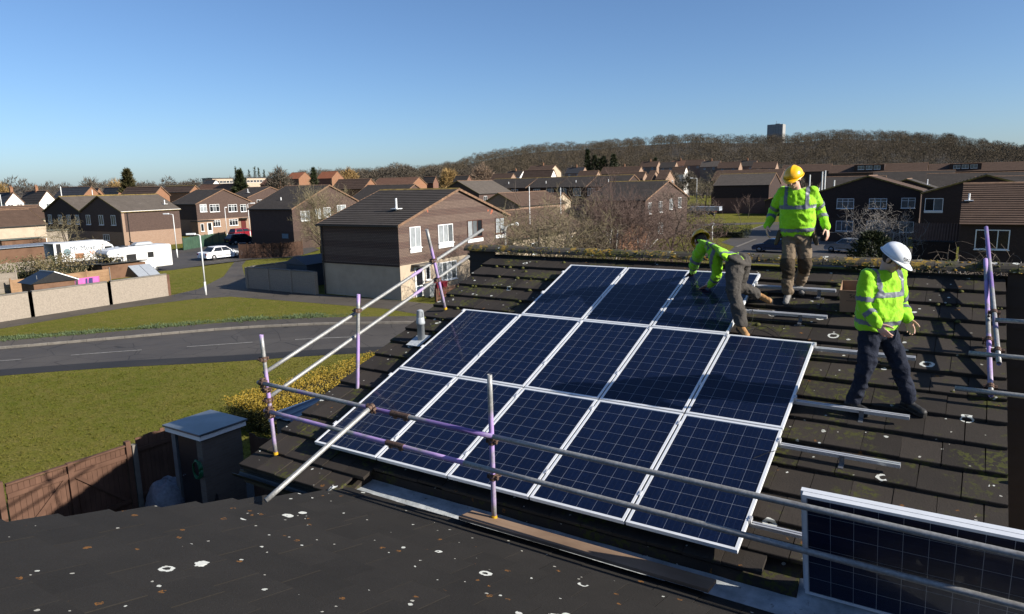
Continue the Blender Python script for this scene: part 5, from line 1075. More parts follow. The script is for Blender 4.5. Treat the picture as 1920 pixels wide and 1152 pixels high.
# evergreens
M_NEEDLE = leaf_mat('dark_needles', (0.018, 0.032, 0.012), (0.038, 0.052, 0.018), (0.065, 0.060, 0.020)); M_NEEDLE_B = leaf_mat('brownish_needles', (0.035, 0.042, 0.014), (0.075, 0.062, 0.022), (0.11, 0.08, 0.03))
def conifer(label, base, h, rad, seed, mat=None, n=2600, size=None, name='conifer', pw=.75, cat='tree', group=None):
    o = empty(name, (base[0], base[1], base[2] if len(base) > 2 else 0), 0, label, cat, group); rg = np.random.default_rng(seed); z = rg.random(n) ** 1.15; a = rg.uniform(0, 6.283, n); lay = .82 + .25 * np.sin(z * 40 + a * 2) + rg.normal(0, .07, n); rr = rad * (1 - z) ** pw * lay * (1 - rg.random(n) ** 3 * .6); rr *= 1 + .18 * np.sin(3 * a + seed) * np.sin(9 * z)
    P = np.stack([rr * np.cos(a), rr * np.sin(a), h * (.06 + .94 * z)], 1); s = size or h * .045; d = np.stack([np.cos(a), np.sin(a), .25 + .9 * z ** 2], 1) + rg.normal(0, .45, (n, 3)); d /= np.linalg.norm(d, axis=1)[:, None]; b = np.cross(d, rg.normal(size=(n, 3))); b /= np.linalg.norm(b, axis=1)[:, None]; L = s * rg.uniform(.7, 1.7, n)[:, None]
    V = np.stack([P - b * L * .22, P + b * L * .22, P + d * L * 1.3], 1).reshape(-1, 3); link('crown', np_mesh('crown', V, np.arange(3 * n).reshape(n, 3), mat or M_NEEDLE), o); m = MB(); m.tube((0, 0, 0), (0, 0, h * .9), h * .022, h * .004, 6); m.build('trunk', M_BARK, o); return o
def far_tree(px, py_top, D, w_px, label, mat=None, seed=1, n=2200, **kw):
    q = at(px, 360, D); z0 = terrain(q[0], q[1]); h = top_h((q[0], q[1]), py_top) - z0; return conifer(label, (q[0], q[1], z0), h, w_px * D / FPX / 2, seed, mat, n, **kw)
far_tree(242, 321, 200, 36, 'broad dark conifer beyond the double gabled house', M_NEEDLE_B, 3, 4200, pw=.6); far_tree(452, 322, 215, 42, 'dark feathery conifer behind the white porch house', M_NEEDLE, 4, 3800); far_tree(590, 317, 330, 22, 'small dark conifer between the orange roofs', M_NEEDLE, 5)
for i, (px, py, w_) in enumerate(((1102, 282, 12), (1115, 292, 20), (1132, 294, 20), (1150, 291, 22), (1125, 298, 26), (1228, 297, 14))): far_tree(px, py, 560, w_, ['tallest dark evergreen', 'left dark evergreen', 'middle dark evergreen', 'rounded right dark evergreen', 'low dark evergreen', 'lone small dark evergreen right'][i] + ' of the clump below the wooded hill', M_NEEDLE, 60 + i, 1600, pw=.5, group='dark evergreens below the hill')
for i, px in enumerate((445, 455, 470, 481, 488, 498)): far_tree(px, 313 + (i % 3) * 3, 620, 5, ['first', 'second', 'third', 'fourth', 'fifth', 'sixth'][i] + ' spire like poplar from the left on the far skyline', M_NEEDLE, 80 + i, 300, group='spire poplars on the skyline')
q = at(1633, 480, 62); o = conifer('clipped dark green cypress bush beside the silver car', (q[0], q[1], 0), top_h(q, 436), 1.75, 90, M_NEEDLE, 5200, .17, 'cypress_bush', .32, 'bush')
# rounded far crowns (golden willows, bare crowns): many fine twigs over a dome
def dome_tree(label, base, h, rad, seed, mat, n=2500, trunk=.25, name='bare_tree', group=None):
    o = empty(name, (base[0], base[1], base[2]), 0, label, 'tree', group); rg = np.random.default_rng(seed); d = rg.normal(size=(n, 3)); d /= np.linalg.norm(d, axis=1)[:, None]; d[:, 2] = np.abs(d[:, 2]) * 1.05 - .3; r = .35 + .65 * rg.random(n) ** .6; lob = 1 + .16 * np.sin(d[:, 0] * 5 + seed) * np.sin(d[:, 1] * 6 + seed * 2); P = d * r[:, None] * lob[:, None] * [rad, rad, h * (1 - trunk) * .74] + [0, 0, h * (trunk + (1 - trunk) * .30)]
    L = h * .06 * rg.uniform(.6, 1.6, n)[:, None]; a = d * .7 + rg.normal(0, .5, (n, 3)) + [0, 0, .25]; a /= np.linalg.norm(a, axis=1)[:, None]; b = np.cross(a, rg.normal(size=(n, 3))); b /= np.linalg.norm(b, axis=1)[:, None]; wv = L * .10
    V = np.stack([P - b * wv, P + b * wv, P + a * L * 1.5], 1).reshape(-1, 3); link('crown', np_mesh('crown', V, np.arange(3 * n).reshape(n, 3), mat), o); m = MB(); m.tube((0, 0, -.2), (0, 0, h * .6), h * .03, h * .008, 6)
    for i in range(7): t_ = i * .9; m.tube((0, 0, h * (trunk + .04 * i)), (rad * .6 * math.cos(t_ * 2.4), rad * .6 * math.sin(t_ * 2.4), h * (.55 + .04 * i)), h * .010, h * .003, 4)
    m.build('trunk', M_BARK, o); return o
M_WILLOW = plain('golden_willow_twigs', (0.36, 0.23, 0.085), .9, var=.2, scale=.2); M_GREYCROWN = plain('grey_bare_crown', (0.12, 0.10, 0.075), .9, var=.25, scale=.1)
def dome(px, py, D, w_px, label, mat, sd, n=2600, group=None):
    q = at(px, 360, D); z0 = terrain(q[0], q[1]); h = top_h((q[0], q[1]), py) - z0; return dome_tree(label, (q[0], q[1], z0), h, w_px * D / FPX / 2, sd, mat, n, group=group)
dome(656, 310, 420, 36, 'golden crowned willow beyond the orange roofs', M_WILLOW, 1); dome(843, 311, 330, 42, 'golden brown willow left of the hill foot', M_WILLOW, 2); dome(905, 302, 380, 48, 'pinkish brown bare crown at the foot of the hill', plain('pinkish_twigs', (0.27, 0.19, 0.13), .9), 3)
dome(170, 326, 300, 34, 'grey bare tree on the skyline left of the dark conifer', M_GREYCROWN, 4, 1500); dome(525, 309, 290, 46, 'grey bare tree behind the brown roofs left of the patterned house', M_GREYCROWN, 5); dome(218, 330, 330, 26, 'brownish bare crown just left of the broad dark conifer', M_WILLOW, 6, 1500); dome(1500, 335, 190, 40, 'bare tree behind the yellow hat worker', M_GREYCROWN, 7); dome(750, 302, 620, 70, 'broad grey bare crown left of the wooded hill', M_GREYCROWN, 8, 3600); dome(815, 309, 560, 38, 'grey bare crown beside the golden brown willow', M_GREYCROWN, 9); dome(1292, 316, 255, 34, 'grey bare crown in front of the white gable by the car park', M_GREYCROWN, 11, 2000); dome(1262, 318, 230, 26, 'grey bare crown between the pink gables and the car park', M_GREYCROWN, 12, 2000); dome(1420, 312, 330, 40, 'grey bare crown behind the dark house on the green', M_GREYCROWN, 13, 2000); dome(5, 338, 300, 20, 'golden tree at the far left edge', M_WILLOW, 10, 1500)
# far woodland: one mass
def wood(name, label, pts, hmin, hmax, seed, mat, per=95, wid=.5, fine=.11):
    rg = np.random.default_rng(seed); n = len(pts); B = np.array(pts); H = rg.uniform(hmin, hmax, n); Rr = H * rg.uniform(.42, .62, n); k = per; d = rg.normal(size=(n, k, 3)); d /= np.linalg.norm(d, axis=2)[:, :, None]; d[:, :, 2] = np.abs(d[:, :, 2]) * 1.5 - .75; r = (.5 + .5 * rg.random((n, k)) ** .5)[:, :, None]
    P = d * r * np.stack([Rr, Rr, H * .5], 1)[:, None, :]; P[:, :, 2] += (H * .5)[:, None]; P += B[:, None, :]; L = (H * fine)[:, None, None] * rg.uniform(.6, 1.5, (n, k, 1)); a = d * .6 + rg.normal(0, .5, (n, k, 3)) + [0, 0, .35]; a /= np.linalg.norm(a, axis=2)[:, :, None]; b = np.cross(a, rg.normal(size=(n, k, 3))); b /= np.linalg.norm(b, axis=2)[:, :, None]
    V = np.stack([P - b * L * wid * .35, P + b * L * wid * .35, P + a * L * 1.5], 2).reshape(-1, 3); F = np.arange(len(V)).reshape(-1, 3)
    T = np.stack([B + [-.25, 0, -1], B + [.25, 0, -1], B + np.stack([0 * H, 0 * H, H * .8], 1)], 1).reshape(-1, 3); F = np.concatenate([F, np.arange(len(T)).reshape(-1, 3) + len(V)]); V = np.concatenate([V, T]); return tag(link(name, np_mesh(name, V, F, mat)), label, 'woodland', kind='stuff')
t = NT('winter_wood'); n = t.noise(.035, 4, .6); n2 = t.noise(.11, 3, .6); c = t.mix(t.ramp(n, [(.35, 0), (.65, 1)]), (0.105, 0.084, 0.058), (0.125, 0.100, 0.070)); c = t.mix(t.ramp(n2, [(.55, 0), (.72, .8)]), c, (0.080, 0.074, 0.042)); t.set(c, .95, 0, .1); M_WOOD = t.m
M_SKYWOOD = plain('skyline_twigs', (0.085, 0.070, 0.052), .95, var=.3, scale=.05); rgw = np.random.default_rng(8); pts = []
while len(pts) < 3000:
    a = rgw.uniform(-52, 9); D = rgw.uniform(600, 1190) ** 1.0; x = CAM[0] + D * math.sin(math.radians(a)); y = CAM[1] + D * math.cos(math.radians(a)); hh = hill_h(a)
    if hh < 2.2 or (D < 720 and rgw.random() < .45): continue
    pts.append((x, y, terrain(x, y)))
wood('hill_woodland', 'bare brown woodland covering the long hill', pts, 7, 17, 1, M_WOOD, 330, .30, .066)
pts = []
while len(pts) < 900:
    a = rgw.uniform(-72, -36); D = rgw.uniform(560, 1500); pts.append((CAM[0] + D * math.sin(math.radians(a)), CAM[1] + D * math.cos(math.radians(a)), 4.0 + rgw.normal(0, .8) + max(0, (a + 62)) * .16))
wood('skyline_woodland', 'low bare trees along the left skyline', pts, 8, 15, 2, M_SKYWOOD, 130, .42)
pts = []
for i in range(900): a = rgw.uniform(-70, 14) if i < 600 else rgw.uniform(-26, -9); D = rgw.uniform(250, 540); pts.append((CAM[0] + D * math.sin(math.radians(a)), CAM[1] + D * math.cos(math.radians(a)), 0))
wood('garden_trees', 'scattered bare garden trees among the far roofs', pts, 4, 8, 3, M_SKYWOOD, 90, .4)

# ------------------------------------------------------------------ far houses
def gx(label, F, Lp, Rp, P, D, wall=None, rmat=None, ridge=None, win=0, ch=0, **kw):
    h, c = xhouse(label, F, Lp, Rp, P, D, lower=wall or M_BRICK_OR, upper=wall or M_BRICK_OR, split=.5, rmat=rmat or M_R_BROWN, ridge=ridge or M_RIDGE_O, gauge=.6, **kw); x0, x1, y0, y1, ze, zr = h['dims']
    for i in range(win): y = y0 + (y1 - y0) * (i + .5) / win; window(h, '+X', (x1 + .012, y, ze - 1.0), 1.1, 1.2, 2, M_UPVC, M_PANE_M)
    if ch: chimney(h, (x0 + x1) / 2 if ch == 1 else x1 - .8, (y0 + y1) / 2, zr - .5, zr + .9)
    return h
gx('white gabled house at the far left edge with dark slate roof', (10, 380), (-40, 384), (44, 376), (25, 361), 185, M_ROUGHCAST, M_R_SLATE, win=2, ch=2)
gx('white gabled house with orange chimney left of the double gabled house', (73, 379), (36, 382), (107, 374), (87, 358), 188, M_ROUGHCAST, M_R_DARK, win=1, ch=1)
gx('slate roofed house directly behind the double gabled house', (150, 373), (96, 375), (196, 364), (167, 350), 205, M_BRICK_OR, M_R_SLATE); gx('slate roofed house with small orange gable behind the tall thin pole', (178, 367), (140, 369), (196, 363), (186, 353), 230, M_BRICK_OR, M_R_SLATE); gx('slate roofed house with orange gable beside the broad conifer', (220, 366), (190, 368), (238, 362), (229, 351), 240, M_BRICK_OR, M_R_SLATE)
gx('brown roofed house with orange gable and round vent behind the double gabled house', (288, 366), (226, 369), (317, 360), (304, 350), 150, M_BRICK_OR, M_R_BROWN); gx('brown roofed house with white verge behind the white porch house', (356, 359), (303, 366), (377, 354), (367, 348), 172, M_BRICK_OR, M_R_BROWN, M_RIDGE_Y); gx('long reddish roof between the white porch house and the feathery conifer', (432, 357), (370, 360), (452, 353), (441, 344.5), 215, M_BRICK_OR, M_R_RED)
gx('small white gabled bungalow with blue panels on its roof', (398, 346), (380, 347), (413, 344), (404, 337.5), 300, M_ROUGHCAST, M_R_SLATE)
gx('brown roofed house with orange gable right of the large bare tree', (681, 353), (622, 356), (710, 347), (695, 335), 172, M_BRICK_OR, M_R_BROWN); gx('long reddish roofed house behind the patterned gable ridge', (772, 346), (698, 349), (800, 342), (787, 332), 205, M_BRICK_OR, M_R_RED)
gx('orange roofed house left of the small dark conifer', (560, 335), (536, 336), (585, 332), (572, 323), 380, M_BRICK_OR, M_R_ORANGE); gx('bright orange roofed house right of the small dark conifer', (622, 334), (594, 335), (644, 331), (633, 321), 390, M_BRICK_OR, M_R_ORANGE); gx('dull orange roof behind the big bare tree', (520, 345), (488, 347), (545, 341), (533, 334), 300, M_BRICK_OR, M_R_RED)
gx('square brick end block behind the patterned ridge, left one', (812, 342), (792, 343), (822, 340), (818, 331), 212, M_BRICK_RD, M_R_DARK); gx('square brick end block behind the patterned ridge, right one', (874, 340), (850, 341), (886, 338), (881, 329), 218, M_BRICK_RD, M_R_DARK)
gx('brown roofed house with white gable above the long dark terrace', (1032, 333), (978, 335), (1044, 330), (1038, 318), 235, M_ROUGHCAST, M_R_BROWN); gx('cream gabled house with round window under the evergreens', (1030, 323), (985, 325), (1052, 320), (1042, 310), 310, M_RENDER, M_R_BROWN, ch=1); gx('brown roofed house right of the white gable above the terrace', (1116, 331), (1082, 333), (1128, 328), (1122, 320), 220, M_BRICK_PK, M_R_BROWN); gx('long roofed house with small brick gable under the evergreens', (1196, 324), (1125, 327), (1208, 321), (1202, 312), 290, M_BRICK_PK, M_R_BROWN)
gx('pink gabled house, left of three in a row', (1203, 337), (1142, 340), (1217, 334), (1210, 322.5), 195, M_BRICK_PK, M_R_BROWN); gx('pink gabled house, middle of three in a row', (1220, 337), (1211, 338), (1239, 333), (1230, 320.5), 190, M_BRICK_PK, M_R_BROWN); gx('pink gabled house with white windows, right of three in a row', (1247, 336), (1230, 337), (1265, 333), (1256, 319.5), 188, M_BRICK_PK, M_R_BROWN, win=2)
gx('white gabled house beside the car park trees', (1282, 326), (1258, 328), (1291, 324), (1286, 312.5), 300, M_ROUGHCAST, M_R_BROWN)
for i, (px, py, D_, w_, mt, ch, lab) in enumerate(((1215, 303, 470, 30, M_R_BROWN, 1, 'old brown roof with chimney at the left of the hill foot row'), (1250, 304, 455, 26, M_R_DARK, 0, 'steep dark roof second in the hill foot row'), (1272, 301, 480, 28, M_R_RED, 1, 'reddish roof third in the hill foot row'), (1300, 300, 465, 30, M_R_BROWN, 0, 'pale brown roof fourth in the hill foot row'), (1330, 302, 450, 30, M_R_GREY, 1, 'grey brown roof at the right of the hill foot row'), (1365, 304, 440, 34, M_R_BROWN, 0, 'brown roof left of the dark house on the green'), (1398, 301, 450, 30, M_R_DARK, 1, 'dark roof with chimney behind the house on the green'), (1432, 304, 430, 36, M_R_BROWN, 0, 'brown roof behind the yellow hat worker\'s shoulder'), (960, 321, 420, 30, M_R_DARK, 1, 'dark roof with chimney at the hill foot above the grey roofed house'), (1000, 322, 400, 30, M_R_BROWN, 0, 'brown roof at the hill foot right of the chimney house'), (935, 326, 330, 40, M_R_BROWN, 0, 'pale walled brown roofed house left of the long terrace'), (1075, 314, 430, 32, M_R_SLATE, 1, 'slate roof with chimney under the evergreen clump'), (1165, 313, 400, 26, M_R_RED, 1, 'reddish roof with chimney right of the evergreen clump'))):
    q = at(px, py, D_); hw = w_ * D_ / FPX / 2 * 1.1; z0 = terrain(q[0], q[1]); hh = gable_house(lab, q[0] - hw, q[0] + hw, q[1], q[1] + 8, q[2] - 3.4, q[2], 'X', M_ROUGHCAST if i % 6 == 2 else M_BRICK_PK, M_ROUGHCAST if i % 6 == 2 else M_BRICK_PK, z0 + .5, mt, M_RIDGE_O, courses=False, zb=z0)
    if ch: chimney(hh, q[0], q[1] + 4, q[2] - .3, q[2] + 1.2, .8)
    for sx in (-.5, .5): window(hh, '-Y', (q[0] + hw * sx, q[1] - .012, q[2] - 4.5), 1.2, 1.1, 2, M_UPVC, M_PANE_M)
# long rows right of the yellow hat worker
rows_ = (((1345, 1470), 319, 205, 'long low roof behind the dark house on the green', 2.6, 0), ((1545, 1660), 331, 160, 'brown roofed row right of the yellow hat worker', 2.5, 2), ((1640, 1790), 321, 190, 'long brown roofed row above the dark double gables', 2.6, 0), ((1740, 1920), 324, 175, 'brown roofed row above the tiled slope house', 2.6, 2), ((1560, 1740), 308, 270, 'far long roof with dark dormer left, below the wood', 2.6, 1), ((1730, 1930), 306, 285, 'far long roof with dark dormer right, below the wood', 2.6, 1), ((1830, 1990), 330, 140, 'dark terrace end with two blue white windows at the right edge', 2.5, 2), ((1470, 1560), 309, 300, 'far brown roof just right of the yellow hard hat', 2.6, 0))
for (pa_, pb_), py, D_, lab, rh, wn_ in rows_:
    q = at((pa_ + pb_) / 2, py, D_); Yr = q[1] + 0; xa, xb = onY(pa_, py, Yr)[0], onY(pb_, py, Yr)[0]; z0 = terrain(q[0], q[1]); hh = gable_house(lab, xa, xb, Yr - 5, Yr + 5, q[2] - rh, q[2], 'X', M_BRICK_RD, M_HUNG, z0 + 2.5, M_R_DARK if D_ < 200 else M_R_BROWN, M_RIDGE_O, gauge=.5, zb=z0)
    if wn_ == 2:
        for k in range(4): window(hh, '-Y', (xa + (xb - xa) * (.14 + .24 * k), Yr - 5.012, q[2] - rh - 1.0), 1.5, 1.2, 2, M_UPVC, M_PANE_M)
    if wn_ == 1:
        xm = xa + (xb - xa) * .42; m = MB(); m.box(xm - 4.5, xm + 4.5, Yr - 4.2, Yr - .5, q[2] - 2.2, q[2] - .1); m.build('dormer', M_HUNG_D, hh)
        for k in (-2.4, 0, 2.4): window(hh, '-Y', (xm + k, Yr - 4.212, q[2] - 1.1), 1.9, 1.2, 2, M_UPVC, M_PANE_M)
# left hand low terraces with cream walls
for i, (px, py, D_, hy, rid, lab) in enumerate(((10, 424, 110, 85, 402, 'brown roofed cream walled bungalow row at left with dark doors'), (10, 413, 150, 92, 390, 'second brown roof row behind the cream bungalow row'), (10, 406, 172, 92, 386, 'third brown roof row behind the cream bungalow row'))):
    c = at(px, py, D_); y0_ = onX(-70, py, c[0])[1]; y1_ = onX(hy, py - 4, c[0])[1]; zr = c[2] + 1.9; hh = gable_house(lab, c[0] - 9, c[0], y0_, y1_, c[2], zr, 'Y', M_RENDER, M_RENDER, .4, M_R_BROWN, M_RIDGE_O, name='bungalow', cat='bungalow')
    if i == 0:
        for k in range(5): yy = y0_ + (y1_ - y0_) * (.35 + .14 * k); (door(hh, '+X', (c[0] + .012, yy, .1), .95, 2.0, M_DOORD, False) if k % 2 else window(hh, '+X', (c[0] + .012, yy, 1.5), 1.4, 1.1, 2, M_UPVC, M_PANE_D))
q = zp(40, 458); panel_wall('orange brick garden wall below the cream bungalow row', [(q[0], q[1] - 9), (q[0], q[1] + 5.5)], 1.7, M_BRICK_PK, 5)
# apartment block and tower
for i, (pa_, pb_, py, D_, lab) in enumerate(((398, 436, 334, 420, 'long cream flat block left of the feathery conifer'), (462, 498, 333, 440, 'long cream flat block right of the feathery conifer'))):
    q = at(pa_, py, D_); q2 = onX(pb_, py, q[0]); fb = empty('flats', (0, 0, 0), 0, lab, 'building'); m = MB(); m.box(q[0] - 9, q[0], q[1], q2[1], 0, q[2] - .4); m.build('wall', M_RENDER, fb); m = MB(); m.box(q[0] - 9.3, q[0] + .3, q[1] - .3, q2[1] + .3, q[2] - .39, q[2]); m.build('roof', M_R_SLATE, fb)
    for k in range(6): window(fb, '+X', (q[0] + .012, q[1] + (q2[1] - q[1]) * (k + .5) / 6, q[2] - 2.2), 1.8, 1.3, 2, M_UPVC, M_PANE_D)
q = at(1458, 250, 1120); tb = empty('tower_block', (0, 0, 0), 0, 'grey concrete tower block on top of the wooded hill', 'building'); wv = 29 * 1120 / FPX; zt = at(1458, 234, 1120)[2]; zb = q[2] - 16
m = MB(); m.box(q[0] - wv * .52, q[0] + wv * .36, q[1] - 9, q[1] + 9, zb, zt); m.build('wall', plain('grey_concrete_panels', (0.36, 0.36, 0.35), .85, var=.08, scale=.3), tb)
for k in range(6): m = MB(); xx = q[0] - wv * .5 + wv * .84 * (k + .5) / 6; m.box(xx - .35, xx + .35, q[1] - 9.35, q[1] - 9.003, zb, zt - 1); m.build('rib', plain('pale_concrete', (0.30, 0.30, 0.29), .85), tb)
m = MB(); m.tube((q[0] - 2, q[1], zt), (q[0] - 2, q[1], zt + 5.5), .25, n=5); m.build('mast', M_STEEL, tb); m = MB(); m.box(q[0] - 3, q[0] + 3, q[1] - 3, q[1] + 3, zt, zt + 1.2); m.build('plant_room', M_CONC, tb)
for i, (pa_, pb_, lab) in enumerate(()):
    a_, b_ = at(pa_, 249.5, 1122), at(pb_, 249.5, 1122); m = MB(); m.box(a_[0], b_[0], a_[1], a_[1] + 14, a_[2] - 16, a_[2]); fb = empty('low_block', (0, 0, 0), 0, lab, 'building'); m.build('wall', M_RENDER_G, fb); m = MB(); m.box(a_[0] - 1, b_[0] + 1, a_[1] - 1, a_[1] + 15, a_[2] + .01, a_[2] + .8); m.build('roof', M_R_SLATE, fb)

# ------------------------------------------------------------------ left middle ground: fences, sheds, washing
def panel_fence(label, a, b, h, mat, n, grp=None):
    o = empty('panel_fence', (0, 0, 0), 0, label, 'fence', grp); a, b = Vector((*a, 0)), Vector((*b, 0)); d = (b - a); L = d.length; d.normalize(); q = Vector((-d.y, d.x, 0)); pw = L / n; mb = MB(); sl = MB(); sl.box(.06, pw - .06, -.012, .012, 0, .095); sm = sl.mesh('slat', mat); R = Matrix(((d.x, q.x, 0, 0), (d.y, q.y, 0, 0), (0, 0, 1, 0), (0, 0, 0, 1)))
    for i in range(n):
        p0 = a + d * (pw * i); pm = MB(); pm.box(.055, .10, -.025, .025, .05, h - .02, Matrix.Translation(p0) @ R); pm.box(pw - .10, pw - .055, -.025, .025, .05, h - .02, Matrix.Translation(p0) @ R); po = pm.build('panel_frame', mat, o)
        for k in range(int(h / .105)): s_ = link('slat', sm, po); s_.matrix_basis = Matrix.Translation(p0 + Vector((0, 0, .06 + k * .103))) @ R @ Matrix.Rotation(.12, 4, 'X')
    for i in range(n + 1): pm = MB(); p0 = a + d * (pw * i); pm.box(-.05, .05, -.05, .05, 0, h + .08, Matrix.Translation(p0) @ R); pm.build('post', mat, o)
M_PANEL_O = wood_mat('new_orange_fence_panel', (0.36, 0.21, 0.115), (0.46, 0.30, 0.18), 1); M_PANEL_G = wood_mat('weathered_grey_fence_panel', (0.30, 0.25, 0.20), (0.44, 0.39, 0.33), 1); M_PANEL_D = wood_mat('brown_fence_panel', (0.085, 0.045, 0.03), (0.13, 0.075, 0.052), 1); M_GREENF = plain('green_painted_fence', (0.055, 0.115, 0.075), .7, var=.25, scale=3)
panel_fence('weathered grey panel fence behind the pale wall at far left', (-58.2, 14.0), (-58.2, 20.4), 1.75, M_PANEL_G, 4); panel_fence('orange wood panel fence behind the pale wall', (-57.4, 19.6), (-57.4, 27.4), 1.25, M_PANEL_O, 4); panel_fence('far weathered panel fence beyond the ivy hedge', (-66, 17.5), (-66, 26.5), 1.8, M_PANEL_G, 5)
q1, q2 = zp(345, 471), zp(424, 457); panel_fence('green painted fence by the lit brick wall of the double gabled house', (q1[0], q1[1]), (q2[0], q2[1]), 1.7, M_GREENF, 6)
q1, q2 = zp(450, 487), zp(528, 484); panel_fence('brown panel fence in shade behind the white saloon car', (q1[0], q1[1]), (q2[0], q2[1]), 1.75, M_PANEL_D, 5); q3 = zp(551, 481); panel_fence('short lit end of the brown fence beside the lawn', (q2[0], q2[1]), (q3[0] + .4, q3[1] + 1), 1.75, M_PANEL_D, 1)
def shed(label, x0, x1, y0, y1, h, wall, roof_, pitch=0.0):
    o = empty('garden_shed', (0, 0, 0), 0, label, 'shed'); m = MB(); m.box(x0, x1, y0, y1, 0, h); m.build('wall', wall, o); m = MB(); xm = (x0 + x1) / 2
    if pitch: m.prism([(x0 - .15, y0 - .15, h), (xm, y0 - .15, h + pitch), (x1 + .15, y0 - .15, h), (x1 + .15, y0 - .15, h + .06), (xm, y0 - .15, h + pitch + .08), (x0 - .15, y0 - .15, h + .06)], (0, y1 - y0 + .3, 0)); g = MB(); g.prism([(x0, y0, h), (xm, y0, h + pitch), (x1, y0, h)], (0, y1 - y0, 0)); g.build('gable', wall, o)
    else: m.prism([(x0 - .15, y0 - .15, h), (x1 + .15, y0 - .15, h + .12), (x1 + .15, y0 - .15, h + .2), (x0 - .15, y0 - .15, h + .08)], (0, y1 - y0 + .3, 0))
    m.build('roof', roof_, o); m = MB(); m.box(x1 + .002, x1 + .03, y0 + .3, y0 + 1.1, .05, h - .15); m.build('door', wall, o); return o
M_SHEDW = wood_mat('brown_shed_board', (0.16, 0.085, 0.05), (0.24, 0.14, 0.09), 1); M_REDROOF = plain('red_felt', (0.17, 0.045, 0.035), .85); M_GREENROOF = plain('green_grey_felt', (0.12, 0.14, 0.125), .8, var=.25); M_BLUETARP = plain('blue_grey_sheeting', (0.22, 0.25, 0.29), .4, var=.3)
for lab, px, py, hh, sx, sy, wl_, rf in (('red roofed garden shed left of the removal lorry', 52, 470, 2.2, 4, 5, M_SHEDW, M_REDROOF), ('green grey roofed shed left of the removal lorry', 50, 483, 2.2, 4.5, 5, M_SHEDW, M_GREENROOF), ('grey flat roofed shed at the left edge', 12, 486, 2.2, 5, 6, M_RENDER_G, M_GREENROOF), ('low dark shed roof with pale sheet in front of the bare tree', 70, 500, 2.1, 6, 9, M_SHEDW, M_BLUETARP), ('grey walled garage behind the removal lorry', 95, 470, 2.6, 5, 5, M_RENDER_G, M_GREENROOF)):
    q = zp(px, py); shed(lab, q[0] - sx, q[0], q[1] - sy / 2, q[1] + sy / 2, hh, wl_, rf)
q = onX(236, 512, -58.5); shed('small dark shed with open front beside the motorhome', -61.0, -58.6, q[1] - 2.0, q[1] + 2.0, 1.35, M_SHEDW, M_BLACKPL)
# glazed cold frame / greenhouse roof leaning
gh = empty('cold_frame', (0, 0, 0), 0, 'pale glazed sloping frame over a dark shed by the end of the pale wall', 'cold frame'); q = onX(262, 533, -50.5); q2 = onX(303, 528, -50.5); q0 = (0, q[1], q[2])
m = MB(); m.prism([(-50.5, q[1], .9), (-52.6, q[1], .9), (-52.0, q[1], 1.75)], (0, q2[1] - q[1], 0)); m.build('wall', M_BLACKPL, gh)
for k in range(2): ya, yb_ = q[1] + (q2[1] - q[1]) * (k * .5 + .01), q[1] + (q2[1] - q[1]) * (k * .5 + .49); m = MB(); m.prism([(-50.44, ya, .88), (-52.0, ya, 1.79), (-52.0, ya, 1.83), (-50.40, ya, .92)], (0, yb_ - ya, 0)); m.build('glazed_panel', plain('pale_glazing', (0.36, 0.39, 0.43), .25, var=.1), gh)
q = onX(100, 545, -49.5); lb = empty('gazebo_roof', (0, 0, 0), 0, 'black and white pitched play house roof behind the pale wall', 'play house'); m = MB(); m.prism([(-49.5, q[1] - 1.4, 1.55), (-49.5, q[1] + .2, 2.25), (-49.5, q[1] + 1.8, 1.5)], (-2.2, 0, 0)); m.build('gable', M_BLACKPL, lb); m = MB(); m.prism([(-49.44, q[1] + .2, 2.26), (-49.44, q[1] + 1.85, 1.49), (-49.44, q[1] + 1.85, 1.56), (-49.44, q[1] + .2, 2.33)], (-2.3, 0, 0)); m.build('roof_side', M_UPVC, lb); m = MB(); m.box(-51.5, -49.6, q[1] - 1.2, q[1] + 1.6, 0, 1.5); m.build('wall', M_SHEDW, lb)
for px, w_, mt, lab in ((158, 2.3, plain('pink_cloth', (0.62, 0.13, 0.40), .8), 'bright pink cloth hanging over a line behind the pale wall'), (172, 1.0, plain('navy_cloth', (0.04, 0.04, 0.14), .8), 'navy cloth hanging beside the pink one'), (136, .8, plain('dark_striped_cloth', (0.06, 0.05, 0.06), .8, var=.6), 'dark cloth hanging left of the pink one')):
    q = onX(px, 529, -50.0); m = MB(); V = []
    for i in range(13): V += [(-50 + .04 * math.sin(i * 1.3), q[1] + w_ * (i / 12 - .5), q[2] + .32), (-50 + .10 * math.sin(i * 1.3 + .4), q[1] + w_ * (i / 12 - .5), q[2] - .7 - .05 * math.sin(i))]
    m.add(V, [(2 * i, 2 * i + 1, 2 * i + 3, 2 * i + 2) for i in range(12)]); o = m.build('hanging_cloth', mt, None, True); tag(o, lab, 'cloth', 'washing on the line'); o.modifiers.new('s', 'SOLIDIFY').thickness = .01
for a_, b_, lab in (((-50, 18.4), (-50, 18.4), 'left washing line post behind the pale wall'), ((-50, 23.6), (-50, 23.6), 'right washing line post behind the pale wall')):
    m = MB(); m.tube((a_[0], a_[1], 0), (a_[0], a_[1], 2.1), .03); tag(m.build('line_post', M_STEEL), lab, 'post')
M_IVY = leaf_mat('ivy_leaf', (0.075, 0.085, 0.03), (0.13, 0.13, 0.05), (0.22, 0.20, 0.10)); M_SHRUB = leaf_mat('mixed_shrub_leaf', (0.13, 0.115, 0.05), (0.20, 0.15, 0.075), (0.27, 0.22, 0.13))
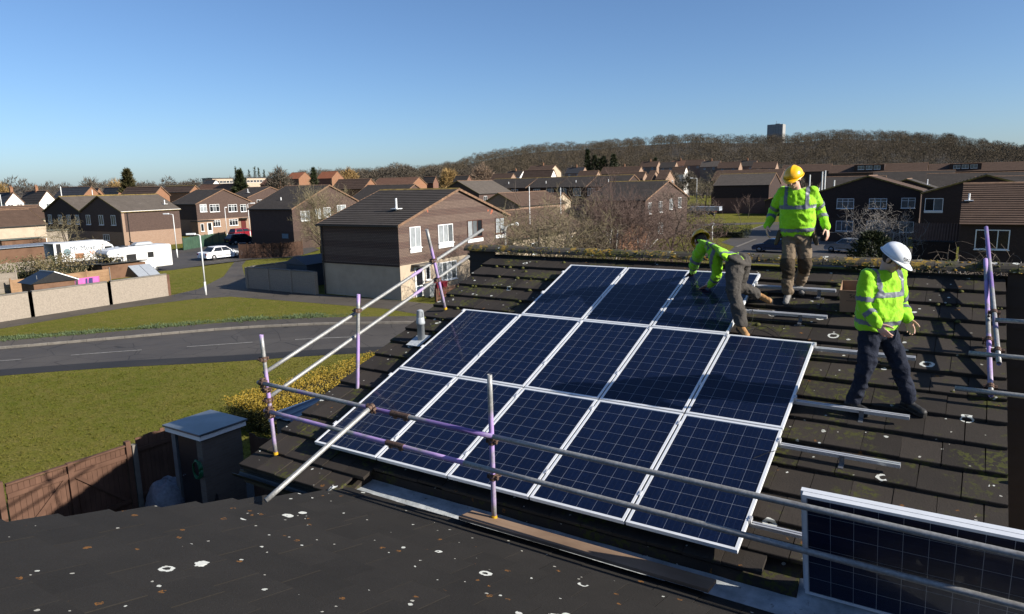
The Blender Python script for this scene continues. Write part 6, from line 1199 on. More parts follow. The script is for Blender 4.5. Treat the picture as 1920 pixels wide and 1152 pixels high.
def shrub(label, x0, x1, y0, y1, z1, n, mat, sd, size=.16, name='shrub'):
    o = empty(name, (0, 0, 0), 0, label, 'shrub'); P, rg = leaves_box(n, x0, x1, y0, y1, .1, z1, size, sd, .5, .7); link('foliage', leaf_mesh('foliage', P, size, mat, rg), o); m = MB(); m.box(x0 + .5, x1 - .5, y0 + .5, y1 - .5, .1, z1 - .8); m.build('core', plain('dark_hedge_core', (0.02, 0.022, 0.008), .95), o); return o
q = onX(50, 505, -62); shrub('ivy covered hedge behind the far weathered fence', -64.5, -62.5, q[1] - 5.5, q[1] + 3.2, 1.9, 5200, M_IVY, 4); q = onX(160, 500, -60.5); shrub('mixed brown green shrubs in front of the motorhome cab', -62.5, -60, q[1] - 3.6, q[1] + 3.8, 2.2, 6000, M_SHRUB, 5)
q = gpt(1365, 447); shrub('clipped dark hedge block on the green beside the white bollard lamp', q[0] - 2, q[0] + 2.2, q[1], q[1] + 2, 1.5, 3500, M_NEEDLE, 6, .12, 'hedge'); q = gpt(1318, 446); shrub('clipped dark hedge block left of the white bollard lamp', q[0] - 2.2, q[0] + 2.4, q[1], q[1] + 2, 1.5, 3500, M_NEEDLE, 7, .12, 'hedge'); q = gpt(1570, 440); shrub('low yellow green hedge in front of the dark three window gable', q[0] - 6, q[0] + 5, q[1], q[1] + 1.2, 1.1, 4500, M_HGREEN, 8, .12, 'hedge')
panel_wall('dark low brick wall in front of the dark three window gable', [(zp(1540, 452)[0], zp(1540, 452)[1]), (zp(1700, 452)[0], zp(1540, 452)[1])], 1.0, M_BRICK_DARK, 6)
# ------------------------------------------------------------------ street lamps
M_POST = plain('pale_lamp_post', (0.62, 0.63, 0.62), .5, var=.08)
def lamp(label, p, h, arm=(.7, 0), r=.055, style='flat', group='street lamps'):
    o = empty('street_lamp', (p[0], p[1], 0), 0, label, 'street lamp', group); m = MB(); m.tube((0, 0, 0), (0, 0, 1.1), r * 1.35, r * 1.35, 10); m.tube((0, 0, 1.1), (0, 0, h), r, r * .75, 10); m.build('post', M_POST, o, True); ax, ay = arm
    if style == 'none': return o
    if style == 'flat': m = MB(); m.path([(0, 0, h - .02), (ax * .25, ay * .25, h + .06), (ax, ay, h + .08)], r * .6, 8); m.build('arm', M_POST, o, True); m = MB(); d = Vector((ax, ay, 0)).normalized(); q = Vector((-d.y, d.x, 0)); c = Vector((ax, ay, h + .06)); m.prism([c - d * .1 + q * .13, c + d * .55 + q * .09, c + d * .6, c + d * .55 - q * .09, c - d * .1 - q * .13], (0, 0, .13)); m.build('lamp_head', M_UPVC, o, bevel=.02)
    elif style == 'swan': m = MB(); m.path([(0, 0, h - .6), (ax * .1, ay * .1, h - .15), (ax * .4, ay * .4, h + .05), (ax, ay, h + .1)], r * .9, 8); m.build('arm', M_POST, o, True); m = MB(); m.lathe([(.02, .16), (.16, .13), (.2, .02), (.17, -.08), (.02, -.12)], 14, Matrix.Translation((ax * 1.35, ay * 1.35, h + .1)) @ Matrix.Rotation(.5, 4, 'Y')); m.build('lamp_head', M_UPVC, o, True)
    else: m = MB(); m.lathe([(.05, 0), (.16, .1), (.21, .28), (.34, .30), (.30, .36), (.04, .42)], 14, Matrix.Translation((0, 0, h))); m.build('lamp_head', M_UPVC, o, True)
    return o
q = gpt(386.5, 556); lamp('street lamp on the lawn edge in front of the white saloon car', q, top_h(q, 442), (-.35, -.25)); q = gpt(333, 485); lamp('street lamp at the corner of the motorhome', q, top_h(q, 403), (-.5, -.3)); q = gpt(427, 452); lamp('street lamp beside the red estate car', q, top_h(q, 391), (-.35, .4)); q = gpt(470, 447); lamp('street lamp right of the white porch house', q, top_h(q, 383), (.4, .35))
q = gpt(28, 473); lamp('street lamp at the far left among the sheds', q, top_h(q, 430), (-.5, -.6)); q = gpt(192, 458); lamp('street lamp in front of the dark double gables', q, top_h(q, 415), (-.4, .4)); q = at(948, 465, 58); lamp('white swan neck street lamp beside the patterned gable', (q[0], q[1]), top_h(q, 424), (.55, .45), .075, 'swan'); q = at(994, 440, 72); lamp('tall thin grey post among the bungalows', (q[0], q[1]), top_h(q, 350), (.3, .3), .045, 'none')
q = at(1052, 440, 80); lamp('tall thin grey post left of the birch', (q[0], q[1]), top_h(q, 352), (.2, .2), .045, 'none'); q = at(1199, 380, 110); lamp('thin pale lamp post against the dark roof right of the birch', (q[0], q[1]), top_h(q, 352), (.3, .2), .05, 'none'); q = gpt(1335, 452); lamp('white bollard lamp between the clipped hedge blocks', q, top_h(q, 424), style='cap', r=.06); q = at(1306, 378, 170); lamp('far street lamp at the car park', (q[0], q[1]), top_h(q, 335), (-.9, -.5), .06)
for i, (px, pt_, pb_, D_) in enumerate(((1518, 328, 347, 140), (1541, 322, 348, 138), (1546, 320, 354, 136), (1564, 338, 350, 140))): q = at(px, pb_, D_); m = MB(); m.tube((q[0], q[1], 0), (q[0], q[1], top_h(q, pt_)), .13, .11, 8); tag(m.build('pale_post', M_POST), ['leftmost', 'second', 'third and tallest', 'rightmost short'][i] + ' pale post right of the yellow hat worker', 'post', 'pale posts')
for px, pt_, pb_, D_, lab in ((116, 350, 372, 140, 'tall thin pole beside the double gabled house'), (174, 356, 370, 150, 'thin pale pole behind the double gabled house'), (4, 365, 392, 180, 'thin pale pole at the far left edge')): q = at(px, pb_, D_); m = MB(); m.tube((q[0], q[1], 0), (q[0], q[1], top_h(q, pt_)), .10, .07, 8); tag(m.build('pole', M_POST), lab, 'pole')

# ------------------------------------------------------------------ vehicles
M_CARW = plain('white_car_paint', (0.72, 0.73, 0.74), .25, var=.02, spec=.6); M_GLASS = pane_mat('car_glass', (0.02, 0.024, 0.028)); M_TYRE = plain('tyre_rubber', (0.02, 0.02, 0.02), .85); M_RIM = alu_mat('wheel_rim', (0.45, 0.45, 0.46), .35); M_REDL = plain('red_lamp', (0.35, 0.015, 0.012), .3); M_CLEARL = plain('clear_lamp', (0.6, 0.6, 0.58), .2)
def wheel(parent, x, y, r=.31, w=.2, side=1):
    m = MB(); m.lathe([(r * .62, -w / 2), (r * .95, -w / 2), (r, -w * .35), (r, w * .35), (r * .95, w / 2), (r * .62, w / 2)], 20, Matrix.Translation((x, y, r)) @ Matrix.Rotation(math.pi / 2, 4, 'Y')); wo_ = m.build('wheel', M_TYRE, parent, True)
    m = MB(); m.lathe([(r * .05, -.01), (r * .63, -.01), (r * .63, .03), (r * .05, .05)], 12, Matrix.Translation((x + side * (w / 2 - .03), y, r)) @ Matrix.Rotation(math.pi / 2 * side, 4, 'Y')); m.build('rim', M_RIM, wo_, True)
def car(label, loc, rz, paint, L=4.4, Wd=1.75, H=1.45, style='sedan', group='parked cars'):
    """points along local +Y, origin at the centre of the footprint"""
    o = empty('parked_car', loc, rz, label, 'car', group); h = L / 2; w = Wd / 2; belt = H * .60
    prof = [(-h, .32), (-h + .05, .28), (h - .1, .24), (h, .40), (h - .03, .62), (h - .25, .74), (h * .52, belt + .01), (-h * .70, belt + .04), (-h + .10, belt - .0), (-h, .75)] if style == 'sedan' else [(-h, .32), (-h + .05, .28), (h - .1, .24), (h, .40), (h - .03, .62), (h - .22, .76), (h * .55, belt + .01), (-h + .06, belt + .03), (-h, .8)]
    m = MB(); n = len(prof)
    xs_ = [(-w, 1.0, 0), (-w * .93, 1.0, .0), (w * .93, 1, 0), (w, 1, 0)]
    V = []
    for sx, k in ((-w + .04, 1), (-w, .0), (w, 0), (w - .04, 1)):
        for (y, z) in prof: V.append((sx, y * (.985 if k else 1), z + (.02 if (k and z > .6) else 0)))
    m.add(V, [tuple(range(n)), tuple(range(3 * n, 4 * n))[::-1]] + [(a * n + i, a * n + (i + 1) % n, (a + 1) * n + (i + 1) % n, (a + 1) * n + i)[::-1] for a in range(3) for i in range(n)]); bo = m.build('body', paint, o, True, bevel=.05, seg=3)
    # cabin
    if style == 'sedan': bot = (h * .50, -h * .74); top = (h * .12, -h * .46)
    elif style == 'estate': bot = (h * .52, -h + .08); top = (h * .16, -h * .86)
    else: bot = (h * .54, -h + .10); top = (h * .18, -h * .78)
    tw = w * .76; bw_ = w * .95; m = MB(); B = [(-bw_, bot[1], belt - .02), (bw_, bot[1], belt - .02), (bw_, bot[0], belt - .02), (-bw_, bot[0], belt - .02)]; T = [(-tw, top[1], H - .03), (tw, top[1], H - .03), (tw, top[0], H - .03), (-tw, top[0], H - .03)]
    m.add(B + T, [(4, 5, 6, 7), (0, 1, 5, 4), (1, 2, 6, 5), (2, 3, 7, 6), (3, 0, 4, 7)]); m.build('cabin', paint, o, True, bevel=.07, seg=3)
    def lerp3(a, b, t): return Vector(a).lerp(Vector(b), t)
    def glass(q, off, nm):
        m = MB(); m.quad(*[Vector(p) + Vector(off) for p in q]); m.build(nm, M_GLASS, o)
    for sx, i0, i1 in ((1, 1, 2), (-1, 0, 3)):
        b0, b1, t0, t1 = Vector(B[i0]), Vector(B[i1]), Vector(T[i0]), Vector(T[i1])
        for a0, a1 in ((.08, .5), (.53, .93)):
            q = [b0.lerp(b1, a0).lerp(t0.lerp(t1, a0), .16), b0.lerp(b1, a1).lerp(t0.lerp(t1, a1), .16), b0.lerp(b1, a1).lerp(t0.lerp(t1, a1), .86), b0.lerp(b1, a0).lerp(t0.lerp(t1, a0), .86)]; glass(q if sx > 0 else q[::-1], (sx * .014, 0, 0), 'side_window')
    glass([Vector(B[1]).lerp(Vector(T[1]), .14) * 1, Vector(B[0]).lerp(Vector(T[0]), .14), Vector(B[0]).lerp(Vector(T[0]), .9).lerp(Vector(B[1]).lerp(Vector(T[1]), .9), .04), Vector(B[1]).lerp(Vector(T[1]), .9)], (0, -.014, .008), 'rear_window'); glass([Vector(B[3]).lerp(Vector(T[3]), .1), Vector(B[2]).lerp(Vector(T[2]), .1), Vector(B[2]).lerp(Vector(T[2]), .92), Vector(B[3]).lerp(Vector(T[3]), .92)], (0, .014, .01), 'windscreen')
    for sx in (-1, 1):
        for y in (-h * .60, h * .63): wheel(o, sx * (w - .09), y, .31, .19, sx)
        m = MB(); m.box(sx * (w - .13) - .13, sx * (w - .13) + .13, -h - .012, -h + .06, .62, .80); m.build('tail_lamp', M_REDL, o, bevel=.02); m = MB(); m.box(sx * (w - .2) - .17, sx * (w - .2) + .17, h - .1, h + .004, .56, .68); m.build('headlight', M_CLEARL, o, bevel=.02); m = MB(); m.box(sx * w - .012, sx * w + .012, -h * .42, h * .40, .46, .51); m.build('trim_strip', M_TYRE, o); m = MB(); m.box(sx * (w + .06) - .07, sx * (w + .06) + .07, h * .42, h * .47, belt + .02, belt + .13); m.build('mirror', paint, o, bevel=.02)
    m = MB(); m.box(-.26, .26, -h - .014, -h - .004, .48, .59); m.build('number_plate', plain('yellow_plate', (0.6, 0.45, 0.05), .5), o); m = MB(); m.box(-w + .1, w - .1, -h - .03, -h + .1, .30, .44); m.build('rear_bumper', paint, o, bevel=.03); return o
car('white saloon car parked beside the lawn', (-64.7, 43.7, .11), 0, M_CARW, 4.75, 1.75, 1.5, 'sedan')
car('red estate car with roof bars beside the white porch house', (-92.2, 67.2, .11), 0, plain('red_car_paint', (0.28, 0.015, 0.03), .25), 4.4, 1.75, 1.5, 'estate'); car('dark blue hatchback behind the brown panel fence', (-80.6, 58.2, .11), math.radians(-8), plain('dark_blue_car_paint', (0.02, 0.028, 0.04), .25), 4.2, 1.72, 1.5, 'hatch'); car('teal hatchback mostly hidden by the dark walled house', (-77.6, 62.0, .11), 0, plain('teal_car_paint', (0.05, 0.30, 0.33), .25), 4.0, 1.7, 1.5, 'hatch')
q = gpt(1590, 474); car('silver car parked behind the pale branched bare tree', (q[0], q[1], .012), math.radians(70), plain('silver_car_paint', (0.36, 0.38, 0.40), .3, .3), 4.3, 1.75, 1.5, 'hatch'); q = gpt(1452, 473); car('blue car on the drive just beyond the ridge behind the yellow hat worker', (q[0], q[1], .012), math.radians(85), plain('blue_car_paint', (0.03, 0.06, 0.13), .25), 4.3, 1.75, 1.45, 'hatch')
for i, (px, py) in enumerate(((1304, 381), (1329, 386), (1322, 392))): q = at(px, py, 168 - 6 * i); car(['leftmost', 'right', 'nearest'][i] + ' dark car in the car park left of the dark brown house', (q[0], q[1], .0), math.radians(80), plain('blue_black_car_paint', (0.012, 0.016, 0.025), .2), 4.3, 1.75, 1.45, 'hatch')
# motorhome: along Y, nose towards -Y
mh = empty('motorhome', (-61.15, 31.9, .11), math.pi, 'white motorhome with grey swoosh stripes and roof box parked behind the pale wall', 'motorhome'); w2 = 1.12; L2 = 3.15
prof = [(-L2, .45), (-L2, 2.45), (-L2 + .12, 2.60), (1.2, 2.62), (L2 - .15, 2.45), (L2 + .05, 2.15), (L2 - .1, 1.78), (1.75, 1.72), (1.75, .45)]
m = MB(); m.prism([(-w2, y, z) for y, z in prof], (2 * w2, 0, 0)); m.build('body', plain('white_motorhome_panel', (0.60, 0.60, 0.59), .35, var=.02), mh, bevel=.10, seg=3)
m = MB(); m.prism([(-.93, 1.76, .38), (-.93, 1.76, 1.70), (-.93, 2.35, 1.68), (-.93, 2.95, 1.12), (-.93, 3.5, .98), (-.93, 3.58, .5), (-.93, 3.45, .38)], (1.86, 0, 0)); m.build('cab', M_CARW, mh, bevel=.06)
m = MB(); m.prism([(-.80, 2.42, 1.64), (.80, 2.42, 1.64), (.84, 2.93, 1.17), (-.84, 2.93, 1.17)], (0, .03, .03)); m.build('windscreen', M_GLASS, mh)
for sx in (-1, 1):
    m = MB(); m.prism([(sx * .935, 1.85, 1.15), (sx * .935, 1.85, 1.6), (sx * .935, 2.35, 1.6), (sx * .935, 2.72, 1.15)], (sx * .012, 0, 0)); m.build('cab_window', M_GLASS, mh)
    for y, z, a_, b_ in ((.95, 1.62, .85, .55), (-.95, 1.72, .52, .45)):
        m = MB(); m.box(sx * w2 - .012, sx * w2 + .022, y - a_ / 2 - .04, y + a_ / 2 + .04, z - b_ / 2 - .04, z + b_ / 2 + .04); wo_ = m.build('window', M_BLACKPL, mh, bevel=.01); m = MB(); m.box(sx * w2 - .01, sx * w2 + .028, y - a_ / 2 + .02, y + a_ / 2 - .02, z - b_ / 2 + .02, z + b_ / 2 - .02); m.build('pane', M_PANE_M, wo_)
    m = MB(); m.box(sx * w2 - .01, sx * w2 + .015, -.52, .12, .62, 2.2); m.build('door', plain('white_motorhome_panel', (0.8, 0.8, .79), .35), mh, bevel=.02)
    for k, (ys, zs, mt, rr) in enumerate((((-2.6, -1.9, -1.2, -.9), (1.55, 1.25, 1.12, 1.2), M_BLACKPL, .022), ((-2.9, -2.4, -1.9, -1.7), (1.75, 1.5, 1.38, 1.4), M_GREYPL, .03), ((-2.95, -2.6, -2.2, -1.9), (1.15, .92, .80, .82), M_BLACKPL, .024), ((.1, .5, 1.0, 1.5), (1.95, 2.0, 2.12, 2.3), M_GREYPL, .018))):
        m = MB(); P = [Vector((sx * (w2 + .004), a_, b_)) for a_, b_ in zip(ys, zs)]; m.path(P, [.006, rr, rr, .005], 5); m.build('stripe', mt, mh)
    for y in (-1.3, 2.6): wheel(mh, sx * (w2 - .14), y, .34, .2, sx)
m = MB(); m.prism([(-.4, -1.6, 2.63), (-.4, -1.75, 2.75), (-.4, -1.5, 2.92), (-.4, -.2, 2.92), (-.4, .1, 2.70), (-.4, 0, 2.63)], (.75, 0, 0)); m.build('roof_box', M_GREYPL, mh, bevel=.06); m = MB(); m.box(-.3, .3, .7, 1.3, 2.62, 2.70); m.build('roof_vent', M_BLACKPL, mh); m = MB(); m.lathe([(.02, .0), (.24, .03), (.24, .06), (.02, .08)], 12, Matrix.Translation((.55, -.1, 2.9)) @ Matrix.Rotation(.6, 4, 'X')); m.tube((.55, -.1, 2.6), (.55, -.1, 2.95), .03); m.build('satellite_dish', M_BLACKPL, mh)
# removal lorry: along Y, open rear towards -Y
lo = empty('removal_lorry', (-73.2, 31.9, .1), 0, 'white removal lorry with open dark rear and blue and orange lettering', 'lorry'); lo.scale = (.86, .86, .86); lo.location.y = 32.3; M_LORRY = plain('white_lorry_box', (0.56, 0.56, 0.55), .45, var=.04)
m = MB(); m.box(-1.2, -1.14, -3.0, 2.6, .8, 3.05); m.build('side_panel', M_LORRY, lo); m = MB(); m.box(1.14, 1.2, -2.2, 2.6, .8, 3.05); sp_ = m.build('side_panel', M_LORRY, lo); m = MB(); m.box(-1.2, 1.2, -3.0, 2.9, 3.052, 3.14); m.build('roof', M_LORRY, lo, bevel=.03); m = MB(); m.box(-1.14, 1.14, 2.54, 2.6, .8, 3.05); m.build('bulkhead', M_LORRY, lo); m = MB(); m.box(-1.2, 1.2, -3.0, 2.6, .7, .798); m.build('floor', M_BLACKPL, lo); m = MB(); m.box(1.14, 1.2, -3.0, -2.72, .8, 3.05); m.build('rear_post', M_LORRY, lo); m = MB(); m.box(1.05, 1.13, -2.7, -2.22, .8, 3.0); m.build('side_opening', M_BLACKPL, lo)
m = MB(); m.prism([(-1.05, 2.75, .5), (-1.05, 2.75, 2.55), (-1.05, 4.0, 2.5), (-1.05, 4.5, 1.5), (-1.05, 4.6, .5)], (2.1, 0, 0)); m.build('cab', M_LORRY, lo, bevel=.08); m = MB(); m.prism([(-1.1, 2.6, 2.6), (-1.1, 2.6, 3.12), (-1.1, 3.3, 2.95), (-1.1, 3.9, 2.52)], (2.2, 0, 0)); m.build('air_deflector', M_LORRY, lo, bevel=.08)
for sx in (-1, 1):
    m = MB(); m.prism([(sx * 1.055, 3.0, 1.6), (sx * 1.055, 3.0, 2.3), (sx * 1.055, 3.85, 2.3), (sx * 1.055, 4.2, 1.6)], (sx * .012, 0, 0)); m.build('cab_window', M_GLASS, lo)
    for y in (-1.6, 3.4): wheel(lo, sx * 1.0, y, .42, .26, sx)
RX = Matrix(((0, 0, 1, 1.204), (1, 0, 0, 0), (0, 1, 0, 0), (0, 0, 0, 1)))
text_obj('lettering', 'Mr Move', .82, plain('blue_grey_lettering', (0.06, 0.09, 0.14), .5), lo, Matrix.Translation((0, -1.2, 2.1)) @ RX, ext=.002); text_obj('lettering', 'UK', .5, plain('orange_lettering', (0.72, 0.16, 0.03), .5), lo, Matrix.Translation((0, 1.1, 1.55)) @ RX, ext=.002)
m = MB(); m.box(1.202, 1.212, -.7, .3, 1.1, 1.75); m.build('emblem', plain('brown_crate_print', (0.32, 0.14, 0.06), .6), lo); m = MB(); m.lathe([(.02, 0), (.42, 0), (.42, .008), (.02, .008)], 24, Matrix.Translation((1.204, -1.55, 2.0)) @ Matrix.Rotation(math.pi / 2, 4, 'Y')); m.build('emblem', plain('teal_grey_print', (0.16, 0.24, 0.26), .6), lo)
q = at(1324, 380, 150); m = MB(); m.box(-3, 3, -1, 1, 1.2, 2.0); o = m.build('trailer_body', plain('pale_blue_panel', (0.42, 0.47, 0.55), .5)); tr_ = empty('trailer', (q[0], q[1], 0), 0, 'pale blue white trailer beside the dark brown house on the green', 'trailer'); o.parent = tr_
for sx in (-1, 1): wheel(tr_, sx * 1.6, 0, .4, .25, sx)

# ------------------------------------------------------------------ people
import mathutils.noise as mnoise
MEN = {2: {'head': (1488, 335, 9.86), 'neck': (1495, 357, 9.95), 'chest': (1496, 385, 9.98), 'pelvis': (1494, 436, 10.0), 'shL': (1468, 362, 10.0), 'shR': (1524, 361, 9.98), 'elL': (1450, 397, 10.16), 'elR': (1538, 393, 10.15), 'wrL': (1439, 423, 10.0), 'wrR': (1549, 426, 9.98), 'tiL': (1437, 446, 9.94), 'tiR': (1555, 447, 9.92), 'hiL': (1481, 440, 10.0), 'hiR': (1506, 440, 10.0), 'knL': (1477, 498, 9.88), 'knR': (1510, 494, 10.0), 'anL': (1477, 550, 9.96), 'anR': (1499, 532, 10.2)}, 3: {'head': (1674, 487, 7.7), 'neck': (1658, 509, 7.74), 'chest': (1650, 545, 7.75), 'pelvis': (1644, 609, 7.77), 'shL': (1627, 520, 7.6), 'shR': (1684, 517, 7.86), 'elL': (1618, 575, 7.55), 'elR': (1690, 570, 8.0), 'wrL': (1645, 608, 7.45), 'wrR': (1702, 598, 7.82), 'tiL': (1660, 627, 7.43), 'tiR': (1709, 620, 7.78), 'hiL': (1631, 613, 7.7), 'hiR': (1659, 611, 7.84), 'knL': (1625, 683, 7.66), 'knR': (1688, 688, 7.8), 'anL': (1599, 752, 7.72), 'anR': (1704, 751, 7.82)}, 1: {'head': (1314, 452, 10.12), 'neck': (1324, 456, 10.0), 'chest': (1345, 468, 9.85), 'pelvis': (1383, 487, 9.55), 'shL': (1314, 467, 10.06), 'shR': (1340, 475, 9.88), 'elL': (1302, 493, 10.28), 'elR': (1345, 515, 9.9), 'wrL': (1299, 510, 10.5), 'wrR': (1332, 534, 10.05), 'tiL': (1295, 519, 10.56), 'tiR': (1321, 538, 10.1), 'hiL': (1378, 492, 9.46), 'hiR': (1391, 489, 9.62), 'knL': (1376, 547, 9.28), 'knR': (1384, 536, 9.72), 'anL': (1391, 610, 9.04), 'anR': (1420, 553, 9.8)}}
M_HIVIS = None
t = NT('hi_vis_fabric'); n = t.noise(9, 4, .6); t.set(t.mix(n, (0.235, 0.56, 0.010), (0.30, 0.64, 0.014)), .75, 0, .2, **{'Sheen Weight': .2}); t.bump(t.noise(16, 6, .65, None, 1.2), .55, .025); M_HIVIS = t.m
M_TAPE = plain('reflective_tape', (0.13, 0.14, 0.17), .45, var=.12, scale=12)
t = NT('skin'); n = t.noise(18, 4, .6); t.set(t.mix(n, (0.46, 0.27, 0.20), (0.58, 0.36, 0.28)), .55, 0, .35, **{'Subsurface Weight': .08}); M_SKIN = t.m
def cloth_mat(name, a, b, sc=7):
    t = NT(name); n = t.noise(sc, 5, .65); t.set(t.mix(n, a, b), .9, 0, .15); t.bump(t.noise(14, 6, .65, None, 1.2), .6, .03); return t.m
M_KHAKI = cloth_mat('khaki_work_trousers', (0.17, 0.125, 0.085), (0.27, 0.21, 0.15)); M_NAVY = cloth_mat('navy_work_trousers', (0.014, 0.017, 0.030), (0.030, 0.036, 0.058)); M_CHAR = cloth_mat('charcoal_work_trousers', (0.055, 0.05, 0.045), (0.11, 0.10, 0.09)); M_BROWNP = cloth_mat('brown_pocket_cloth', (0.10, 0.075, 0.045), (0.15, 0.11, 0.07)); M_KNEE = cloth_mat('dark_knee_patch', (0.06, 0.045, 0.03), (0.10, 0.075, 0.05))
M_HATY = plain('yellow_hard_hat', (0.80, 0.42, 0.008), .28, var=.05, spec=.6); M_HATW = plain('white_hard_hat', (0.74, 0.76, 0.80), .3, var=.03, spec=.5); M_BOOTT = plain('tan_boot', (0.42, 0.23, 0.09), .7, var=.25, scale=20); M_BOOTG = plain('grey_trainer', (0.22, 0.21, 0.20), .7, var=.3, scale=30); M_BOOTB = plain('black_boot', (0.025, 0.024, 0.024), .6, var=.3, scale=30); M_SOLE = plain('boot_sole', (0.03, 0.028, 0.026), .8); M_HAIR = plain('dark_brown_hair', (0.035, 0.022, 0.015), .8, var=.4, scale=60); M_GLOVE = plain('black_glove', (0.012, 0.012, 0.014), .7); M_BEARD = plain('stubble', (0.16, 0.10, 0.075), .8)
TMP = bpy.data.scenes.new('workshop')
class Org:
    """tapered capsules, ellipsoids and lofts, later fused into one surface"""
    def __init__(s): s.m = MB()
    def cap(s, p, q, r0, r1=None, n=14):
        p, q = Vector(p), Vector(q); r1 = r0 if r1 is None else r1; d = (q - p); L = d.length; d = d.normalized() if L > 1e-6 else Vector((0, 0, 1)); x = d.orthogonal().normalized(); y = d.cross(x); V = []; R = 5
        for i in range(R + 1): a = -math.pi / 2 * (1 - i / R); V.append((p + d * math.sin(a) * r0, max(1e-4, math.cos(a) * r0)))
        for i in range(R + 1): a = math.pi / 2 * i / R; V.append((q + d * math.sin(a) * r1, max(1e-4, math.cos(a) * r1)))
        vs = [c + x * (math.cos(2 * math.pi * k / n) * r) + y * (math.sin(2 * math.pi * k / n) * r) for c, r in V for k in range(n)]; m = len(V)
        s.m.add(vs, [(a * n + k, a * n + (k + 1) % n, (a + 1) * n + (k + 1) % n, (a + 1) * n + k) for a in range(m - 1) for k in range(n)] + [tuple(range(n))[::-1], tuple(range((m - 1) * n, m * n))])
    def ell(s, c, ax, n=16):
        """ax: three axis vectors already scaled by their radii"""
        c = Vector(c); A = [Vector(a) for a in ax]; vs = []; R = 10
        for i in range(R + 1):
            th = math.pi * i / R; z = math.cos(th); r = max(1e-3, math.sin(th))
            for k in range(n): f = 2 * math.pi * k / n; vs.append(c + A[0] * (r * math.cos(f)) + A[1] * (r * math.sin(f)) + A[2] * z)
        s.m.add(vs, [(a * n + k, (a + 1) * n + k, (a + 1) * n + (k + 1) % n, a * n + (k + 1) % n) for a in range(R) for k in range(n)] + [tuple(range(n)), tuple(range(R * n, (R + 1) * n))[::-1]])
    def loft(s, rings, n=22):
        """rings: (centre, right vector, front vector) vectors scaled to half sizes"""
        vs = []
        for c, a, b in rings:
            c, a, b = Vector(c), Vector(a), Vector(b)
            for k in range(n): f = 2 * math.pi * k / n; cx, sx = math.cos(f), math.sin(f); e = (abs(cx) ** 2.5 + abs(sx) ** 2.5) ** (-1 / 2.5); vs.append(c + a * cx * e + b * sx * e)
        m = len(rings); s.m.add(vs, [(a * n + k, a * n + (k + 1) % n, (a + 1) * n + (k + 1) % n, (a + 1) * n + k) for a in range(m - 1) for k in range(n)] + [tuple(range(n))[::-1], tuple(range((m - 1) * n, m * n))])
    def fuse(s, name, mat, voxel=.012, smooth=4, wrinkle=0.0, wscale=9.0, seed=0.0, axisf=None):
        me = s.m.mesh(name, mat); bm = bmesh.new(); bm.from_mesh(me); bmesh.ops.recalc_face_normals(bm, faces=bm.faces); bm.to_mesh(me); bm.free()
        o = bpy.data.objects.new('tmp', me); TMP.collection.objects.link(o); r = o.modifiers.new('r', 'REMESH'); r.mode = 'VOXEL'; r.voxel_size = voxel; sm = o.modifiers.new('s', 'SMOOTH'); sm.iterations = smooth; sm.factor = .5
        TMP.view_layers[0].update(); dg = TMP.view_layers[0].depsgraph; dg.update(); out = bpy.data.meshes.new_from_object(o.evaluated_get(dg)); TRASH.append(o); out.name = name; out.materials.clear(); out.materials.append(mat)
        if wrinkle:
            nn_ = np.empty(len(out.vertices) * 3, np.float32); out.vertices.foreach_get('co', nn_); CO = nn_.reshape(-1, 3).copy(); out.vertex_normals.foreach_get('vector', nn_); NO = nn_.reshape(-1, 3).copy()
            for i_ in range(len(CO)):
                p = Vector(CO[i_]); k = axisf(p) if axisf else 1.0; q = Vector(((p.x + p.z * .5) * wscale, (p.y - p.z * .4) * wscale, p.z * wscale * .95)); q = q + Vector((0, 0, seed)); w_ = (1 - abs(mnoise.noise(q)) * 2.4) * .6 + (1 - abs(mnoise.noise(q * 2.3 + Vector((5, 1, 3)))) * 2.4) * .45 + (1 - abs(mnoise.noise(q * 4.4)) * 2.2) * .18; CO[i_] += NO[i_] * (wrinkle * k * (w_ - .45))
            out.vertices.foreach_set('co', CO.ravel())
        out.polygons.foreach_set('use_smooth', [True] * len(out.polygons)); out.update(); return out
def seg_t(p, a, b):
    ab = b - a; t_ = max(0.0, min(1.0, (p - a).dot(ab) / ab.length_squared)); return t_, (p - (a + ab * t_)).length
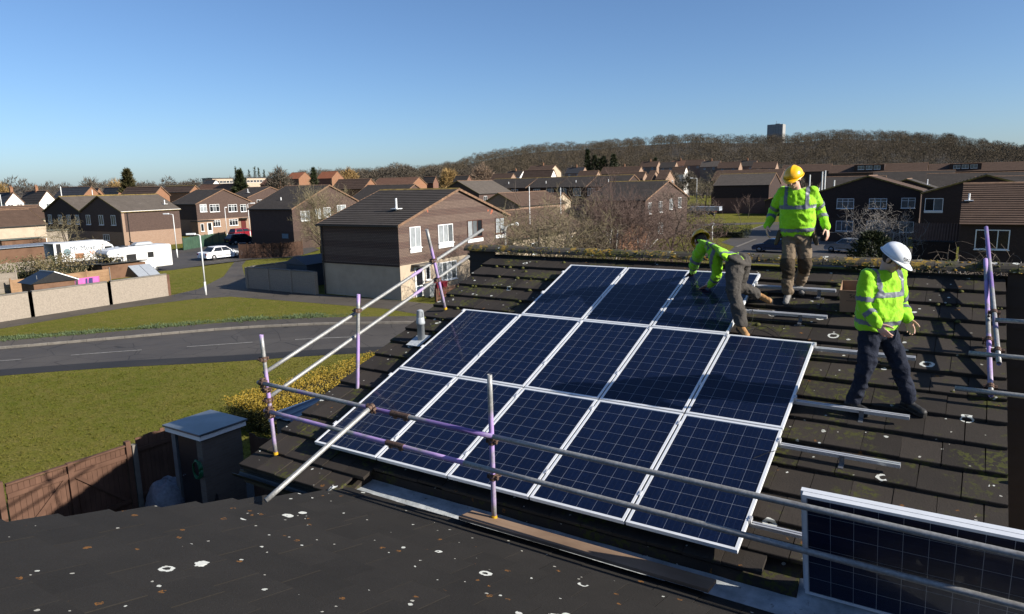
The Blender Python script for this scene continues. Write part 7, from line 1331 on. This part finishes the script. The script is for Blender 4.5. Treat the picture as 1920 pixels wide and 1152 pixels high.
def person(label, J, fwd, head_f, mats, feet, foot_dirs, pouches=False, glove=None, hat_text=None, bulk=1.0, curl=(.5, .5), palm=(None, None), legs=1.0):
    P = {k: Vector(at(*v)) for k, v in J.items()}; o = empty('person', (0, 0, 0), 0, label, 'person', None); base = Vector((P['pelvis'].x, P['pelvis'].y, min(P['anL'].z, P['anR'].z) - .08)); o.location = base; off = -base
    for k in P: P[k] = P[k] + off
    fwd = Vector(fwd).normalized(); spine = (P['neck'] - P['pelvis']).normalized(); right = (P['shR'] - P['shL']).normalized(); front = right.cross(spine) if False else spine.cross(right); front = front if front.dot(fwd) > 0 else -front; front.normalize()
    rh = (P['hiR'] - P['hiL']).normalized(); hf = Vector((0, 0, 1)).cross(rh); hf = hf if hf.dot(fwd) > 0 else -hf
    # --- sweatshirt
    s = Org(); b = bulk; pel, ch, nk = P['pelvis'], P['chest'], P['neck']
    def mid(t_): return pel.lerp(ch, t_)
    bent = abs(spine.z) < .8; pf = front if bent else hf; pe = .06 if bent else 0
    s.loft([(pel - spine * (.045 - pe), rh * .185 * b, pf * .135 * b), (pel + spine * (.02 + pe), rh * .200 * b, pf * .155 * b), (mid(.35) + front * .012, right * .205 * b, front * .160 * b), (mid(.75) + front * .01, right * .205 * b, front * .155 * b), (ch + spine * .03, right * .205 * b, front * .140 * b), (nk - spine * .075, right * .185 * b, front * .115), (nk - spine * .025, right * .12, front * .088), (nk + spine * .015, right * .07, front * .068)])
    for S in 'LR':
        s.ell(P['sh' + S] + spine * -.01, (right * .078, front * .082, spine * .08)); s.cap(P['sh' + S], P['el' + S], .076 * b, .062 * b); s.cap(P['el' + S], P['wr' + S], .061 * b, .048); s.cap(P['sh' + S].lerp(nk, .45) - spine * .02, P['sh' + S], .075, .07)
    arms = [(P['sh' + S], P['el' + S]) for S in 'LR'] + [(P['el' + S], P['wr' + S]) for S in 'LR']
    shirt = s.fuse('sweatshirt', M_HIVIS, .012, 5, .019, 5.2, len(label) % 17); so = link('sweatshirt', shirt, o)
    # reflective tape: strips lifted off the cloth
    me = shirt; tp_v = {}; V = []; F = []
    H = (nk - pel).length; cs = (ch - pel).dot(spine)
    def zone(p):
        best = min(((seg_t(p, a, b_)[1] - (.066 if i < 2 else .052), i) for i, (a, b_) in enumerate(arms))); t_, dd = seg_t(p, *arms[best[1]]); side_ = abs((p - pel.lerp(nk, .5)).dot(right)); along_ = (p - pel).dot(spine); lat = (p - nk).dot(right)
        arm = best[0] < .03 and (side_ > .17 or best[1] >= 2 or along_ < 0 or along_ > H + .1)
        if arm: return (best[1] < 2 and .66 < t_ < .84) or (best[1] >= 2 and .34 < t_ < .54)
        if along_ < .02 or True:
            if .025 < along_ < .078: return True
            if cs - .035 < along_ < cs + .018: return True
            if along_ > cs + .01 and .105 < abs(lat) < .155: return True
        return False
    vz = [zone(v.co) for v in me.vertices]
    for pgn in me.polygons:
        if sum(vz[i] for i in pgn.vertices) >= 3:
            f = []
            for i in pgn.vertices:
                if i not in tp_v: tp_v[i] = len(V); V.append(me.vertices[i].co + me.vertices[i].normal * .0035)
                f.append(tp_v[i])
            F.append(tuple(f))
    tm = bpy.data.meshes.new('reflective_tape'); tm.from_pydata(V, [], F); tm.materials.append(M_TAPE); tm.polygons.foreach_set('use_smooth', [True] * len(tm.polygons)); tm.update(); link('reflective_tape', tm, so)
    # --- trousers
    s = Org(); s.loft([(pel + spine * .10, rh * .165, pf * .125), (pel - spine * .02, rh * .18, pf * .14), (pel - spine * .08, rh * .165, pf * .13)]); s.ell(pel - spine * .04, (rh * .175, pf * .145, spine * .13))
    for S in 'LR':
        s.cap(P['hi' + S] - Vector((0, 0, .02)), P['kn' + S], .102 * legs, .080 * legs); s.cap(P['kn' + S], P['an' + S] + (P['kn' + S] - P['an' + S]).normalized() * .03, .078 * legs, .070)
    tr_ = s.fuse('trousers', mats['trousers'], .012, 4, .021, 4.6, len(label) % 11 + 3, lambda p: 1.25 if min(seg_t(p, P['kn' + S], P['an' + S])[1] for S in 'LR') < .1 else .9); to = link('trousers', tr_, o)
    if mats.get('knee'):
        V, F, mp = [], [], {}
        def kz(p): return any((seg_t(p, P['kn' + S], P['an' + S])[0] < .42 and seg_t(p, P['kn' + S], P['an' + S])[1] < .12 and (p - P['kn' + S]).dot(hf) > -.01) for S in 'LR')
        kv = [kz(v.co) for v in tr_.vertices]
        for pgn in tr_.polygons:
            if all(kv[i] for i in pgn.vertices):
                f = []
                for i in pgn.vertices:
                    if i not in mp: mp[i] = len(V); V.append(tr_.vertices[i].co + tr_.vertices[i].normal * .004)
                    f.append(mp[i])
                F.append(tuple(f))
        if F: km = bpy.data.meshes.new('knee_patch'); km.from_pydata(V, [], F); km.materials.append(mats['knee']); km.polygons.foreach_set('use_smooth', [True] * len(F)); link('knee_patch', km, to)
    if pouches:
        for sg, S in ((-1, 'L'), (1, 'R')):
            c = P['hi' + S] + rh * sg * .115 + Vector((0, 0, .035)); s = Org(); s.loft([(c + Vector((0, 0, .03)), rh * .028, hf * .085), (c + rh * sg * .02 - Vector((0, 0, .06)), rh * .035, hf * .095), (c + rh * sg * .055 - Vector((0, 0, .17)), rh * .022, hf * .085)], 16); link('pouch', s.fuse('pouch', M_BROWNP, .009, 3, .006, 12), to)
    # --- body: head, neck, arms, hands in one surface
    s = Org(); hd = P['head']; hfw = Vector(head_f).normalized(); hr = hfw.cross(Vector((0, 0, 1))).normalized(); hu = hr.cross(hfw).normalized(); 
    s.ell(hd + hu * .03, (hr * .075, hfw * .095, hu * .098)); s.ell(hd + hfw * .022 - hu * .050, (hr * .060, hfw * .070, hu * .062)); s.ell(hd + hfw * .055 - hu * .088, (hr * .034, hfw * .030, hu * .024)); s.cap(hd + hfw * .088 + hu * .008, hd + hfw * .108 - hu * .032, .008, .013); s.cap(hd + hfw * .080 + hu * .020 - hr * .04, hd + hfw * .080 + hu * .020 + hr * .04, .013); s.cap(hd + hfw * .086 - hu * .062 - hr * .018, hd + hfw * .086 - hu * .062 + hr * .018, .0075)
    for sg in (-1, 1): s.ell(hd + hr * sg * .078 - hfw * .008 - hu * .005, (hr * .011, hfw * .020, hu * .032)); s.ell(hd + hfw * .062 + hr * sg * .040 - hu * .022, (hr * .022, hfw * .022, hu * .022))
    s.cap(nk - spine * .03, hd - hu * .05 - hfw * .02, .056, .053); s.loft([(pel, rh * .13, hf * .10), (ch, right * .15, front * .10), (nk - spine * .04, right * .11, front * .07)], 14)
    glv = Org()
    for idx, S in enumerate('LR'):
        s.cap(nk - spine * .06, P['sh' + S], .05); s.cap(P['sh' + S], P['el' + S], .045, .038); w = P['wr' + S]; s.cap(P['el' + S], w, .038, .028); d = (P['ti' + S] - w).normalized(); pn = palm[idx]; pn = Vector(pn) if pn is not None else (-right if S == 'R' else right)
        pn = (pn - d * pn.dot(d)).normalized(); ac = d.cross(pn).normalized(); tdir = ac if ac.dot(fwd) > 0 else -ac
        targets = [(s, 0.0)] + ([(glv, .0035)] if glove and S in glove else [])
        for tg, ex in targets:
            tg.ell(w + d * .052, (d * (.056 + ex), ac * (.041 + ex), pn * (.016 + ex))); tg.cap(w - d * (.03 if ex else 0), w + d * .03, .027 + ex, .026 + ex)
            for k in range(4):
                q = w + d * (.088 + (.006, .010, .007, -.004)[k]) + tdir * (.030 - .020 * k); Ls = [(.040, .026, .020), (.044, .029, .022), (.041, .027, .021), (.032, .021, .018)][k]; dirn = d.copy(); r_ = (.0092, .0094, .009, .008)[k] + ex
                for jn in range(3): ang = (.35, .55, .45)[jn] * curl[idx] * (1 + .12 * k); dirn = (dirn * math.cos(ang) + pn * math.sin(ang)).normalized(); q2 = q + dirn * Ls[jn]; tg.cap(q, q2, r_ - .0005 * jn, r_ - .0005 * (jn + 1), 10); q = q2; pn2 = pn
            q = w + d * .028 + tdir * .032; dirn = (d * .72 + tdir * .62 + pn * .25).normalized()
            for jn, l_ in enumerate((.042, .032, .025)): q2 = q + dirn * l_; tg.cap(q, q2, .0125 - .0012 * jn + ex, .0115 - .0012 * jn + ex, 10); q = q2; dirn = (dirn + d * .35 + pn * .1).normalized()
        s.cap(P['hi' + S], P['kn' + S], .06, .05); s.cap(P['kn' + S], P['an' + S], .048, .036)
    link('body', s.fuse('body', M_SKIN, .0062, 2), o)
    if glove: link('glove', glv.fuse('glove', M_GLOVE, .0065, 2), o)
    # face details
    for sg in (-1, 1):
        e = Org(); c = hd + hfw * .0835 + hr * sg * .031 + hu * .002; e.ell(c, (hr * .0125, hfw * .0075, hu * .006)); me_ = e.m.mesh('eye', plain('eye_white', (0.6, 0.58, 0.55), .3), True); eo = link('eye', me_, o); e = Org(); e.ell(c + hfw * .0055, (hr * .005, hfw * .003, hu * .005)); link('iris', e.m.mesh('iris', M_HAIR, True), eo); e = Org(); e.cap(c + hfw * .006 + hu * .018 - hr * .016, c + hfw * .006 + hu * .019 + hr * .016, .0042); link('eyebrow', e.m.mesh('eyebrow', M_HAIR, True), o)
    e = Org(); e.ell(hd + hu * .018 - hfw * .018, (hr * .082, hfw * .090, hu * .088)); link('hair', e.fuse('hair', M_HAIR, .008, 2, .004, 40), o)
    # --- hard hat
    hm = MB(); A, B_, Cz = .117, .142, .118; n = 32; vs = []; Rr = 12; c0 = hd + hu * .045 - hfw * .004
    for i in range(Rr + 1):
        th = math.pi / 2 * i / Rr; r = math.cos(th); z = math.sin(th)
        for k in range(n):
            f = 2 * math.pi * k / n; ridge_ = .010 * max(0, 1 - abs(math.cos(f) * r) / .20) ** .5 * (1 if z > .12 else z / .12) if True else 0; rr = r + 0; vs.append(c0 + hr * (A * rr * math.cos(f)) + hfw * (B_ * rr * math.sin(f)) + hu * (Cz * z + ridge_))
    fs = [(a * n + k, a * n + (k + 1) % n, (a + 1) * n + (k + 1) % n, (a + 1) * n + k) for a in range(Rr) for k in range(n)]
    b0 = len(vs)
    for rr, dz in ((1.0, 0), (1.06, -.006)):
        for k in range(n):
            f = 2 * math.pi * k / n; pk_ = max(0, math.sin(f)) ** 1.6 * .052; rim = .004 if rr > 1 else 0; vs.append(c0 + hr * ((A * rr + rim) * math.cos(f)) + hfw * ((B_ * rr + rim + (pk_ if rr > 1 else 0)) * math.sin(f)) + hu * (dz - (.020 * max(0, math.sin(f)) if rr > 1 else 0)))
    fs += [(b0 + n + k, b0 + n + (k + 1) % n, b0 + (k + 1) % n, b0 + k) for k in range(n)]; hm.add(vs, fs); ho = hm.build('hard_hat', mats['hat'], o, True); ho.modifiers.new('s', 'SOLIDIFY').thickness = .004
    if hat_text:
        cu = Vector(); tc = c0 + hfw * (B_ * .97) + hu * .030; nrm = (hfw * .97 + hu * .15).normalized(); upv = (hu - nrm * hu.dot(nrm)).normalized(); rx = upv.cross(nrm).normalized(); me_ = text_obj('lettering', hat_text, .042, M_INK, ho, Matrix(((rx.x, upv.x, nrm.x, tc.x), (rx.y, upv.y, nrm.y, tc.y), (rx.z, upv.z, nrm.z, tc.z), (0, 0, 0, 1))), 'CENTER', .0006)
        Mx = me_.matrix_basis.copy(); Mi = Mx.inverted()
        for v in me_.data.vertices:               # wrap the print round the shell
            w = Mx @ v.co; r = w - c0; a = r.dot(hr); h_ = r.dot(hu); zz = min(.95, max(0, h_ / Cz)); q = math.sqrt(max(.02, 1 - zz * zz - (a / A) ** 2)); v.co = Mi @ (c0 + hr * a + hu * h_ + hfw * (B_ * q + .004 + max(0, v.co.z)))
    # --- boots
    for S, fd in zip('LR', foot_dirs):
        a = P['an' + S]; fd = Vector(fd).normalized(); shin = (P['kn' + S] - a).normalized(); sd_ = fd.cross(shin).normalized(); un = sd_.cross(fd).normalized(); un = un if un.dot(shin) > 0 else -un; e = Org(); e.cap(a + shin * .06, a - un * .025, .052, .048); e.ell(a - un * .045 - fd * .03, (fd * .055, sd_ * .040, un * .040)); e.cap(a + fd * .04 - un * .045, a + fd * .135 - un * .055, .043, .036); e.ell(a + fd * .15 - un * .058, (fd * .045, sd_ * .044, un * .032)); bo = link('boot', e.fuse('boot', mats['boot'], .009, 3, .004, 22), o)
        so_ = MB(); pts = [(-.085, -.030), (-.075, .034), (.03, .036), (.13, .046), (.185, .030), (.197, 0), (.18, -.034), (.12, -.046), (.03, -.036), (-.07, -.036)]; so_.prism([a + fd * x + sd_ * y - un * .098 for x, y in pts], un * .030); link('sole', so_.mesh('sole', M_SOLE), bo)
    return o
CAMF = Vector((-CAM[0] * 0 + .2, -1, 0))
dn = Vector((0, -CA, -SA))
person('worker in yellow hard hat and khaki trousers walking on the tiles near the ridge', MEN[2], (.22, -.97, 0), (-.12, -.91, -.40), dict(trousers=M_KHAKI, hat=M_HATY, boot=M_BOOTG, knee=M_KNEE), None, [(.02, -.94, -.34), (.45, -.85, -.30)], True, None, None, 1.06, (.8, .8), ((.7, .3, 0), (-.7, .3, 0)))
person('worker in white hard hat and navy trousers stepping across the tiles', MEN[3], (.97, -.25, 0), (.80, -.25, -.55), dict(trousers=M_NAVY, hat=M_HATW, boot=M_BOOTB), None, [(.93, -.32, -.14), (.86, -.48, -.19)], False, None, 'SKOOM', 1.06, (.95, .9), ((.2, .9, 0), (-.2, -.9, .1)))
person('worker in charcoal trousers and tan boots crouching over the top row of panels', MEN[1], (-.75, .60, -.3), (-.45, .62, -.64), dict(trousers=M_CHAR, hat=M_HATY, boot=M_BOOTT), None, [(.62, -.74, -.26), (.88, -.30, -.36)], False, 'L', None, 1.14, (.35, .12), ((.1, -.25, -1), (0, -.34, -.94)), 1.16)

bpy.data.scenes.remove(TMP)
bpy.data.batch_remove(TRASH)
